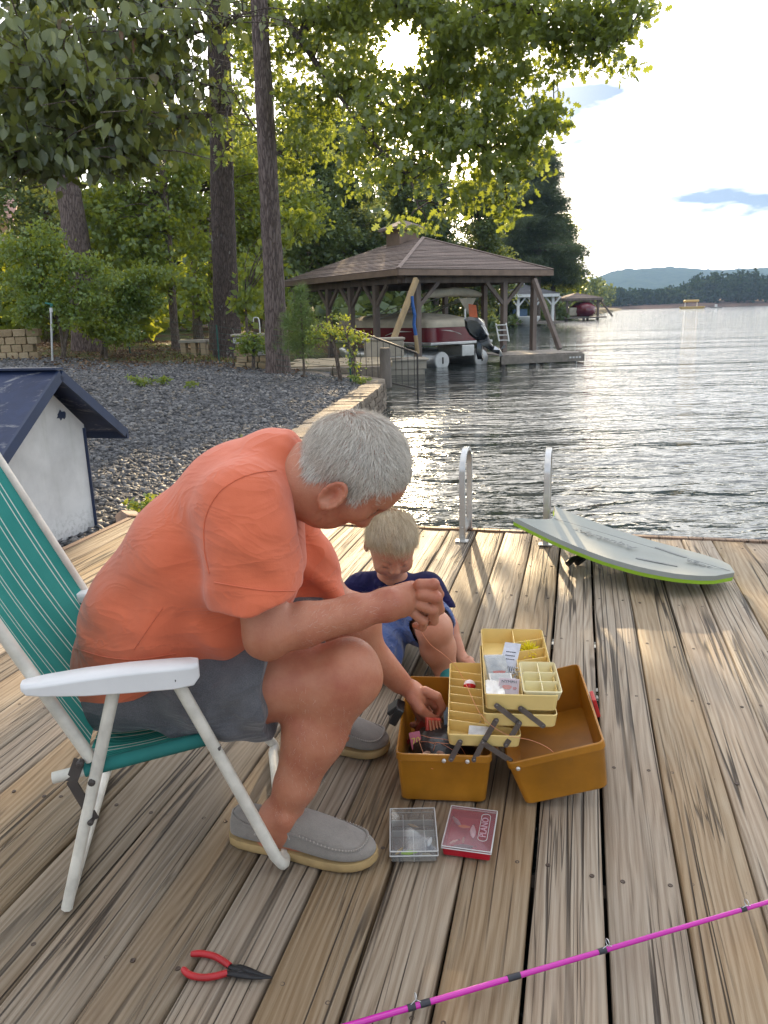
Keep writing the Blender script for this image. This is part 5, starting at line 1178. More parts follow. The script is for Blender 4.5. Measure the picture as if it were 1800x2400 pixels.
# ================================================================== THINGS ON THE DECK
def tmesh(s, size, depth=0.0006):
    cu_ = bpy.data.curves.new('lettering', 'FONT'); cu_.body = s; cu_.size = size; cu_.extrude = depth; cu_.align_x = 'CENTER'; cu_.align_y = 'CENTER'
    ob = bpy.data.objects.new('lettering', cu_); COL.objects.link(ob); dg = bpy.context.evaluated_depsgraph_get(); dg.update()
    me = bpy.data.meshes.new_from_object(ob.evaluated_get(dg)); bpy.data.objects.remove(ob); bpy.data.curves.remove(cu_); return me
def text(s, size, o, ax, ay, mat, parent, name='lettering'):
    me = tmesh(s, size); me.materials.clear(); me.materials.append(mat)
    ob = link(name, me, None, parent); ax, ay = nrm(ax), nrm(ay); az = np.cross(ax, ay); q = np.asarray(o)-worldorig(parent)
    ob.matrix_local = Matrix(((ax[0], ay[0], az[0], q[0]), (ax[1], ay[1], az[1], q[1]), (ax[2], ay[2], az[2], q[2]), (0, 0, 0, 1))); return ob
def rr3(o, M, a0, a1, b0, b1, r, z, n=4): return [np.asarray(o)+M @ np.array((a, b, z)) for a, b in rrect(a0, a1, b0, b1, r, n)]
def tub(o, M, base, rim, h, th, r=.012, lip=0.0, floor=None):
    m = MB(); fl = th if floor is None else floor; ins = lambda q, d: (q[0]+d, q[1]-d, q[2]+d, q[3]-d)
    rings = [rr3(o, M, *ins(base, .004), r, 0), rr3(o, M, *base, r, .004)]
    if lip > 0: rings += [rr3(o, M, *ins(rim, lip), r, h-.022), rr3(o, M, *rim, r, h-.018)]
    rings += [rr3(o, M, *rim, r, h-.002), rr3(o, M, *ins(rim, .0015), r, h), rr3(o, M, *ins(rim, th), max(r-th, .003), h), rr3(o, M, *ins(base, th), max(r-th, .003), fl)]
    m.loft(rings); return m
# ---- folding chair
M_CW = simple('cream_enamel_tube', (.68, .65, .57), .42, .13, 22, .08, 70)
M_CP = simple('white_arm_plastic', (.74, .74, .74), .42, .04, 9)
t = NT('teal_striped_webbing'); a_ = t.n('Attribute', attribute_name='rnd'); v = t.coord('Object')
f = a_.outputs['Fac']
def stripe(c0, w): return t.math('LESS_THAN', t.math('ABSOLUTE', t.math('SUBTRACT', f, c0)), w)
ssum = None
for c0 in (.10, .135, .235, .275, .40, .435, .55, .59, .70, .74, .86, .895):
    s_ = stripe(c0, .0042); ssum = s_ if ssum is None else t.math('MAXIMUM', ssum, s_)
wv = t.n('TexWave', {'Scale': 150.0, 'Distortion': .4}, wave_type='BANDS', bands_direction='Z'); t.set(wv.inputs['Vector'], v)
base = t.ramp(t.math('ADD', t.math('MULTIPLY', wv.outputs['Fac'], .5), t.math('MULTIPLY', t.noise(v, 9, 4), .5)), (.2, (.03, .22, .20)), (.8, (.075, .38, .345)))
c = t.mix(ssum, base, (.60, .70, .64))
d = t.n('BsdfDiffuse', {'Color': c}); tr_ = t.n('BsdfTranslucent', {'Color': c}); mx = t.n('MixShader', {0: .35}); t.set(mx.inputs[1], d); t.set(mx.inputs[2], tr_)
b_ = t.bump(wv.outputs['Fac'], .5, .002); t.set(d.inputs['Normal'], b_)
t.t.links.new(mx.outputs[0], t.out.inputs[0]); M_WEB = t.m
CW = nrm((-.17, .985, 0))*.475
chair = thing('folding_chair', 'white-framed folding lawn chair with teal striped webbing, the man sits on it', 'chair', (-.5, 1.55, 0))
Bb, Bt = np.array([-.590, 1.335, .335]), np.array([-.845, 1.262, .955])
Sf = np.array([-.375, 1.395, .325]); Sr = np.array([-.600, 1.335, .300])
def cs(p, s_): return np.asarray(p, float)+CW*s_
for s_ in (0, 1):
    m = MB(); m.tube([cs(Bb+(Bb-Bt)*.02, s_), cs(Bt, s_)], .0125, 10); m.build('back_tube', M_CW, chair, smooth=60)
    m = MB(); m.tube([cs(Sr+nrm(Sr-Sf)*.06, s_), cs(Sf, s_)], .0115, 10); m.build('seat_tube', M_CW, chair, smooth=60)
    A0, A1 = cs((-.522, 1.335, .475), s_), cs((-.662, 1.305, .006), s_)
    m = MB(); m.tube([A0, A1], [.0125, .0115], 8, flat=1.0); m.build('rear_leg', M_CW, chair, smooth=60)
    # armrest: loft along its length
    R_ = []
    a0, a1 = cs((-.672, 1.285, .510), s_), cs((-.365, 1.362, .508), s_); ax = nrm(a1-a0); sd = nrm(np.cross(ax, (0, 0, 1)))
    for f, hh_, ww in ((0, .006, .012), (.03, .014, .020), (.12, .020, .024), (.35, .032, .026), (.6, .038, .026), (.85, .040, .025), (.96, .036, .023), (1.0, .022, .016)):
        c_ = a0+(a1-a0)*f+np.array([0, 0, .006*math.sin(f*3.1)])
        R_.append([c_+sd*ww*x+np.array([0, 0, z]) for x, z in ((-1, 0), (-.7, .006), (.7, .006), (1, 0), (1, -hh_), (.6, -hh_-.002), (-.6, -hh_-.002), (-1, -hh_))])
    m = MB(); m.loft(R_); arm = m.build('armrest', M_CP, chair, smooth=40, bevel=.002)
    for q in ((-.521, 1.335, .489), (-.412, 1.357, .489)):
        p = cs(q, s_)-sd*0; m = MB(); m.lathe(p+np.cross((0, 0, 1), ax)*(-.0285 if s_ == 0 else .0285), [(.005, -.002), (.005, .0015), (.003, .003)], 10, -np.cross((0, 0, 1), ax)); m.build('rivet', M_DARKM, arm, smooth=30)
    for q, r_ in (((-.345, 1.378, .318), .006), ((-.580, 1.320, .287), .007), ((-.592, 1.318, .200), .006), ((-.600, 1.325, .325), .007)):
        m = MB(); m.lathe(cs(q, s_)+np.array([0, -.006, 0]), [(r_, -.006), (r_, .006), (r_*.6, .009)], 10, (0.1, -1, 0)); m.build('rivet', M_DARKM, chair, smooth=30)
    m = MB(); m.beam(cs((-.602, 1.322, .33), s_), cs((-.622, 1.318, .285), s_), .004, .022, (1, 0, 0)); m.beam(cs((-.622, 1.318, .287), s_), cs((-.588, 1.318, .20), s_), .004, .02, (1, 0, 0)); m.build('hinge_plate', M_DARKM, chair)
# front leg + floor bar = one bent tube
fl = [(-.412, 1.358, .478), (-.345, 1.373, .30), (-.285, 1.385, .14), (-.250, 1.392, .045), (-.236, 1.400, .019), (-.236, 1.425, .0135)]
P = [np.array(p) for p in fl]; far = [p+CW for p in P]
path = seg(P[:4], 10) + seg(P[3:], 6)[1:] + [far[-1]-np.array([0, .05, 0])] + list(reversed(seg([far[3], far[4], far[5]-np.array([0, .05, 0])], 6)[:-1])) + list(reversed(seg(far[:4], 10)[:-1]))
m = MB(); m.tube(path, .0125, 10); m.build('front_leg', M_CW, chair, smooth=60)
m = MB(); m.tube([cs((-.661, 1.305, .012), 0), cs((-.661, 1.305, .012), 1)], .0115, 8); m.build('rear_floor_bar', M_CW, chair, smooth=60)
m = MB(); m.tube([Bt, Bt+CW], .0125, 10); m.build('top_tube', M_CW, chair, smooth=60)
def webbing(name, e0, e1, w0, w1, nu, nv, sag):
    V_, F_, A_ = [], [], []
    for i in range(nu+1):
        for j in range(nv+1):
            u, v_ = i/nu, j/nv; p = (e0+(e1-e0)*u)*(1-v_)+(w0+(w1-w0)*u)*v_
            V_.append(p+sag*4*v_*(1-v_)*(.35+.65*math.sin(math.pi*u))); A_.append(v_)
    for i in range(nu):
        for j in range(nv): a = i*(nv+1)+j; F_.append((a, a+1, a+nv+2, a+nv+1))
    return bigmesh(name, np.array(V_), np.array(F_), M_WEB, chair, np.array(A_), True)
bn_ = nrm(np.cross(Bt-Bb, CW)); bn_ = bn_ if bn_[0] < 0 else -bn_
off = np.array([.004, 0, .014])
webbing('back_webbing', Bb+off*.3, Bt+off*.3, Bb+CW+off*.3, Bt+CW+off*.3, 16, 40, bn_*.035)
webbing('seat_webbing', Sr+np.array([0, 0, .012]), Sf+np.array([.012, 0, .011]), Sr+CW+np.array([0, 0, .012]), Sf+CW+np.array([.012, 0, .011]), 12, 40, np.array([0, 0, -.035]))
for s_ in (0, 1):     # webbing wrapped round the seat rails
    m = MB(); m.tube([cs(Sr, s_), cs(Sf+nrm(Sf-Sr)*.004, s_)], .0145, 10); m.build('webbing_edge', simple('teal_edge', (.012, .15, .135), .8, .15), chair, smooth=60)

# ---- tackle box
M_BOX = simple('ochre_plastic', (.40, .165, .012), .40, .16, 11, .14, 90, .0010)
M_BOXI = M_BOX
M_TRAY = simple('cream_tray_plastic', (.78, .58, .22), .38, .06, 9, .03, 100)
M_TRAYL = simple('pale_insert_plastic', (.80, .72, .44), .4, .05, 9, .03, 100)
M_ARM = simple('dull_steel_link', (.20, .18, .17), .42, .15, 30, .1, 120, Metallic=.8)
M_RIV = simple('rivet_silver', (.75, .74, .70), .3, .05, Metallic=.7)
TA = R(-6); TM = rotm(rz=TA); TO = np.array([.022, 1.632, .004])
box = thing('tackle_box', 'open ochre plastic tackle box with fold-out cream trays', 'tackle box', tuple(TO))
def TL(a, b, z): return TO+TM @ np.array((a, b, z))
tub(TO, TM, (0, .205, 0, .375), (-.010, .218, -.014, .389), .135, .004, .016, .003).build('base', M_BOX, box, smooth=35)
hy = R(16.5); LM = TM @ rotm(ry=-hy); LO = TO+TM @ np.array((.298, .0, -.001))
lid = tub(LO, LM, (0, .200, -.004, .378), (-.012, .220, -.018, .392), .128, .0045, .018, .003).build('lid', M_BOX, box, smooth=35)
m = MB(); m.tube([TL(.229, .02, .125), TL(.229, .36, .125)], .006, 8); m.build('hinge', M_BOX, box, smooth=50)
for (a, b, z) in ((.105, -.017, .122), (.160, -.0175, .122)):
    m = MB(); m.lathe(TL(a, b, z), [(.0052, -.001), (.0052, .002), (.003, .004)], 12, TM @ np.array((0, -1, 0))); m.build('rivet', M_RIV, box, smooth=30)
m = MB(); p_ = LO+LM @ np.array((.012, -.021, .112)); m.lathe(p_, [(.0052, -.001), (.0052, .002), (.003, .004)], 12, TM @ np.array((0, -1, 0))); m.build('rivet', M_RIV, lid, smooth=30)
# black latch on the left side, red latch on the lid
m = MB(); m.box(TL(-.022, .18, .135), (.022, .055, .05), TM @ rotm(ry=.5)); m.box(TL(-.030, .18, .150), (.012, .045, .035), TM @ rotm(ry=.9)); m.build('latch', simple('black_latch', (.02, .02, .02), .4), box, bevel=.003)
m = MB(); m.box(LO+LM @ np.array((.227, .19, .108)), (.010, .05, .05), LM); m.build('latch', simple('red_latch', (.45, .02, .02), .4), lid, bevel=.002)
def tray(a, b, z, w, L, h, name='tray'):
    o = TL(a, b, z); return tub(o, TM, (.004, w-.004, .004, L-.004), (0, w, 0, L), h, .0022, .010).build(name, M_TRAY, box, smooth=35), o
tr1, o1 = tray(.113, .000, .148, .172, .385, .034)
tr2, o2 = tray(.197, .012, .196, .172, .385, .036)
tr3, o3 = tray(.200, .012, .238, .170, .385, .044)
def div(par, o, p0, p1, h, th=.0018):
    m = MB(); a, b = o+TM @ np.array((*p0, h/2+.002)), o+TM @ np.array((*p1, h/2+.002)); m.beam(a, b, th, h); m.build('divider', M_TRAY, par)
for k in range(7): div(tr1, o1, (.004, .075+k*.044), (.168, .040+k*.044), .028)
div(tr3, o3, (.088, .004), (.088, .381), .038); 
for yy_ in (.215, .27, .33): div(tr3, o3, (.090, yy_-.02), (.166, yy_+.01), .034)
for k in range(6): div(tr2, o2, (.004, .05+k*.05), (.168, .05+k*.05), .028)
ins = tub(o3+TM @ np.array((.093, .006, .022)), TM, (.004, .080, .004, .150), (-.004, .086, -.003, .155), .030, .002, .008).build('insert_box', M_TRAYL, box, smooth=35)
oi_ = o3+TM @ np.array((.093, .006, .022))
for yy_ in (.05, .098): m = MB(); m.beam(oi_+TM @ np.array((.004, yy_, .016)), oi_+TM @ np.array((.080, yy_, .016)), .0015, .026); m.build('divider', M_TRAYL, ins)
m = MB(); m.beam(oi_+TM @ np.array((.042, .005, .0155)), oi_+TM @ np.array((.042, .150, .0155)), .0015, .026); m.build('divider', M_TRAYL, ins)
# steel cantilever links on the near side
def lnk(px0, py0, px1, py1, y, nm='link_arm', over=0.0):
    a, b = at(px0, py0, y), at(px1, py1, y-over); m = MB(); d = nrm(b-a); sd = np.array([0, 1, 0])
    nrm_ = nrm(np.cross(d, sd)); rings = []
    n_ = 6; pts = []
    for k in range(n_+1): th_ = math.pi/2+math.pi*k/n_; pts.append(a+d*math.cos(th_)*.0065+nrm_*math.sin(th_)*.0065)
    for k in range(n_+1): th_ = -math.pi/2+math.pi*k/n_; pts.append(b+d*math.cos(th_)*.0065+nrm_*math.sin(th_)*.0065)
    m.loft([[p-sd*.0008 for p in pts], [p+sd*.0008 for p in pts]]); m.build(nm, M_ARM, box)
    for q in (a, b):
        m = MB(); m.lathe(q-sd*.001, [(.0036, 0), (.0036, .0015), (.002, .0026)], 8, -sd); m.build('rivet', M_ARM, box)
s_px = lambda x, y: (1000+x*450/1659, 1450+y*450/1659)
for (x0, y0, x1, y1, yy_) in ((605, 752, 800, 905, 1.612), (800, 905, 685, 1092, 1.607), (812, 775, 1005, 925, 1.612), (600, 880, 485, 1075, 1.607), (485, 1075, 410, 1220, 1.600), (288, 1065, 210, 1215, 1.605), (490, 1078, 722, 1225, 1.603)):
    lnk(*s_px(x0, y0), *s_px(x1, y1), yy_)
# ---- things lying in the trays and box
def lure(label, p, L, col, ang, grp='lures in the flat boxes'):
    o = thing('lure', label, 'lure', tuple(p), grp); d = np.array([math.cos(ang), math.sin(ang), 0]); m = MB(); m.tube([p-d*L/2, p-d*L*.3, p, p+d*L*.3, p+d*L/2], [.0015, L*.13, L*.17, L*.11, .002], 10, flat=.7); m.build('body', simple('lure_%s' % label.split()[0], col, .3, .1), o, smooth=60)
    m = MB(); q = p+d*L*.55; m.tube(seg([q, q+np.array([.004, 0, .002]), q+np.array([.003, -.004, 0])], 5), .0006, 4); m.build('hook', M_DARKM, o)
def inT(o, a, b, z): return o+TM @ np.array((a, b, z))
M_CLR = NT('clear_plastic'); M_CLR_ = M_CLR
g1 = M_CLR.n('BsdfGlass', {'Roughness': .12, 'IOR': 1.2, 'Color': (.95, .96, .96, 1)}); tr_ = M_CLR.n('BsdfTransparent', {'Color': (.86, .87, .87, 1)}); gl = M_CLR.n('BsdfGlossy', {'Roughness': .12})
lw = M_CLR.n('LayerWeight', {'Blend': .35}); m1 = M_CLR.n('MixShader', {0: M_CLR.math('MULTIPLY_ADD', lw.outputs['Fresnel'], .7, .05)}); M_CLR.set(m1.inputs[1], tr_); M_CLR.set(m1.inputs[2], gl)
d_ = M_CLR.n('BsdfDiffuse', {'Color': (.8, .8, .78, 1)}); m2 = M_CLR.n('MixShader', {0: .10}); M_CLR.set(m2.inputs[1], m1); M_CLR.set(m2.inputs[2], d_)
M_CLR.t.links.new(m2.outputs[0], M_CLR.out.inputs[0]); M_CLR = M_CLR.m
M_RBOB = simple('red_bobber', (.55, .01, .02), .2, .06, Coat_Weight=.5); M_WBOB = simple('white_bobber', (.82, .72, .76), .25, .04)
def small(name, label, cat, p, group=None): return thing(name, label, cat, tuple(p), group)
bp_ = inT(o1, .055, .268, .022); bob = small('bobber', 'round red and white fishing bobber in the lower tray', 'bobber', bp_)
m = MB(); m.lathe(bp_, [(.0005, -.017), (.008, -.015), (.014, -.0095), (.017, -.001), (.0168, .0005)], 18, (.1, .75, .65)); m.build('red_half', M_RBOB, bob, smooth=60)
m = MB(); m.lathe(bp_, [(.0168, .0005), (.0155, .007), (.011, .013), (.005, .016), (.0005, .017)], 18, (.1, .75, .65)); m.build('white_half', M_WBOB, bob, smooth=60)
for (a, b, lab, sz) in ((.095, .215, 'treble hook lying in the middle of the lower tray', .022), (.035, .215, 'small dark hook left of the treble hook', .012)):
    p = inT(o1, a, b, .008); o = small('fish_hook', lab, 'hook', p); m = MB(); m.tube([p, p+np.array([0, sz, .003])], .001, 5)
    for k in range(3):
        an = k*2.1; d = np.array([math.cos(an), .0, abs(math.sin(an))*.6]); m.tube([p, p+d*sz*.3-np.array([0, .003, 0]), p+d*sz*.45+np.array([0, .003, 0]), p+d*sz*.5+np.array([0, .009, 0])], .0009, 5)
    m.build('wire', M_DARKM, o)
p = inT(o1, .085, .11, .012); o = small('feather_lure', 'small pale feathered lure near the front of the lower tray', 'lure', p); g_ = np.random.default_rng(2); m = MB()
for k in range(16): d = nrm(g_.normal(size=3)+np.array([0, 0, .6]))*.02; m.tube([p, p+d*.6, p+d+np.array([0, 0, -.004])], [.0018, .0014, .0004], 4)
m.build('feathers', simple('pale_feather', (.6, .45, .3), .8), o)
p = inT(o3, .128, .285, .02); o = small('fly_lure', 'fluffy bright yellow lure in the top tray', 'lure', p); m = MB()
for k in range(110): d = nrm(g_.normal(size=3)+np.array([-.3, 0, .5]))*.030; m.tube([p, p+d*.6, p+d+g_.normal(size=3)*.004], [.0022, .0018, .0006], 4)
m.build('fluff', simple('yellow_fluff', (.80, .68, .01), .8), o)
m = MB(); m.tube([p+np.array([.012, 0, .002]), p+np.array([.03, -.008, 0])], [.004, .002], 6); m.build('head', M_DARKM, o, smooth=60)
p = oi_+TM @ np.array((.022, .120, .006)); o = link('red_bead_lure', None) if False else small('bead_lure', 'tiny red plastic lure in the pale insert box', 'lure', p); m = MB()
for k in range(5): m.box(p+np.array([math.cos(k*1.4)*.005, math.sin(k*1.4)*.006, .003]), (.006, .006, .006), rotm(k, k*.7, k*.3))
m.build('beads', M_RBOB, o, bevel=.001)
M_CARD = simple('grey_print_card', (.5, .52, .58), .5, .1, 60); M_CARD2 = simple('pink_card', (.70, .52, .58), .45, .06, 30); M_ORG = simple('orange_red_print', (.80, .10, .03), .5, .04); M_INK = simple('print_ink', (.03, .03, .04), .6, .03); M_PKT = M_CLR
def card(p, w, h, M, mat, th=.0012):
    m = MB(); m.box(p, (w, h, th), M); return m
def pkt(name, label, p, w, h, M, mat, blobs=(), texts=(), puff=0):
    o = small(name, label, 'packet', p, 'hook packets in the top tray'); card(p, w, h, M, mat).build('card', mat, o)
    for (a, b, ww, hh_, mm) in blobs:
        q = p+M @ np.array((a, b, .0012)); m = MB(); ring = [q+M @ np.array((math.cos(t_)*ww/2*(1+.15*math.sin(3*t_)), math.sin(t_)*hh_/2*(1+.2*math.cos(2*t_)), 0)) for t_ in np.linspace(0, 6.283, 13)[:-1]]; m.loft([ring, [x+M @ np.array((0, 0, .0006)) for x in ring]]); m.build('print', mm, o)
    for (s_, sz, a, b, mm) in texts: text(s_, sz, p+M @ np.array((a, b, .0014)), M[:, 0], M[:, 1], mm, o)
    if puff:
        m = MB(); R2 = [[p+M @ np.array((x*w*.5*k, y*h*.5*k, z)) for x, y in ((-1, -1), (0, -1), (1, -1), (1, 0), (1, 1), (0, 1), (-1, 1), (-1, 0))] for k, z in ((.98, .002), (.92, puff*.7), (.6, puff))]; m.loft(R2, False, True); m.build('sleeve', M_CLR, o, smooth=40)
    return o
pkt('hook_packet', 'pink and white hook packet with orange-red mark in the top tray', inT(o3, .058, .045, .035), .048, .066, TM @ rotm(rx=.35, rz=-.12), M_CARD2, [(-.004, .004, .022, .016, M_ORG), (-.012, -.024, .014, .010, M_ORG), (.014, .002, .010, .010, M_RBOB), (.014, -.02, .012, .008, simple('green_print', (.12, .25, .05), .5))], [('NYMPH', .011, 0, .022, M_INK)], .003)
pkt('hook_packet', 'clear packet with an orange print label at the back of the top tray', inT(o3, .035, .165, .032), .055, .095, TM @ rotm(rx=.25, rz=.10), simple('frosted_packet', (.58, .60, .60), .25, .15, 40, .5, 60, .004), [(.004, -.02, .032, .014, M_ORG), (-.016, -.026, .010, .008, simple('green_print', (.12, .25, .05), .5))], [], .008)
pkt('hook_packet', 'grey printed card leaning in the middle of the top tray', inT(o3, .070, .205, .040), .042, .10, TM @ rotm(rx=.45, rz=-.25), M_CARD, [], [('||||||', .02, .004, -.036, M_INK), ('-----', .016, 0, .02, M_INK), ('-----', .016, 0, .008, M_INK), ('------', .014, 0, -.004, M_INK)])
p = inT(o3, .042, .105, .032); o = small('hook_case', 'small white hinged plastic case in the top tray', 'case', p); MM = TM @ rotm(rx=.12, rz=.08)
m = MB(); m.box(p, (.056, .034, .010), MM); m.build('body', M_WHITE, o, bevel=.002); m = MB(); m.box(p+np.array([0, 0, .0058]), (.048, .026, .002), MM); m.build('lid', M_CLR, o, bevel=.001)
p = inT(o3, .078, .125, .030); o = small('hook_pile', 'tangle of silver hooks and swivels beside the white case', 'hooks', p); m = MB()
for k in range(16):
    a = p+g_.normal(size=3)*np.array([.006, .018, .005]); d = nrm(g_.normal(size=3)*np.array([.5, 1, .4])); m.tube(seg([a, a+d*.012, a+d*.02+np.array([.004, 0, 0]), a+d*.014+np.array([.006, 0, 0])], 6), .0012, 4)
m.build('wire', M_ALU, o)
p = inT(o3, .026, .045, .022); o = small('plastic_pouch', 'crumpled clear pouch at the front left of the top tray', 'pouch', p); me_m = MB(); g2 = np.random.default_rng(8)
grid = [[p+TM @ np.array(((i/7-.5)*.044, (j/9-.5)*.075, .012+.008*g2.random())) for j in range(10)] for i in range(8)]
me_m.add([q for r_ in grid for q in r_], [(i*10+j, i*10+j+1, (i+1)*10+j+1, (i+1)*10+j) for i in range(7) for j in range(9)]); me_m.build('film', simple('white_film', (.72, .70, .66), .3, .1), o, smooth=80)
p = inT(o1, .075, .038, .020); o = small('plastic_pouch', 'little square clear pouch in the front of the lower tray', 'pouch', p); m = MB(); m.box(p, (.05, .036, .004), TM @ rotm(rx=.3, rz=-.1)); m.build('film', simple('frosted_packet', (.58, .60, .60), .25), o, bevel=.002)
# inside the base
p = TL(.060, .045, .05); o = small('rope_coil', 'coil of pinkish-brown cord in the front of the box', 'cord', p); m = MB()
for k in range(4): m.tube(seg([p+np.array([.035*math.cos(a)*(1-.1*k)+.006*k, .022*math.sin(a), .02+.006*k+.004*math.sin(3*a)]) for a in np.linspace(0, 6.1, 14)], 36), .0065, 7)
m.build('strand', simple('pink_brown_cord', (.42, .25, .18), .75, .2, 60, .4, 200), o, smooth=60)
p = TL(.165, .035, .085); o = small('spool', 'brass-coloured line spool in the box', 'spool', p); m = MB(); m.lathe(p, [(.022, -.012), (.022, -.009), (.013, -.008), (.013, .008), (.022, .009), (.022, .012)], 18, (.2, .3, 1)); m.build('body', simple('amber_spool', (.45, .22, .05), .3), o, smooth=30)
p = TL(.10, .13, .03); o = small('black_bag', 'black crumpled bag filling the box behind the cord', 'bag', p); m = MB(); g2 = np.random.default_rng(18)
m.loft([[p+TM @ np.array((math.cos(a)*.085*k*(1+.15*g2.random()), math.sin(a)*.10*k*(1+.15*g2.random()), z+.01*g2.random())) for a in np.linspace(0, 6.283, 19)[:-1]] for k, z in ((.9, -.015), (1, .02), (.85, .05), (.4, .065))]); m.build('body', simple('black_bag_plastic', (.015, .014, .014), .35, .2, 20, .5, 40, .006), o, smooth=60)
p = TL(.125, .205, .095); o = small('lure_bag', 'clear packet with dark print standing in the box by the left hand', 'packet', p); MM = TM @ rotm(rx=1.2, rz=.15)
m = MB(); m.box(p, (.05, .08, .003), MM); m.build('card', simple('blue_grey_packet', (.30, .38, .45), .3, .3, 50), o)
p = TL(.075, .165, .085); o = small('worm_packet', 'red soft-bait packet held in the lowered left hand', 'packet', p); MM = TM @ rotm(rx=1.0, ry=.3, rz=.5)
m = MB(); m.box(p, (.05, .085, .008), MM, .9); m.build('bag', simple('red_bait_bag', (.45, .02, .02), .2, .4, 26, .5, 50, .004, tint=(.65, .12, .08)), o, bevel=.003)
for q in range(4): m = MB(); a = p+MM @ np.array((-.016+q*.01, 0, .006)); m.tube(seg([a-MM @ np.array((0, .03, 0)), a+MM @ np.array((.003, 0, .002)), a+MM @ np.array((0, .032, 0))], 8), .0035, 6); m.build('worm', simple('orange_worm', (.50, .20, .10), .3), o, smooth=60)
p = TL(.032, .118, .085); o = small('bait_wrapper', 'pink wrapper with yellow numerals below the left hand', 'packet', p); MM = TM @ rotm(rx=1.15, ry=-.2, rz=.1)
m = MB(); m.box(p, (.028, .055, .002), MM); m.build('card', simple('pink_wrapper', (.60, .16, .24), .35), o); text('70', .024, p+MM @ np.array((0, .004, .0016)), MM[:, 0], MM[:, 1], simple('yellow_print', (.8, .7, .12), .5), o)
for (a, b, lab, col, L_, an) in [(.05, .165, 'brown crankbait in the lower tray', (.20, .11, .05), .034, .2), (.12, .305, 'dull gold spinner in the lower tray', (.45, .30, .08), .028, -.6), (.10, .155, 'red and white plug in the lower tray', (.55, .10, .07), .030, .5), (.06, .345, 'black jig at the back of the lower tray', (.03, .03, .03), .026, 1.2)]:
    lure(lab, inT(o1, a, b, .010), L_, col, an, 'loose lures in the trays')
# more odds and ends in the back of the base
for k, (a, b, lab, col, rx, w_, h_) in enumerate([(.045, .255, 'dark green bait packet at the back of the box', (.04, .09, .04), .9, .05, .07), (.10, .30, 'brown paper packet at the back of the box', (.22, .13, .07), .6, .06, .07), (.06, .33, 'black packet against the back wall of the box', (.02, .02, .02), 1.1, .06, .06), (.12, .10, 'dull silver packet by the cord in the box', (.30, .30, .29), .35, .045, .06), (.03, .20, 'dark red bait packet under the left hand', (.22, .02, .02), .8, .04, .07)]):
    p = TL(a, b, .06); o = small('bait_packet', lab, 'packet', p); MM = TM @ rotm(rx=rx, ry=.2*math.sin(k), rz=k*1.3); m = MB(); g3 = np.random.default_rng(k)
    gr = [[p+MM @ np.array(((i/5-.5)*w_, (j/6-.5)*h_, .006*g3.random())) for j in range(7)] for i in range(6)]; m.add([q for r_ in gr for q in r_]+[q-MM @ np.array((0, 0, .006)) for r_ in gr for q in r_], [(i*7+j, i*7+j+1, (i+1)*7+j+1, (i+1)*7+j) for i in range(5) for j in range(6)]+[(42+(i+1)*7+j, 42+(i+1)*7+j+1, 42+i*7+j+1, 42+i*7+j) for i in range(5) for j in range(6)]); m.build('bag', simple('bait_bag_%d' % k, col, .3, .3, 30, .3, 60), o, smooth=50)
p = TL(.10, .07, .10); o = small('line_tangle', 'loose tangle of thin orange line in the box', 'line', p); m = MB(); g3 = np.random.default_rng(77)
m.tube(seg([p+TM @ (g3.normal(size=3)*np.array([.035, .05, .012])) for _ in range(16)], 120), .0006, 4); m.build('strand', simple('orange_monofilament', (.75, .30, .16), .35, .05), o)
# ---- small flat lure boxes
def small_box(name, label, corner, ang, w, L, h, hl, mat_b, mat_l):
    M = rotm(rz=ang); o = np.array(corner, float); th = thing(name, label, 'lure box', tuple(o))
    tub(o, M, (.001, w-.001, .001, L-.001), (0, w, 0, L), h, .0016, .004).build('base', mat_b, th, smooth=35)
    m = MB(); k = .0015
    rings = [rr3(o, M, -k, w+k, -k, L+k, .005, h+.0006), rr3(o, M, -k, w+k, -k, L+k, .005, h+hl), rr3(o, M, k, w-k, k, L-k, .004, h+hl+.001)]
    m.loft(rings, False, True); m.build('lid', mat_l, th, smooth=35)
    for (a0, b0, a1, b1) in ((-k, -k, w+k, -k), (w+k, -k, w+k, L+k), (w+k, L+k, -k, L+k), (-k, L+k, -k, -k)):
        m = MB(); m.tube([o+M @ np.array((a0, b0, h+hl)), o+M @ np.array((a1, b1, h+hl))], .0011, 6); m.build('rim', M_RIMC, th, smooth=60)
        m = MB(); m.tube([o+M @ np.array((a0, b0, h+.001)), o+M @ np.array((a1, b1, h+.001))], .0013, 6); m.build('rim', M_RIMC, th, smooth=60)
    return th, o, M
M_RIMC = simple('frosted_rim', (.62, .62, .60), .3, .06)
cb, co_, cM = small_box('lure_box', 'clear plastic lure box lying left of the red one', (-.006, 1.412, .003), R(-1.0), .100, .145, .018, .012, M_CLR, M_CLR)
for (p0, p1) in (((.028, .03), (.028, .142)), ((.075, .03), (.075, .142)), ((.002, .085), (.098, .085)), ((.002, .122), (.098, .122)), ((.050, .002), (.050, .085))):
    m = MB(); m.beam(co_+cM @ np.array((*p0, .009)), co_+cM @ np.array((*p1, .009)), .0014, .015); m.build('divider', M_RIMC, cb)
lure('lime green lure at the front of the clear box', co_+cM @ np.array((.040, .018, .012)), .036, (.42, .75, .02), .1)
lure('dull red lure at the front left of the clear box', co_+cM @ np.array((.018, .026, .010)), .026, (.45, .12, .08), .9)
lure('dark feathered lure in the back of the clear box', co_+cM @ np.array((.052, .095, .010)), .045, (.05, .04, .035), .15)
lure('tan cork lure in the back of the clear box', co_+cM @ np.array((.050, .108, .012)), .026, (.42, .30, .18), -.5)
lure('pale shell-like lure at the front right of the clear box', co_+cM @ np.array((.080, .015, .008)), .026, (.40, .36, .26), -.4)
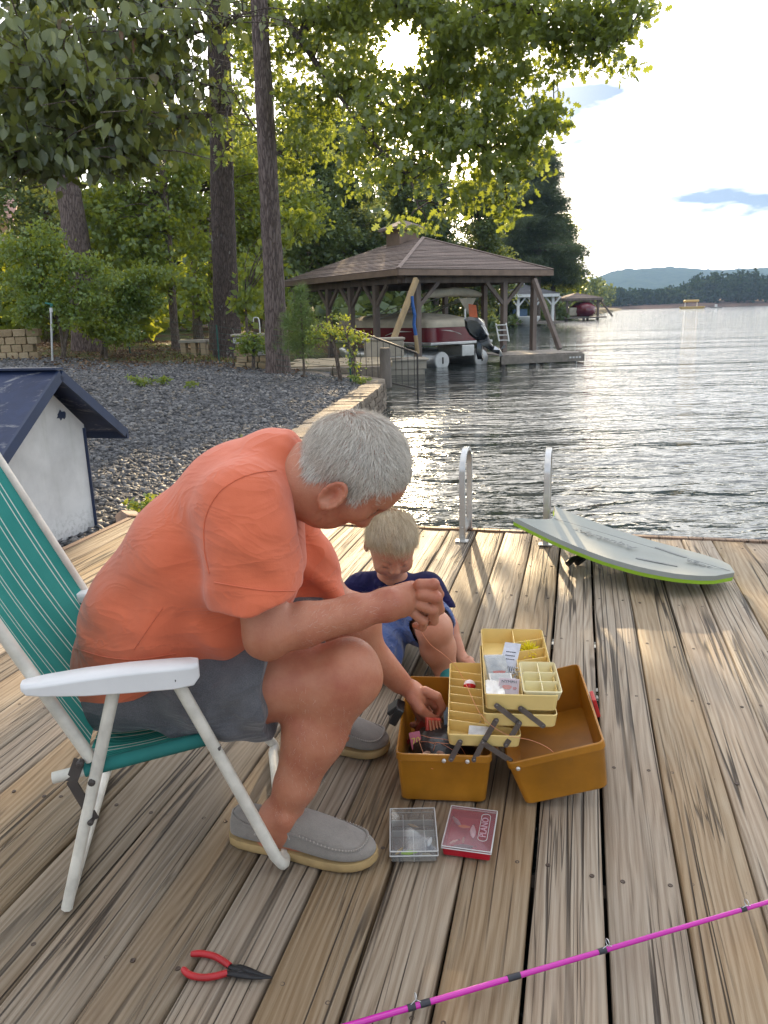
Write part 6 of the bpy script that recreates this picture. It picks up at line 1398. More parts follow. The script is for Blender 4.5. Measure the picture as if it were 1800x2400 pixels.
lure('silver mottled lure at the right of the clear box', co_+cM @ np.array((.086, .055, .010)), .030, (.55, .58, .58), 1.3)
M_REDB = simple('red_box_plastic', (.42, .008, .022), .3, .06, 12, .03, 120); 
t = NT('frosted_pink_lid'); tr_ = t.n('BsdfTransparent', {'Color': (.80, .66, .68, 1)}); g_1 = t.n('BsdfGlossy', {'Roughness': .25}); d_ = t.n('BsdfDiffuse', {'Color': (.62, .42, .46, 1)})
ma = t.n('MixShader', {0: .20}); t.set(ma.inputs[1], tr_); t.set(ma.inputs[2], d_); mb_ = t.n('MixShader', {0: .06}); t.set(mb_.inputs[1], ma); t.set(mb_.inputs[2], g_1); t.t.links.new(mb_.outputs[0], t.out.inputs[0]); M_PLID = t.m
rb, ro, rM = small_box('lure_box', 'red plastic lure box with a frosted lid lying under the tackle box', (.106, 1.432, .003), R(-14), .104, .140, .020, .006, M_REDB, M_PLID)
lure('white grub lure in the red box', ro+rM @ np.array((.058, .072, .016)), .042, (.80, .76, .74), 1.45)
lure('orange fly lure in the red box', ro+rM @ np.array((.036, .088, .014)), .026, (.70, .25, .03), -.2)
lure('cream cube bait in the red box', ro+rM @ np.array((.020, .035, .012)), .020, (.65, .50, .36), .5)
lure('tan float lure in the red box', ro+rM @ np.array((.040, .042, .013)), .018, (.50, .34, .26), 1.4)
lure('black jig lure in the red box', ro+rM @ np.array((.040, .022, .010)), .05, (.03, .03, .03), .05)
lure('grey feather lure in the red box', ro+rM @ np.array((.016, .105, .013)), .034, (.35, .30, .28), 2.0)
lz = .0285
ring = [ro+rM @ np.array((a, b, lz)) for a, b in rrect(.073, .093, .028, .122, .009, 5)]; m = MB(); m.tube(ring+[ring[0]], .0006, 4); m.build('embossed_frame', M_RIMC, rb)
text('PLANO', .021, ro+rM @ np.array((.083, .075, lz)), rM[:, 1], -rM[:, 0], simple('embossed_pink', (.55, .34, .38), .4), rb)
# ---- long-nose pliers
M_GRIP = simple('red_dipped_grip', (.40, .015, .02), .42, .12, 30, .1, 120); M_JAW = simple('black_forged_steel', (.02, .02, .022), .45, .2, 40, .3, 150, Metallic=.4)
def zp(x, y, z=.008): return atz(380+x*320/1659, 2180+y*320/1659, z)
pl = thing('pliers', 'red-handled long-nose pliers lying open on the planks', 'pliers', tuple(zp(840, 480, 0)))
m = MB(); m.tube(seg([zp(350, 290), zp(480, 285), zp(640, 320), zp(760, 390), zp(825, 440)], 16), [.0045, .0058, .006, .006, .006, .006, .006, .006, .006, .006, .0062, .0062, .0062, .0062, .0062, .006, .0058], 10); m.build('handle', M_GRIP, pl, smooth=60)
m = MB(); m.tube(seg([zp(250, 470), zp(330, 540), zp(480, 575), zp(640, 560), zp(790, 520)], 16), [.0045, .0058, .006, .006, .006, .006, .006, .006, .006, .006, .0062, .0062, .0062, .0062, .0062, .006, .0058], 10); m.build('handle', M_GRIP, pl, smooth=60)
m = MB(); m.tube(seg([zp(800, 430), zp(870, 460), zp(960, 475), zp(1080, 500), zp(1200, 540), zp(1335, 572)], 14), [.0055, .0055, .006, .007, .0085, .009, .0085, .0075, .0065, .0055, .0048, .004, .0032, .0024, .0014], 10, flat=.6); m.build('jaw', M_JAW, pl, smooth=60)
m = MB(); m.tube(seg([zp(770, 525), zp(870, 525), zp(960, 535), zp(1080, 565), zp(1200, 575), zp(1335, 578)], 14), [.0055, .0055, .006, .007, .008, .0085, .008, .0070, .006, .005, .0045, .004, .0032, .0024, .0014], 10, flat=.6); m.build('jaw', M_JAW, pl, smooth=60)
m = MB(); m.lathe(zp(950, 500, .012), [(.005, -.004), (.005, .002), (.003, .003)], 12); m.build('pivot', M_JAW, pl, smooth=30)
# ---- fishing rod
M_ROD = simple('magenta_blank', (.55, .012, .36), .22, .06, 5, .02, 60, Coat_Weight=.6); M_WRAP = simple('black_wrap', (.03, .03, .04), .4)
rA, rB = atz(790, 2412, .013), atz(1800, 2114, .045); rd = nrm(rB-rA); r_0, r_1 = rA-rd*.42, rB+rd*.75
rod = thing('fishing_rod', 'bright magenta fishing rod lying across the lower right planks', 'fishing rod', tuple(r_0))
m = MB(); m.tube([r_0+(r_1-r_0)*k for k in np.linspace(0, 1, 12)], list(np.linspace(.0062, .0030, 12)), 10); m.build('blank', M_ROD, rod, smooth=60)
def onrod(px):
    for k in np.linspace(0, 1, 2000):
        p = r_0+(r_1-r_0)*k; d = p-CAMP
        if 900+FPX*(d @ CR)/(d @ FW) >= px: return p, .0062-.0032*k
for px, wd in ((963, .014), (995, .018), (1203, .024), (1411, .016), (1741, .012)):
    p, r_ = onrod(px); m = MB(); m.tube([p-rd*wd/2, p+rd*wd/2], r_*1.12, 10); m.build('wrap', M_WRAP, rod, smooth=60)
for px, hh_ in ((974, .014), (1422, .011), (1748, .009)):
    p, r_ = onrod(px); upv = np.array([0, 0, 1.]); m = MB(); c_ = p+upv*(hh_+r_)
    m.tube([c_+np.array([math.cos(a)*.006*rd[1]*-1, math.cos(a)*.006*rd[0], math.sin(a)*.006]) for a in np.linspace(0, 6.283, 13)], .0008, 5); m.tube([p-rd*.01+upv*r_*.8, c_-upv*.006], .0007, 4); m.tube([p+rd*.01+upv*r_*.8, c_-upv*.006], .0007, 4); m.build('guide', M_ALU, rod)
# ---- bodyboard leaning at the ladder
M_FOAMG = simple('grey_foam_skin', (.27, .29, .265), .6, .06, 7, .15, 90, .001); M_LIME = simple('lime_foam', (.30, .52, .03), .65, .06, 9, .2, 80); M_DKG = simple('dark_grey_print', (.215, .225, .22), .65, .1, 40)
KA, KB, KN = np.array([.598, 3.36, .185]), np.array([.83, 3.73, .155]), np.array([1.425, 2.985, .035])
kx = KN-(KA+KB)/2; kl = np.linalg.norm(kx); kx = kx/kl; ky = nrm((KB-KA)-kx*((KB-KA) @ kx)); kz = np.cross(kx, ky); kz = kz if kz[2] > 0 else -kz
hwid = np.linalg.norm(KB-KA)/2; kc = (KA+KB)/2
out_l = [(.0, -.97), (.25, -1.07), (.5, -1.14), (.68, -1.12), (.82, -.98), (.92, -.72), (.98, -.38), (1.0, 0), (.98, .38), (.92, .72), (.82, .98), (.68, 1.12), (.5, 1.14), (.25, 1.07), (.0, .97), (.035, .6), (.085, .25), (.095, 0), (.085, -.25), (.035, -.6)]
def K(l, w, z=0.0): return kc+kx*l*kl+ky*w*hwid+kz*(z-.035*math.sin(math.pi*min(1, max(0, l)))*1.0)
board = thing('bodyboard', 'grey bodyboard with lime-green underside tilted up against the ladder', 'bodyboard', tuple(KN-np.array([0, 0, .07])))
HL = sorted([(l, w) for l, w in out_l if w > 0 and not (l < .1 and w < .9)])
def slab(z0, z1, k0, k1, name, mat):
    nu, ns = 18, 12; m = MB(); q = [[], []]
    for u in range(nu+1):
        for j in range(ns+1):
            s_ = -1+2*j/ns; l0 = .095*max(0, 1-abs(s_)**1.4); l = l0+(1-l0)*(u/nu)**.85; w = s_*float(np.interp(l, [x for x, _ in HL]+[1.0], [y for _, y in HL]+[0.02]))
            q[0].append(K(l, w*k0, z0)); q[1].append(K(l, w*k1, z1))
    N = ns+1; T = (nu+1)*N
    f = [(i*N+j, i*N+j+1, (i+1)*N+j+1, (i+1)*N+j) for i in range(nu) for j in range(ns)]; g = [tuple(T+x for x in reversed(p)) for p in f]
    lp_ = [j for j in range(ns+1)] + [i*N+ns for i in range(1, nu+1)] + [nu*N+j for j in range(ns-1, -1, -1)] + [i*N for i in range(nu-1, 0, -1)]
    sd_ = [(lp_[i], lp_[(i+1) % len(lp_)], T+lp_[(i+1) % len(lp_)], T+lp_[i]) for i in range(len(lp_))]
    m.add(q[0]+q[1], f+g+sd_); return m.build(name, mat, board, smooth=35)
slab(.010, .026, .985, 1.0, 'underside', M_LIME); slab(.0262, .046, 1.0, .985, 'deck', M_FOAMG)
for (l0, w0, l1, w1) in ((.60, -.58, .78, -.42), (.60, .62, .76, .40)):
    m = MB(); m.beam(K(l0, w0, .0475), K(l1, w1, .0475), .018, .002, kz); m.build('vent_slot', M_DKG, board)
m = MB(); m.beam(K(.10, .10, .0468), K(.98, .04, .0468), .004, .0012, kz); m.build('centre_line', M_DKG, board)
text('AquaLily.com', .075, K(.33, -.06, .0485)+kz*.004, -kx, -ky, M_DKG, board); text('ooga', .06, K(.85, .0, .049)+kz*.002, -kx, -ky, M_DKG, board)
m = MB(); m.tube(seg([atz(1330, 1322, .02), atz(1345, 1310, .035), atz(1370, 1305, .03), atz(1352, 1320, .012)], 10), .014, 8); leash = m.build('leash', simple('black_leash', (.015, .015, .016), .4), None, smooth=60); tag(leash, 'black coiled leash under the raised end of the bodyboard', 'leash')
# ---- dock ladder
M_LAD = simple('ladder_aluminium', (.60, .60, .59), .36, .05, 18, .05, 80, Metallic=.75)
lad = thing('dock_ladder', 'aluminium swim ladder with two hoop rails at the deck edge', 'ladder', tuple(duv(3.78, -.55, 0)))
for base in (np.array([.400, 3.80, 0]), np.array([.808, 3.70, 0])):
    u0 = base @ DU; vv = base @ DV
    pts = [duv(u0, vv, z) for z in (.0, .2, .36)] + [duv(u0+.135-.135*math.cos(a), vv, .36+.10*math.sin(a)) for a in np.linspace(.2, math.pi-.2, 11)] + [duv(u0+.27, vv, z) for z in (.36, .2, 0, -.3, -1.1)]
    m = MB(); R_ = []
    for i, p in enumerate(pts):
        tg = nrm(pts[min(i+1, len(pts)-1)]-pts[max(i-1, 0)]); nn_ = nrm(np.cross(DV, tg)); R_.append([p+DV*.015*a+nn_*.010*b for a, b in ((-1, -1), (1, -1), (1, 1), (-1, 1))])
    m.loft(R_); rail = m.build('rail', M_LAD, lad, bevel=.003, smooth=35)
    m = MB(); q = [duv(u0+.013, vv-.004, .02), duv(u0+.26, vv-.004, .10), duv(u0+.26, vv-.004, .02), duv(u0+.013, vv-.004, .15)]
    m.prism([(0, .015), (.245, .015), (.245, .035), (0, .15)], DU, (0, 0, 1), duv(u0+.012, vv-.003, 0), DV*.006); m.build('gusset', M_LAD, lad)
    m = MB(); m.box(duv(u0-.005, vv, .004), (.066, .05, .006), rotm(rz=-DA)); m.build('foot_plate', M_LAD, lad)
    for z in (.03, .075): m = MB(); m.lathe(duv(u0-.013, vv+.003, z), [(.005, 0), (.005, .003), (.003, .005)], 8, -DU); m.build('bolt', M_LAD, lad)
for z in (-.25, -.5, -.75):
    m = MB(); u0 = 3.78+.27; m.beam(duv(u0+.02, -.555, z), duv(u0+.02, -.13, z), .05, .025); m.build('rung', M_LAD, lad)
# ================================================================== PEOPLE (implicit surfaces turned into one skin each)
class SDF:
    def __init__(s): s.p = []          # (op, k, centre, radius, fn)
    def _add(s, fn, c, r, k, op): s.p.append((op, k, np.asarray(c, float), r, fn)); return s
    def cone(s, a, b, r1, r2, k=.02, fl=None, op='u'):
        "round cone; fl = (axis, factor) flattens or widens the section along an axis"
        a, b = np.asarray(a, float), np.asarray(b, float); ba = b-a; L2 = max(ba @ ba, 1e-9)
        if fl is not None: n = nrm(fl[0]); q = fl[1]
        def fn(P):
            pa = P-a; t_ = np.clip((pa @ ba)/L2, 0, 1); w = pa-t_[:, None]*ba
            if fl is not None: c = w @ n; d2 = np.sum(w*w, 1)-c*c+(c/q)**2
            else: d2 = np.sum(w*w, 1)
            return np.sqrt(np.maximum(d2, 0))-(r1+(r2-r1)*t_)
        m = max(r1, r2)*(1 if fl is None else max(1, q))
        return s._add(fn, (a+b)/2, np.linalg.norm(ba)/2+m, k, op)
    def ell(s, c, r, M=None, k=.02, op='u'):
        c = np.asarray(c, float); r = np.asarray(r, float)
        def fn(P):
            q = P-c
            if M is not None: q = q @ M
            k0 = np.sqrt(np.sum((q/r)**2, 1)); k1 = np.sqrt(np.sum((q/(r*r))**2, 1))+1e-9
            return k0*(k0-1)/k1
        return s._add(fn, c, max(r), k, op)
    def chain(s, pts, rad, k=.02, fl=None, op='u'):
        for i in range(len(pts)-1): s.cone(pts[i], pts[i+1], rad[i], rad[i+1], k, fl, op)
        return s
    def half(s, o, n, c, r, k=.004):      # cut away everything on the +n side, within a local ball
        o = np.asarray(o, float); n = nrm(n); c = np.asarray(c, float)
        def fn(P):
            return np.maximum(-((P-o) @ n), np.linalg.norm(P-c, axis=1)-r)
        return s._add(fn, c, r, k, 's')
    def disp(s, fn, c, r): s.p.append(('d', 0, np.asarray(c, float), r, fn)); return s
    def ev(s, P, c=None, R_=0):
        d = np.full(len(P), .3)
        for op, k, pc, pr, fn in s.p:
            if c is not None and np.linalg.norm(pc-c) > pr+R_+k+.02: continue
            if op == 'd': d = d+fn(P); continue
            e = fn(P)
            if op == 'u':
                if k > 0: h = np.maximum(k-np.abs(d-e), 0)/k; d = np.minimum(d, e)-h*h*k*.25
                else: d = np.minimum(d, e)
            else:
                e = -e
                if k > 0: h = np.maximum(k-np.abs(d-e), 0)/k; d = np.maximum(d, e)+h*h*k*.25
                else: d = np.maximum(d, e)
        return d
    def mesh(s, h=.0035, B=16, pad=.02):
        us = [q for q in s.p if q[0] == 'u']
        lo = np.min([c-r for _, _, c, r, _ in us], 0)-pad; hi = np.max([c+r for _, _, c, r, _ in us], 0)+pad
        nb = np.ceil((hi-lo)/(h*B)).astype(int); N = nb*B+1
        G = np.full(N, .3, np.float32)
        bc = np.stack(np.meshgrid(*[lo[i]+(np.arange(nb[i])+.5)*h*B for i in range(3)], indexing='ij'), -1).reshape(-1, 3)
        dc = s.ev(bc); hd = h*B*.5*math.sqrt(3); idx = np.stack(np.unravel_index(np.arange(len(bc)), nb), 1)
        l = np.arange(B+1)*h; LG = np.stack(np.meshgrid(l, l, l, indexing='ij'), -1).reshape(-1, 3)
        for c, d, ix in zip(bc, dc, idx):
            sl = tuple(slice(i*B, i*B+B+1) for i in ix)
            if d < -hd*1.5: G[sl] = np.minimum(G[sl], -.3) if False else -.3
        for c, d, ix in zip(bc, dc, idx):
            if abs(d) > hd*1.5: continue
            sl = tuple(slice(i*B, i*B+B+1) for i in ix)
            G[sl] = s.ev(LG+lo+ix*B*h, c, hd).reshape(B+1, B+1, B+1)
        S = G < 0; nx, ny, nz = N-1
        cnt = np.zeros((nx, ny, nz), np.int8)
        for i in (0, 1):
            for j in (0, 1):
                for k in (0, 1): cnt += S[i:nx+i, j:ny+j, k:nz+k]
        ac = np.argwhere((cnt > 0) & (cnt < 8)); idm = np.full((nx, ny, nz), -1, np.int32); idm[tuple(ac.T)] = np.arange(len(ac))
        off = np.array([(i, j, k) for i in (0, 1) for j in (0, 1) for k in (0, 1)]); val = np.stack([G[tuple((ac+o).T)] for o in off], 1)
        acc = np.zeros((len(ac), 3)); n_ = np.zeros(len(ac))
        for a in range(8):
            for b in range(a+1, 8):
                if np.abs(off[a]-off[b]).sum() != 1: continue
                x = (val[:, a] < 0) != (val[:, b] < 0); t_ = np.where(x, val[:, a]/(val[:, a]-val[:, b]+1e-12), 0)
                acc += np.where(x[:, None], off[a]+t_[:, None]*(off[b]-off[a]), 0); n_ += x
        V = lo+(ac+acc/np.maximum(n_, 1)[:, None])*h; Fs = []
        for ax in range(3):
            o1, o2 = [(1, 2), (2, 0), (0, 1)][ax]; A = np.swapaxes(S, 0, ax); 
            e = np.zeros(3, int); e[ax] = 1
            sl0 = [slice(0, N[i]) for i in range(3)]; sl1 = list(sl0); sl0[ax] = slice(0, N[ax]-1); sl1[ax] = slice(1, N[ax])
            a_, b_ = S[tuple(sl0)], S[tuple(sl1)]; ed = np.argwhere(a_ != b_); inn = a_[tuple(ed.T)]
            ok = (ed[:, o1] > 0) & (ed[:, o2] > 0) & (ed[:, o1] < N[o1]-1) & (ed[:, o2] < N[o2]-1); ed, inn = ed[ok], inn[ok]
            d1 = np.zeros(3, int); d1[o1] = 1; d2 = np.zeros(3, int); d2[o2] = 1
            q = np.stack([idm[tuple((ed-d1-d2).T)], idm[tuple((ed-d2).T)], idm[tuple(ed.T)], idm[tuple((ed-d1).T)]], 1)
            q[~inn] = q[~inn][:, ::-1]; Fs.append(q)
        F = np.concatenate(Fs); F = F[(F >= 0).all(1)]
        return V, F
    def build(s, name, mat, parent, h=.0035, smooth_it=1):
        V, F = s.mesh(h)
        for _ in range(smooth_it):
            acc = np.zeros_like(V); n_ = np.zeros(len(V))
            for a, b in ((0, 1), (1, 2), (2, 3), (3, 0)):
                np.add.at(acc, F[:, a], V[F[:, b]]); np.add.at(acc, F[:, b], V[F[:, a]]); np.add.at(n_, F[:, a], 1); np.add.at(n_, F[:, b], 1)
            V = V*.5+.5*acc/np.maximum(n_, 1)[:, None]
        return bigmesh(name, V, F, mat, parent, None, True)

def skin_mat(name, col, red, pale, hairy=.0, bs=1.0):
    t = NT(name); v = t.coord('Object'); n1 = t.noise(v, 11, 5, .6); n2 = t.noise(v, 70, 4, .6); n3 = t.noise(v, 320, 3, .6)
    c = t.ramp(n1, (.30, red), (.52, col), (.75, pale)); c = t.mix(t.math('MULTIPLY', t.ramp(n2, (.5, 0), (.75, 1)), .28), c, red)
    nb = t.bump(t.math('ADD', t.math('MULTIPLY', n2, .6), t.math('MULTIPLY', n3, .5)), .5*bs, .0025)
    p = t.pbr(c, .48, nb, Specular_IOR_Level=.4, Subsurface_Weight=.18, Subsurface_Scale=.012)
    p.inputs['Subsurface Radius'].default_value = (1.0, .35, .2); return t.m
M_SKIN = skin_mat('tanned_skin', (.465, .185, .106), (.385, .118, .070), (.515, .232, .145))
M_SKINB = skin_mat('fair_child_skin', (.55, .25, .155), (.48, .175, .11), (.60, .31, .21), bs=.4)
def cloth(name, col, dark, weave=420, heather=.0, fold=.5, rough=.9, fs=14, sheen=.25):
    t = NT(name); v = t.coord('Object'); n1 = t.noise(v, fs, 5, .55, .5); n2 = t.noise(v, weave, 2, .5); n3 = t.noise(t.coord('Object', (1, 1, .25)), 40, 4, .6)
    c = t.ramp(t.math('ADD', t.math('MULTIPLY', n1, .6), t.math('MULTIPLY', n3, .4)), (.3, dark), (.68, col))
    if heather: c = t.mix(t.math('MULTIPLY', t.ramp(n2, (.42, 0), (.6, 1)), heather), c, tuple(min(1, x*1.9+.02) for x in col))
    rd = t.noise(t.coord('Object', (5, 5, 13), rot=(0, R(-38), 0)), 1.0, 3, .5, .8); ridge = t.math('POWER', t.math('SUBTRACT', 1.0, t.math('ABSOLUTE', t.math('MULTIPLY_ADD', rd, 2.0, -1.0))), 7.0)
    b0 = t.bump(ridge, fold*.95, .012); b1 = t.bump(n1, fold*.6, .012, b0); b2 = t.bump(t.math('ADD', n2, n3), .25, .0015, b1)
    t.pbr(c, rough, b2, Specular_IOR_Level=.15, Sheen_Weight=sheen, Sheen_Roughness=.6); return t.m
M_SHIRT = cloth('orange_cotton', (.66, .155, .072), (.60, .130, .058), fold=.24)
M_SHORT = cloth('slate_twill', (.105, .104, .112), (.062, .062, .068), 500, .25, .45)
M_NAVY = cloth('navy_cotton', (.012, .010, .060), (.007, .006, .036), fold=.35, sheen=.03)
M_DENIM = cloth('blue_denim', (.055, .095, .24), (.025, .045, .13), 600, .3, .6)
M_SUEDE = cloth('grey_suede', (.235, .21, .185), (.165, .148, .13), 700, .15, .2)
M_SOLE = simple('gum_sole', (.42, .29, .13), .7, .15, 20, .3, 90)
M_STITCH = simple('grey_stitching', (.36, .33, .29), .8, .1)
LAT = np.array([0., 1., 0.])

man = thing('person', 'man in orange T-shirt and grey shorts bent forward on the lawn chair', 'person', (-.35, 1.6, 0))
# --- joints
hipR, thR, kneeR = ad(335, 1478, 1.54), ad(530, 1480, 1.505), ad(742, 1464, 1.475)
calR, shiR, ankR = ad(682, 1590, 1.47), ad(640, 1690, 1.468), ad(604, 1772, 1.478)
kneeL = np.array([-.085, 1.80, .405]); ankL = np.array([-.155, 1.865, .10]); hipL = np.array([-.50, 1.72, .42]); calL = (kneeL*.6+ankL*.4)+np.array([-.02, 0, .0])
sp_ = [ad(290, 1465, 1.61), ad(345, 1330, 1.61), ad(432, 1200, 1.615), ad(522, 1085, 1.615), ad(590, 1008, 1.605)]
shR, elR, wrR = ad(535, 1085, 1.425), ad(578, 1368, 1.385), ad(838, 1306, 1.497)
shL, elL, wrL = ad(592, 1078, 1.80), ad(738, 1345, 1.785), ad(862, 1472, 1.845)
HC = ad(772, 985, 1.55); HS = 1030.0
def H(x, y, lat=0.0): return HC+np.array([(x-772)/HS, lat, -(y-985)/HS])
body = SDF()
# torso kept a little inside the shirt, so that the whole body is one skin
body.chain(sp_, [.095, .115, .115, .082, .055], .03, (LAT, 1.15))
shRi = ad(530, 1105, 1.475); body.cone(sp_[3], shRi, .075, .058, .03).cone(sp_[3], shL, .075, .060, .03)
# right arm
fa1, fa2 = elR+(wrR-elR)*.28, elR+(wrR-elR)*.7
body.chain([shRi, ad(552, 1240, 1.415), elR], [.058, .050, .044], .03)
body.chain([elR, fa1, fa2, wrR], [.044, .0425, .035, .0315], .02)
body.cone(ad(560, 1390, 1.388), ad(582, 1398, 1.385), .024, .024, .02)
# right hand: closed round the line, back of the hand towards us
palm = ad(888, 1292, 1.535)
Mh = np.stack([nrm(wrR-palm), nrm(np.cross(np.cross(nrm(wrR-palm), (0, 1, .1)), nrm(wrR-palm))), nrm(np.cross(nrm(wrR-palm), (0, 1, .1)))], 1)
body.cone(wrR, ad(862, 1300, 1.515), .034, .034, .02, ((0, 1, 0), .8))
body.ell(ad(882, 1292, 1.534), (.043, .0225, .039), Mh, .018)
def finger(B, pts, r, k=.0028): B.chain(pts, r, k)
fR = [([(906, 1263, 1.518), (937, 1262, 1.522), (949, 1284, 1.545), (940, 1303, 1.578)], [.0128, .0118, .0104, .0085]),
      ([(910, 1284, 1.512), (943, 1291, 1.513), (950, 1317, 1.530), (934, 1328, 1.565)], [.0132, .0122, .0106, .0088]),
      ([(908, 1306, 1.514), (935, 1318, 1.516), (938, 1341, 1.532), (917, 1344, 1.566)], [.0126, .0115, .0102, .0085]),
      ([(895, 1325, 1.520), (915, 1341, 1.523), (913, 1355, 1.540), (897, 1351, 1.563)], [.0115, .0102, .0090, .0075]),
      ([(868, 1280, 1.555), (898, 1270, 1.580), (922, 1284, 1.592), (936, 1300, 1.588)], [.016, .0145, .012, .0095])]
body.ell(ad(914, 1312, 1.548), (.027, .020, .030), None, .008)
for pts, r in fR: finger(body, [ad(*p) for p in pts], r)
for pts, r in fR[:4]: body.ell(ad(*pts[1])+np.array([0, -.002, .001]), (r[1]*1.08,)*3, None, .002)
# left arm and hand reaching into the box
body.chain([shL, (shL+elL)/2, elL], [.064, .056, .048], .03)
body.chain([elL, elL+(wrL-elL)*.35, wrL], [.047, .047, .031], .02)
pl_ = ad(896, 1497, 1.86); Ml = np.stack([nrm(pl_-wrL), nrm(np.cross((0, 1, 0), nrm(pl_-wrL))), np.cross(nrm(pl_-wrL), nrm(np.cross((0, 1, 0), nrm(pl_-wrL))))], 1)
body.ell(pl_, (.050, .026, .043), Ml, .02)
fL = [([(917, 1493, 1.845), (944, 1505, 1.838), (955, 1528, 1.838), (946, 1548, 1.842)], [.0135, .0125, .011, .009]),
      ([(920, 1505, 1.862), (946, 1528, 1.862), (942, 1553, 1.862), (926, 1562, 1.860)], [.0135, .0125, .011, .009]),
      ([(910, 1518, 1.875), (930, 1545, 1.878), (920, 1565, 1.875), (906, 1566, 1.868)], [.013, .012, .0105, .009]),
      ([(896, 1526, 1.882), (910, 1553, 1.884), (900, 1568, 1.880), (890, 1566, 1.872)], [.012, .0108, .0095, .008]),
      ([(890, 1508, 1.828), (908, 1532, 1.815), (925, 1546, 1.818), (941, 1554, 1.826)], [.016, .0145, .012, .0095])]
for pts, r in fL: finger(body, [ad(*p) for p in pts], r)
# legs
body.chain([hipR, thR, kneeR], [.072, .080, .073], .04)
body.ell(ad(756, 1446, 1.468), (.062, .060, .068), None, .02); body.ell(ad(790, 1468, 1.462), (.030, .030, .036), None, .02)
body.chain([kneeR, calR, shiR, ankR], [.064, .058, .042, .0375], .03)
body.cone(ad(668, 1560, 1.475), ad(655, 1630, 1.475), .050, .044, .03)
body.cone(ankR, ankR+np.array([.055, -.015, -.045]), .043, .034, .03); body.cone(ankR, ankR+np.array([-.02, .005, -.05]), .042, .036, .02)
body.ell(ad(615, 1772, 1.437), (.014, .012, .016), None, .02)
body.chain([hipL, (hipL+kneeL)/2, kneeL], [.08, .08, .066], .04).chain([kneeL, calL, ankL], [.060, .066, .040], .03).cone(ankL, ankL+np.array([.05, -.01, -.05]), .038, .03, .02)
# neck and head (side view plane: x, y in display pixels of the photo)
body.cone(sp_[4]+np.array([.02, 0, -.005]), H(672, 1030), .066, .064, .03, (LAT, .95)); body.cone(H(640, 1050), H(690, 1075), .062, .055, .03)
RH = rotm(ry=R(20))
body.ell(H(768, 985), (.108, .078, .092), rotm(ry=R(8)), .02)
body.ell(H(806, 1022), (.074, .070, .062), rotm(ry=R(40)), .03)
body.cone(H(792, 1058), H(728, 1078), .052, .050, .03, (LAT, 1.18))
body.cone(H(708, 1062), H(690, 1092), .050, .036, .025, (LAT, 1.2))
body.cone(H(690, 1095), H(708, 1104), .032, .027, .02, (LAT, 1.15))            # chin
body.cone(H(716, 1106, -.014), H(716, 1106, .014), .020, .020, .015)             # mouth area
body.cone(H(738, 1117, -.013), H(738, 1117, .013), .0085, .0085, .008); body.cone(H(727, 1119, -.012), H(727, 1119, .012), .0085, .0085, .006)
for s_ in (-1, 1):
    body.ell(H(764, 1086, s_*.045), (.030, .020, .026), rotm(ry=R(40)), .02)     # cheeks
    body.cone(H(826, 1078, s_*.010), H(812, 1070, s_*.046), .0125, .0105, .012)  # brow
    body.ell(H(806, 1098, s_*.032), (.016, .015, .011), rotm(ry=R(40)), .010, 's')
    body.ell(H(797, 1092, s_*.031), (.0125, .0125, .0125), None, .004)           # eyelids
body.cone(H(809, 1090), H(781, 1124), .0095, .0135, .012); body.ell(H(776, 1127), (.0155, .014, .0145), None, .008)
for s_ in (-1, 1): body.ell(H(762, 1121, s_*.0125), (.0115, .009, .010), None, .006); body.ell(H(755, 1128, s_*.008), (.006, .0042, .004), None, .003, 's')
# creases of the jowl and the ear
body.cone(H(672, 1112, -.052), H(708, 1076, -.066), .0030, .0030, .006, None, 's'); body.cone(H(688, 1118, -.046), H(700, 1100, -.058), .0025, .0025, .006, None, 's')
for s_ in (-1, 1):
    e0, e1 = H(697, 1070, s_*.080), H(748, 1030, s_*.090); ex = nrm(e1-e0); ez = nrm(np.cross(ex, np.array([0, s_, 0])+np.array([-.35, 0, .25])*.8)); en = np.cross(ez, ex)
    ME = np.stack([ex, en, ez], 1); ec = (e0+e1)/2
    body.ell(ec, (.036, .0065, .0215), ME, .006)
    rim = [ec+ME @ np.array((math.cos(a)*.034, -s_*0+.0045*(1 if (en @ np.array([0, s_, 0])) > 0 else -1), math.sin(a)*.0195)) for a in np.linspace(-2.6, 2.2, 12)]
    body.chain(rim, [.0042]*12, .003)
    sg = 1 if (en @ np.array([0, s_, 0])) > 0 else -1
    body.ell(ec+ME @ np.array((-.002, sg*.0065, -.003)), (.019, .0075, .0105), ME, .002, 's')
    body.ell(ec+ME @ np.array((-.027, sg*.002, .004)), (.011, .006, .010), ME, .004)
body.half((-.5, 1.6, .322), (0, 0, -1), (-.56, 1.60, .17), .27, .02)
man_body = body.build('body', M_SKIN, man, .0034, 1)
# --- shirt
sh = SDF()
slR = ad(553, 1258, 1.405); slL = ad(668, 1238, 1.795)
sh.chain([ad(528, 1105, 1.46), ad(543, 1180, 1.425), slR+(slR-shR)*.22], [.070, .082, .092], .03, ((.9, .1, .1), 1.05))
sh.chain([shL, slL, slL+(slL-shL)*.25], [.078, .070, .070], .03)
nd_ = nrm(slR-shR+np.array([.03, 0, .035])); cR = slR+(slR-shR)*.10
sh.half(ad(553, 1286, 1.405), nrm(np.array([.20, .0, -1.0])), ad(560, 1350, 1.40), .19, .003)
sh.cone(ad(558, 1300, 1.402), ad(580, 1368, 1.392), .078, .078, .003, ((.9, .1, .1), 1.05), 's')
dl = nrm(slL-shL); sh.half(ad(700, 1288, 1.79), nrm(dl*np.array([.4, 1, 1])), ad(722, 1340, 1.79), .14, .003); sh.cone(ad(706, 1300, 1.79), ad(738, 1345, 1.787), .056, .056, .003, None, 's')
sh.chain(sp_, [.138, .147, .146, .118, .082], .05, (LAT, 1.24))
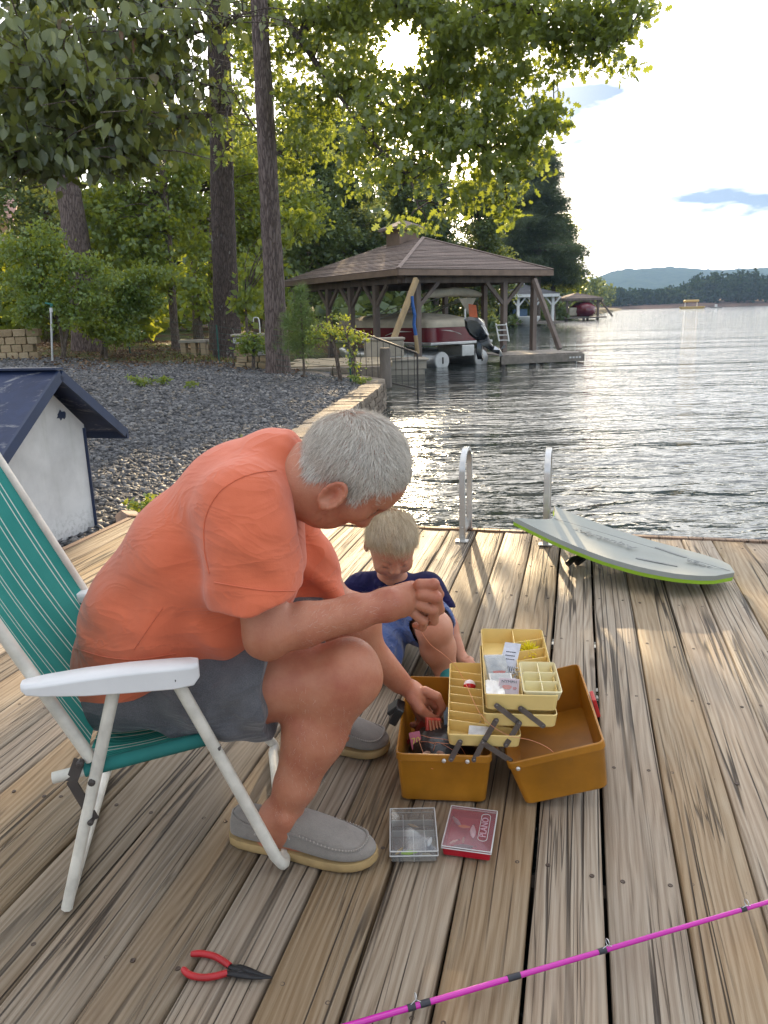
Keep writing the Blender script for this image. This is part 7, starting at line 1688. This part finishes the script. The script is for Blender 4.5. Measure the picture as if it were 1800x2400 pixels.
sh.cone(sp_[3], ad(524, 1095, 1.475), .098, .084, .06).cone(sp_[3], shL, .095, .076, .05)
sh.ell(ad(520, 1230, 1.60), (.15, .15, .11), rotm(ry=R(-25)), .06); sh.ell(ad(470, 1330, 1.60), (.15, .16, .10), None, .06)
# collar
cc = ad(596, 1008, 1.60); cn_ = nrm(H(668, 1030)-sp_[4]); c1 = nrm(np.cross(cn_, LAT)); ring = [cc+cn_*.012*0+LAT*math.cos(a)*.074+c1*math.sin(a)*(.072 if math.sin(a) > 0 else .084) for a in np.linspace(0, 2*math.pi, 17)]
ring = [p+np.array([.015, 0, -.01])*max(0, math.sin(a)) for p, a in zip(ring, np.linspace(0, 2*math.pi, 17))]
sh.chain(ring, [.0065]*17, .022)
# lower hem over the shorts
sh.cone(ad(170, 1500, 1.60), ad(300, 1490, 1.50), .05, .06, .05); sh.cone(ad(205, 1505, 1.56), ad(260, 1490, 1.50), .055, .05, .04)
def folds(P):
    x, y, z = P[:, 0], P[:, 1], P[:, 2]
    a = np.sin((x*.62+z*.78)*62+3.2*np.sin(x*9+1.2)+2.2*np.sin(y*14)+1.0*np.sin(z*23))
    low = np.clip((.74-z)/.20, 0, 1)*np.clip((z-.38)/.08, 0, 1)
    b = np.sin((x*.80-z*.60)*48+2.4*np.sin(z*13+.5)+1.8*np.sin(y*11+2))
    back = np.clip((-.30-x)/.12, 0, 1)
    c = np.sin((x*.35+z*.95)*85+2.5*np.sin(x*21))*np.clip(1-np.abs(z-.585)/.09, 0, 1)*np.clip((-.32-x)/.1, 0, 1)*0
    arm = np.clip((x+.33)/.06, 0, 1)*np.clip((1.52-y)/.06, 0, 1)
    d_ = np.sin((x*.15+z*1.0)*70+2.2*np.sin(x*24+z*8))*arm*np.clip((z-.6)/.05, 0, 1)*np.clip((.80-z)/.05, 0, 1)
    e_ = np.abs(np.sin((x*.9+z*.42)*31+1.7*np.sin(z*15)))**3
    return .0034*np.sign(a)*np.abs(a)**.7*low*(1-.4*back)+.0050*b*low+.0022*d_ - .006*e_*low*np.clip((x+.55)/.1, 0, 1)
sh.half(ad(285, 1500, 1.5), nrm(np.array([.52, 0, -.85])), ad(345, 1600, 1.55), .235, .008)
sh.disp(folds, (-.4, 1.6, .65), .6)
shirt = sh.build('shirt', M_SHIRT, man, .0038, 1)
# seams lie on the cloth: walk each view ray onto the shirt surface
def on_sdf(S_, x, y, off=.0006):
    o = CAMP; d = ad(x, y, 1.0)-CAMP; d = nrm(d); t_ = 1.1
    for _ in range(60):
        e = float(S_.ev((o+d*t_)[None])[0])
        if e < .0006: break
        t_ += max(e*.7, .0005)
    return o+d*(t_-off)
def seam_line(name, pts, r=.0011, n=30, mat=None):
    P_ = [on_sdf(sh, x, y) for x, y in [tuple(q[:2]) for q in seg([np.array([a, b, 0.]) for a, b in pts], n)]]
    m = MB(); m.tube(P_, r, 5); m.build(name, mat or M_SHIRT, shirt, smooth=60)
seam_line('sleeve_seam', [(597, 1016), (560, 1020), (520, 1032), (482, 1055), (456, 1088), (441, 1132), (442, 1190), (452, 1240)], .0012)
seam_line('hem_stitch', [(462, 1258), (520, 1268), (580, 1276), (640, 1276)], .0012)
seam_line('side_seam', [(350, 1314), (318, 1360), (288, 1404)], .0010)
seam_line('hem_stitch', [(160, 1400), (230, 1420), (300, 1424), (380, 1412)], .0010)
# --- shorts
so = SDF()
eR = ad(588, 1478, 1.495)
so.chain([hipR, ad(450, 1492, 1.51), eR+(eR-thR)*.9], [.112, .108, .108], .05)
so.half(eR, nrm(np.array([1, -.06, -.02])), eR+np.array([.10, -.01, 0]), .20, .003); so.cone(eR+np.array([.075, 0, 0]), kneeR, .091, .091, .003, None, 's')
so.ell(ad(300, 1478, 1.60), (.150, .182, .118), None, .04)
so.chain([hipL+np.array([-.03, 0, 0]), hipL*.45+kneeL*.55, hipL*.25+kneeL*.75], [.115, .105, .100], .05)
kx_ = nrm(kneeL-hipL); so.half(hipL*.25+kneeL*.75, kx_, hipL*.0+kneeL*1.0, .13)
so.half((-.5, 1.6, .312), (0, 0, -1), (-.55, 1.62, .18), .30, .03)
def folds2(P):
    x, y, z = P[:, 0], P[:, 1], P[:, 2]
    return .0060*np.sin((x*1.0+z*.35)*60+2.5*np.sin(z*19)+2*np.sin(x*8))*np.clip((x+.55)/.1, 0, 1)*np.clip((-.25-x)/.1+.35, 0, 1)+.0040*np.sin((x*.5-z*.9)*75+2*np.sin(x*17))
so.disp(folds2, (-.4, 1.6, .4), .5)
so.build('shorts', M_SHORT, man, .0038, 1)
# --- slip-on shoes
def shoe(heel, toe, parent, seed=0, L=None):
    heel, toe = np.array(heel, float), np.array(toe, float); ax = nrm(toe-heel); L = np.linalg.norm(toe-heel); sd = nrm(np.cross((0, 0, 1), ax)); up_ = np.array([0, 0, 1.])
    def S(t_, w, z): return heel+ax*L*t_+sd*w+up_*z
    T = [0, .03, .09, .2, .32, .45, .58, .70, .80, .88, .94, .98, 1.0]; Wd = [.012, .028, .036, .0395, .039, .0415, .0475, .051, .0505, .045, .036, .023, .008]
    Ht = [.055, .080, .088, .086, .084, .100, .092, .078, .066, .056, .047, .038, .030]; tz = [0, 0, 0, 0, 0, 0, 0, 0, .001, .003, .006, .009, .011]
    o = SDF.__new__(SDF)
    rings = []
    for t_, w, h_, z0 in zip(T, Wd, Ht, tz):
        ring = []
        for k in range(16):
            a = math.pi*k/15; cx, sz = math.cos(a), math.sin(a)
            ring.append(S(t_, w*1.0*np.sign(cx)*abs(cx)**.62, .020+z0+(h_-.020)*abs(sz)**.70))
        rings.append(ring)
    m = MB(); m.loft(rings, True, True, closed=True); up_o = m.build('shoe', M_SUEDE, parent, smooth=50, sub=1); up_o['label'] = 'grey suede slip-on shoe'
    rs_ = []
    for z, k in ((.0, .96), (.004, 1.01), (.010, 1.03), (.018, 1.03), (.0215, 1.01)):
        out2 = [S(.5+(t_-.5)*(1+.018*(k > 1)), w*k, z+zz) for t_, w, zz in zip(T, Wd, tz)] + [S(.5+(t_-.5)*(1+.018*(k > 1)), -w*k*.96, z+zz) for t_, w, zz in reversed(list(zip(T, Wd, tz)))]
        rs_.append(out2)
    m = MB(); m.loft(rs_); m.build('sole', M_SOLE, up_o, smooth=40)
    # moccasin seam round the toe, flap edges, lace
    def top(t_, f):     # point on the upper at length t_, angle f (0 = right edge, .5 top)
        w, h_, z0 = (np.interp(t_, T, q) for q in (Wd, Ht, tz)); a = math.pi*f; cx, sz = math.cos(a), math.sin(a); return S(t_, w*np.sign(cx)*abs(cx)**.62, .020+z0+(h_-.020)*abs(sz)**.70+.0012)
    seam = [top(t_, f) for t_, f in ((.42, .17), (.52, .17), (.64, .17), (.76, .18), (.86, .22), (.92, .32), (.94, .5), (.92, .68), (.86, .78), (.76, .82), (.64, .83), (.52, .83), (.42, .83))]
    m = MB(); m.tube(seg(seam, 60), .0026, 6); m.build('moc_seam', M_SUEDE, up_o, smooth=60)
    P_ = seg(seam, 60)
    m = MB()
    for q in P_[6:-6]: m.box(q+np.array([0, 0, .0008])+nrm(q-(heel+toe)/2)*.0022, (.0022, .0022, .004))
    st = m.build('stitching', M_STITCH, up_o); st['kind'] = 'stuff'
    for f0, f1 in ((.90, .80), (.10, .20)):
        m = MB(); m.tube(seg([top(.22, f0), top(.28, f0), top(.34, f0), top(.40, f0-.01)], 12), .0022, 6); m.build('lace', M_STITCH, up_o, smooth=60)
        m = MB(); m.tube(seg([top(.33, .5+(f1-.5)*.85), top(.40, f1), top(.44, f1+.0), top(.47, f0)], 12), .0016, 5); m.build('flap_edge', M_STITCH, up_o, smooth=60)
    m = MB(); ring = [top(t_, f) for t_, f in ((.02, .5), (.06, .72), (.18, .80), (.30, .80), (.385, .66), (.40, .5), (.385, .34), (.30, .20), (.18, .20), (.06, .28), (.02, .5))]
    m.tube(seg(ring, 50), .0030, 6); m.build('collar', M_SUEDE, up_o, smooth=60)
    return up_o
shoe((-.365, 1.515, .002), (-.038, 1.412, .002), man)
shoe((-.235, 1.905, .002), (-.005, 1.845, .002), man)
# --- hair: short grey strands over the scalp
def in_poly(x, y, poly):
    c = np.zeros(len(x), bool); n = len(poly)
    for i in range(n):
        x0, y0 = poly[i]; x1, y1 = poly[(i+1) % n]
        c ^= ((y0 > y) != (y1 > y)) & (x < (x1-x0)*(y-y0)/((y1-y0) or 1e-9)+x0)
    return c
def mesh_normals(me):
    n = np.zeros(len(me.vertices)*3, np.float32); me.vertices.foreach_get('normal', n); return n.reshape(-1, 3)
def grow_hair(name, ob, parent, mask_fn, flow_fn, n, length, width, mat, lift, seed=0, curl=.15, segs=3):
    me = ob.data; V = np.zeros(len(me.vertices)*3, np.float32); me.vertices.foreach_get('co', V); V = V.reshape(-1, 3)+worldorig(ob); Nn = mesh_normals(me)
    k = np.nonzero(mask_fn(V))[0]; g = np.random.default_rng(seed)
    s = g.choice(k, n, replace=True); P = V[s]+g.normal(size=(n, 3))*.0012; N_ = Nn[s]
    D_ = flow_fn(P); D_ = D_+g.normal(size=D_.shape)*curl; D_ -= N_*np.sum(D_*N_, 1, keepdims=True); D_ /= np.linalg.norm(D_, axis=1, keepdims=True)+1e-9
    L_ = length*(.6+.7*g.random(n)); T_ = np.cross(D_, N_)
    lf = lift*(.5+g.random(n)); pts = []
    for i in range(segs+1):
        f = i/segs; c = P+D_*(L_*f)[:, None]+N_*((lf*np.sin(min(1, f*1.3)*math.pi*.62)-.25*lf*f*f)*L_)[:, None]; w = width*(1-.8*f)*(.7+.6*g.random(n))
        pts.append(c-T_*w[:, None]); pts.append(c+T_*w[:, None])
    VV = np.stack(pts, 1).reshape(-1, 3); m_ = 2*(segs+1); b = (np.arange(n)*m_)[:, None]
    F_ = np.concatenate([b+np.array([2*i, 2*i+1, 2*i+3, 2*i+2]) for i in range(segs)])
    return bigmesh(name, VV, F_, mat, parent, np.repeat(g.random(n), m_), True)
def hair_mat(name, stops, tr=.25, rough=.35):
    t = NT(name); a_ = t.n('Attribute', attribute_name='rnd'); c = t.ramp(a_.outputs['Fac'], *stops)
    d = t.n('BsdfDiffuse', {'Color': c}); tl = t.n('BsdfTranslucent', {'Color': c}); g = t.n('BsdfGlossy', {'Color': (1, .98, .94, 1), 'Roughness': rough})
    m1 = t.n('MixShader', {0: tr}); t.set(m1.inputs[1], d); t.set(m1.inputs[2], tl); m2 = t.n('MixShader', {0: .08}); t.set(m2.inputs[1], m1); t.set(m2.inputs[2], g); t.t.links.new(m2.outputs[0], t.out.inputs[0]); return t.m
M_GREY = hair_mat('grey_hair', ((0, (.22, .185, .145)), (.25, (.52, .465, .39)), (.7, (.78, .72, .63)), (1, (.90, .86, .79))))
M_BLOND = hair_mat('blond_hair', ((0, (.40, .28, .15)), (.4, (.60, .47, .29)), (.8, (.74, .62, .43)), (1, (.84, .75, .58))), .3)
hp = [(672, 1000), (682, 1012), (705, 1016), (735, 1012), (757, 1024), (757, 1054), (768, 1064), (782, 1052), (800, 1038), (830, 1042), (860, 1034), (885, 1025), (930, 990), (900, 840), (700, 830), (668, 930), (666, 975)]
def hpix(P): return 772+(P[:, 0]-HC[0])*HS, 985-(P[:, 2]-HC[2])*HS
def man_mask(P): x, y = hpix(P); return in_poly(x, y, hp) & (np.linalg.norm(P-HC, axis=1) < .17) & (np.abs(P[:, 1]-HC[1]) < .0835)
whorl = H(775, 893, .01)
def man_flow(P):
    d = P-whorl; d = d+np.array([.02, 0, -.02]); x, y = hpix(P)
    side = np.clip((-(P[:, 1]-HC[1])-.03)/.03, 0, 1)[:, None]
    return d/np.linalg.norm(d, axis=1, keepdims=True)*(1-.55*side)+side*.55*np.array([-.75, 0, -.35])*np.clip((830-x)/60, -1, 1)[:, None]
hc_ = SDF(); hc_.ell(H(768, 982), (.1115, .0815, .0960), rotm(ry=R(8)), .02); hc_.ell(H(800, 1012), (.074, .0735, .060), rotm(ry=R(40)), .03)
hair = grow_hair('hair', man_body, man, man_mask, man_flow, 24000, .024, .00042, M_GREY, .18, 3, .15); hair['label'] = 'short grey combed hair'
# softer hairline: sparse short hairs just outside the thick part
hp2 = [(664, 1012), (684, 1024), (706, 1026), (732, 1018), (757, 1030), (757, 1070), (770, 1080), (786, 1068), (806, 1050), (832, 1054), (862, 1046), (888, 1036)] + hp[12:]
def edge_mask(P): x, y = hpix(P); return in_poly(x, y, hp2) & ~in_poly(x, y, hp) & (np.linalg.norm(P-HC, axis=1) < .17) & (np.abs(P[:, 1]-HC[1]) < .0835)
grow_hair('hairline', man_body, man, edge_mask, man_flow, 1500, .010, .00028, M_GREY, .15, 13, .3)
grow_hair('stray_hair', man_body, man, man_mask, man_flow, 500, .036, .00018, M_GREY, .55, 14, .5)
# eyebrow, lashes
def brow_mask(P): x, y = hpix(P); return in_poly(x, y, [(818, 1092), (832, 1074), (812, 1062), (796, 1068), (804, 1082)]) & (np.linalg.norm(P-HC, axis=1) < .2) & (np.abs(P[:, 1]-HC[1]) > .012)
grow_hair('eyebrow', man_body, man, brow_mask, lambda P: np.tile(np.array([-.6, -.2, .4]), (len(P), 1)), 90, .009, .0003, M_GREY, .15, 4)
# fine arm and leg hair catching the light
def arm_mask(P):
    ba = wrR-elR; t_ = ((P-elR) @ ba)/(ba @ ba); d_ = np.linalg.norm(P-elR-np.clip(t_, 0, 1)[:, None]*ba, axis=1); return (t_ > .15) & (t_ < 1.0) & (d_ < .07)
grow_hair('arm_hair', man_body, man, arm_mask, lambda P: np.tile(nrm(wrR-elR)+np.array([0, 0, .3]), (len(P), 1)), 700, .010, .00009, M_GREY, .5, 5, .5)
def leg_mask(P):
    ba = ankR-kneeR; t_ = ((P-kneeR) @ ba)/(ba @ ba); d_ = np.linalg.norm(P-kneeR-np.clip(t_, 0, 1)[:, None]*ba, axis=1); return (t_ > .05) & (t_ < .9) & (d_ < .11)
grow_hair('leg_hair', man_body, man, leg_mask, lambda P: np.tile(np.array([.2, 0, -1.]), (len(P), 1)), 700, .010, .00008, M_GREY, .5, 6, .5)

# ---------------------------------------------------------------- the boy
boy = thing('person', 'small blond boy in a navy T-shirt and denim shorts squatting behind the tackle box', 'person', (.05, 2.4, 0))
BC = ad(846, 1172, 2.40); BS = 677.0
fwd = nrm((.12, -.80, -.58)); rgt = nrm(np.cross(fwd, (0, 0, 1))); bup = np.cross(rgt, fwd)      # where the face looks
rgt = -rgt
def Bh(r_, u_, f_): return BC+rgt*r_+bup*u_+fwd*f_          # r_: towards image right
rgt = nrm(np.cross((0, 0, 1), -fwd)); rgt = rgt if rgt[0] > 0 else -rgt; bup = np.cross(rgt, -fwd); bup = bup if bup[2] > 0 else -bup
MBh = np.stack([rgt, bup, fwd], 1)
bb = SDF()
hipB = np.array([.045, 2.56, .135]); chB = ad(846, 1312, 2.50); nkB = ad(846, 1250, 2.47)
bb.chain([hipB, chB, nkB], [.075, .078, .045], .04, ((1, 0, 0), 1.25)); bb.cone(nkB, BC+np.array([0, .01, -.05]), .040, .042, .02)
sBL, sBR = ad(780, 1276, 2.50), ad(922, 1274, 2.49)
bb.cone(chB, sBL, .06, .040, .04).cone(chB, sBR, .06, .040, .04)
eBR = ad(966, 1352, 2.43); wBR = ad(992, 1415, 2.37)
bb.chain([sBR, eBR, wBR], [.038, .034, .024], .02)
bb.ell(ad(1003, 1427, 2.350), (.026, .026, .015), rotm(rz=.5), .015)
for k, (x, y, d) in enumerate([(1023, 1432, 2.325), (1018, 1438, 2.315), (1010, 1441, 2.31), (1002, 1442, 2.312), (1020, 1424, 2.345)]):
    a = ad(1008, 1428, 2.345); b = ad(x, y, d); bb.chain([a, (a+b)/2+np.array([0, 0, .006]), b], [.010, .0085, .0065], .004)
eBL = ad(752, 1370, 2.44); bb.chain([sBL, eBL, ad(800, 1420, 2.36)], [.038, .033, .026], .02)
kB, aB = ad(938, 1362, 2.27), ad(962, 1445, 2.275)
bb.chain([hipB+np.array([.06, -.02, .0]), kB], [.075, .055], .03); bb.ell(ad(938, 1352, 2.265), (.054, .052, .052), None, .02)
bb.chain([kB, ad(946, 1400, 2.285), aB], [.050, .056, .036], .02); bb.cone(aB, aB+np.array([.01, -.03, -.025]), .034, .03, .02)
kB2, aB2 = ad(820, 1402, 2.30), ad(805, 1455, 2.33)
bb.chain([hipB+np.array([-.06, -.02, .0]), kB2], [.075, .055], .03).chain([kB2, aB2], [.052, .036], .02)
# head with face
bb.ell(Bh(0, .022, -.012), (.079, .086, .090), MBh, .02); bb.ell(Bh(0, -.030, .030), (.064, .066, .056), MBh, .03)
for s_ in (-1, 1):
    bb.ell(Bh(s_*.034, -.046, .060), (.028, .026, .022), MBh, .02)          # full cheeks
    bb.ell(Bh(s_*.030, -.012, .086), (.016, .010, .010), MBh, .008, 's'); bb.ell(Bh(s_*.029, -.013, .071), (.014, .0125, .0125), MBh, .004)
    bb.ell(Bh(s_*.081, -.020, -.008), (.010, .023, .016), MBh, .006); bb.ell(Bh(s_*.087, -.020, -.002), (.006, .012, .008), MBh, .003, 's')
bb.cone(Bh(0, -.012, .080), Bh(0, -.034, .089), .0080, .0098, .012); bb.ell(Bh(0, -.035, .092), (.0105, .0085, .009), MBh, .006)
for s_ in (-1, 1): bb.ell(Bh(s_*.010, -.040, .092), (.0075, .006, .007), MBh, .005)
bb.cone(Bh(-.014, -.062, .080), Bh(.014, -.062, .080), .008, .008, .008); bb.cone(Bh(-.012, -.072, .076), Bh(.012, -.072, .076), .008, .008, .006)
bb.cone(Bh(-.02, -.067, .088), Bh(.02, -.067, .088), .0018, .0018, .003, None, 's')
bb.ell(Bh(0, -.090, .058), (.024, .018, .022), MBh, .015)
boy_body = bb.build('body', M_SKINB, boy, .0034, 1)
bs = SDF()
bs.chain([hipB+np.array([0, 0, .03]), chB, ad(846, 1262, 2.48)], [.096, .102, .060], .04, ((1, 0, 0), 1.28)); bs.cone(chB, sBL, .085, .062, .04).cone(chB, sBR, .085, .062, .04)
mR, mL = sBR*.45+eBR*.55, sBL*.4+eBL*.6
bs.chain([sBR, mR], [.061, .058], .02).chain([sBL, mL], [.062, .060], .02)
bs.half(mR, eBR-sBR, mR+(eBR-sBR)*.5, .075).cone(mR-(eBR-sBR)*.2, eBR, .045, .045, .003, None, 's').half(mL, eBL-sBL, mL+(eBL-sBL)*.5, .075)
nc = ad(846, 1248, 2.462); bs.chain([nc+np.array([math.cos(a)*.058, math.sin(a)*.05, .012*math.sin(a)-.004]) for a in np.linspace(0, 6.283, 15)], [.0065]*15, .008)
bs.disp(lambda P: .0035*np.sin((P[:, 0]*.7+P[:, 2])*75+2.5*np.sin(P[:, 0]*26)+1.5*np.sin(P[:, 1]*20)), (.04, 2.5, .25), .4)
bs.build('shirt', M_NAVY, boy, .004, 1)
bd = SDF(); hk = hipB+np.array([.06, -.02, 0]); hk2 = hipB+np.array([-.06, -.02, 0])
e1_ = hk*.26+kB*.74; e2_ = hk2*-.15+kB2*1.15
bd.ell(hipB+np.array([0, 0, -.01]), (.125, .10, .085), None, .04); bd.chain([hk, e1_], [.090, .084], .03); bd.chain([hk2, e2_], [.088, .078], .03)
bd.half(e1_, kB-hk, e1_+(kB-hk)*.5, .11).cone(e1_-(kB-hk)*.1, kB, .070, .070, .003, None, 's').half(e2_, kB2-hk2, e2_+(kB2-hk2)*.5, .09)
bd.disp(lambda P: .003*np.sin((P[:, 0]+P[:, 1]*.6)*95+2.5*np.sin(P[:, 2]*40)), (.05, 2.45, .15), .35)
bd.build('shorts', M_DENIM, boy, .004, 1)
M_TEALS = simple('teal_rubber_shoe', (.02, .20, .20), .5, .15, 12)
for ank, nm in ((aB, 1), (aB2, 2)):
    s_ = SDF(); q = np.array([ank[0], ank[1], .028]); s_.cone(q+np.array([0, .035, 0]), q+np.array([.015, -.075, -.004]), .030, .026, .01, ((1, 0, 0), 1.1)); s_.cone(q+np.array([0, .01, .015]), q+np.array([0, .01, .045]), .036, .036, .01)
    s_.half(q+np.array([0, 0, -.026]), (0, 0, -1), q+np.array([0, 0, -.08]), .12); s_.half(q+np.array([0, 0, .040]), (0, 0, 1), q+np.array([0, 0, .09]), .08); s_.build('shoe', M_TEALS, boy, .004, 1)
def bpix(P): q = (P-BC) @ MBh; return q
def boy_mask(P): q = bpix(P); return (np.linalg.norm(q, axis=1) < .14) & (q[:, 1] > .046-.75*np.clip(-q[:, 2]+.03, -.02, .15)+.12*np.clip(q[:, 2]-.05, 0, .1)) & ~((np.abs(q[:, 0]) > .078) & (q[:, 1] < .0)) | ((np.linalg.norm(q, axis=1) < .13) & (q[:, 2] < -.03) & (q[:, 1] > -.06))
bw = Bh(.01, .085, -.095)
def boy_flow(P): d = P-bw; return d/np.linalg.norm(d, axis=1, keepdims=True)+rgt*.25
h1 = grow_hair('hair', boy_body, boy, boy_mask, boy_flow, 15000, .042, .0005, M_BLOND, .15, 8, .13, 4); h1['label'] = 'straight pale blond hair with a fringe'
def bbrow(P): q = bpix(P); return (q[:, 2] > .05) & (np.abs(q[:, 1]-.006) < .0035) & (np.abs(np.abs(q[:, 0])-.030) < .014)
grow_hair('eyebrow', boy_body, boy, bbrow, lambda P: np.tile(rgt, (len(P), 1)), 120, .006, .0003, M_BLOND, .1, 9)
def blash(P): q = bpix(P); return (q[:, 2] > .06) & (np.abs(q[:, 1]+.021) < .0022) & (np.abs(np.abs(q[:, 0])-.029) < .012)
M_LASH = hair_mat('dark_lash', ((0, (.12, .07, .045)), (1, (.22, .13, .09))))
grow_hair('eyelash', boy_body, boy, blash, lambda P: np.tile(fwd*.6-bup*.8, (len(P), 1)), 70, .005, .0003, M_LASH, .4, 10, .1)
def mlash(P): x, y = hpix(P); return in_poly(x, y, [(800, 1106), (812, 1100), (808, 1096), (796, 1102)]) & (np.linalg.norm(P-HC, axis=1) < .2) & (np.abs(np.abs(P[:, 1]-HC[1])-.031) < .014)
grow_hair('eyelash', man_body, man, mlash, lambda P: np.tile(np.array([.3, 0, -.9]), (len(P), 1)), 120, .005, .0004, M_LASH, .4, 12, .1)
# ---- fishing line from the raised hand to the boxes
fl_ = thing('fishing_line', 'thin orange fishing line running from the raised hand across the trays', 'fishing line', tuple(ad(905, 1345, 1.56)))
M_LINE = simple('orange_monofilament', (.75, .30, .16), .35, .05)
m = MB(); m.tube(seg([ad(928, 1318, 1.575), ad(905, 1340, 1.57), ad(908, 1360, 1.575), ad(930, 1392, 1.60), ad(960, 1415, 1.64), ad(985, 1440, 1.70), ad(1005, 1475, 1.72)], 30), .0007, 5); m.build('strand', M_LINE, fl_)
m = MB(); m.tube(seg([at(1005*1.085, 1475*1.085, 1.72), ad(1040, 1545, 1.62), ad(1090, 1585, 1.60), ad(1150, 1600, 1.60), ad(1190, 1620, 1.585), ad(1212, 1650, 1.58)], 30), .0006, 5); m.build('strand', M_LINE, fl_)
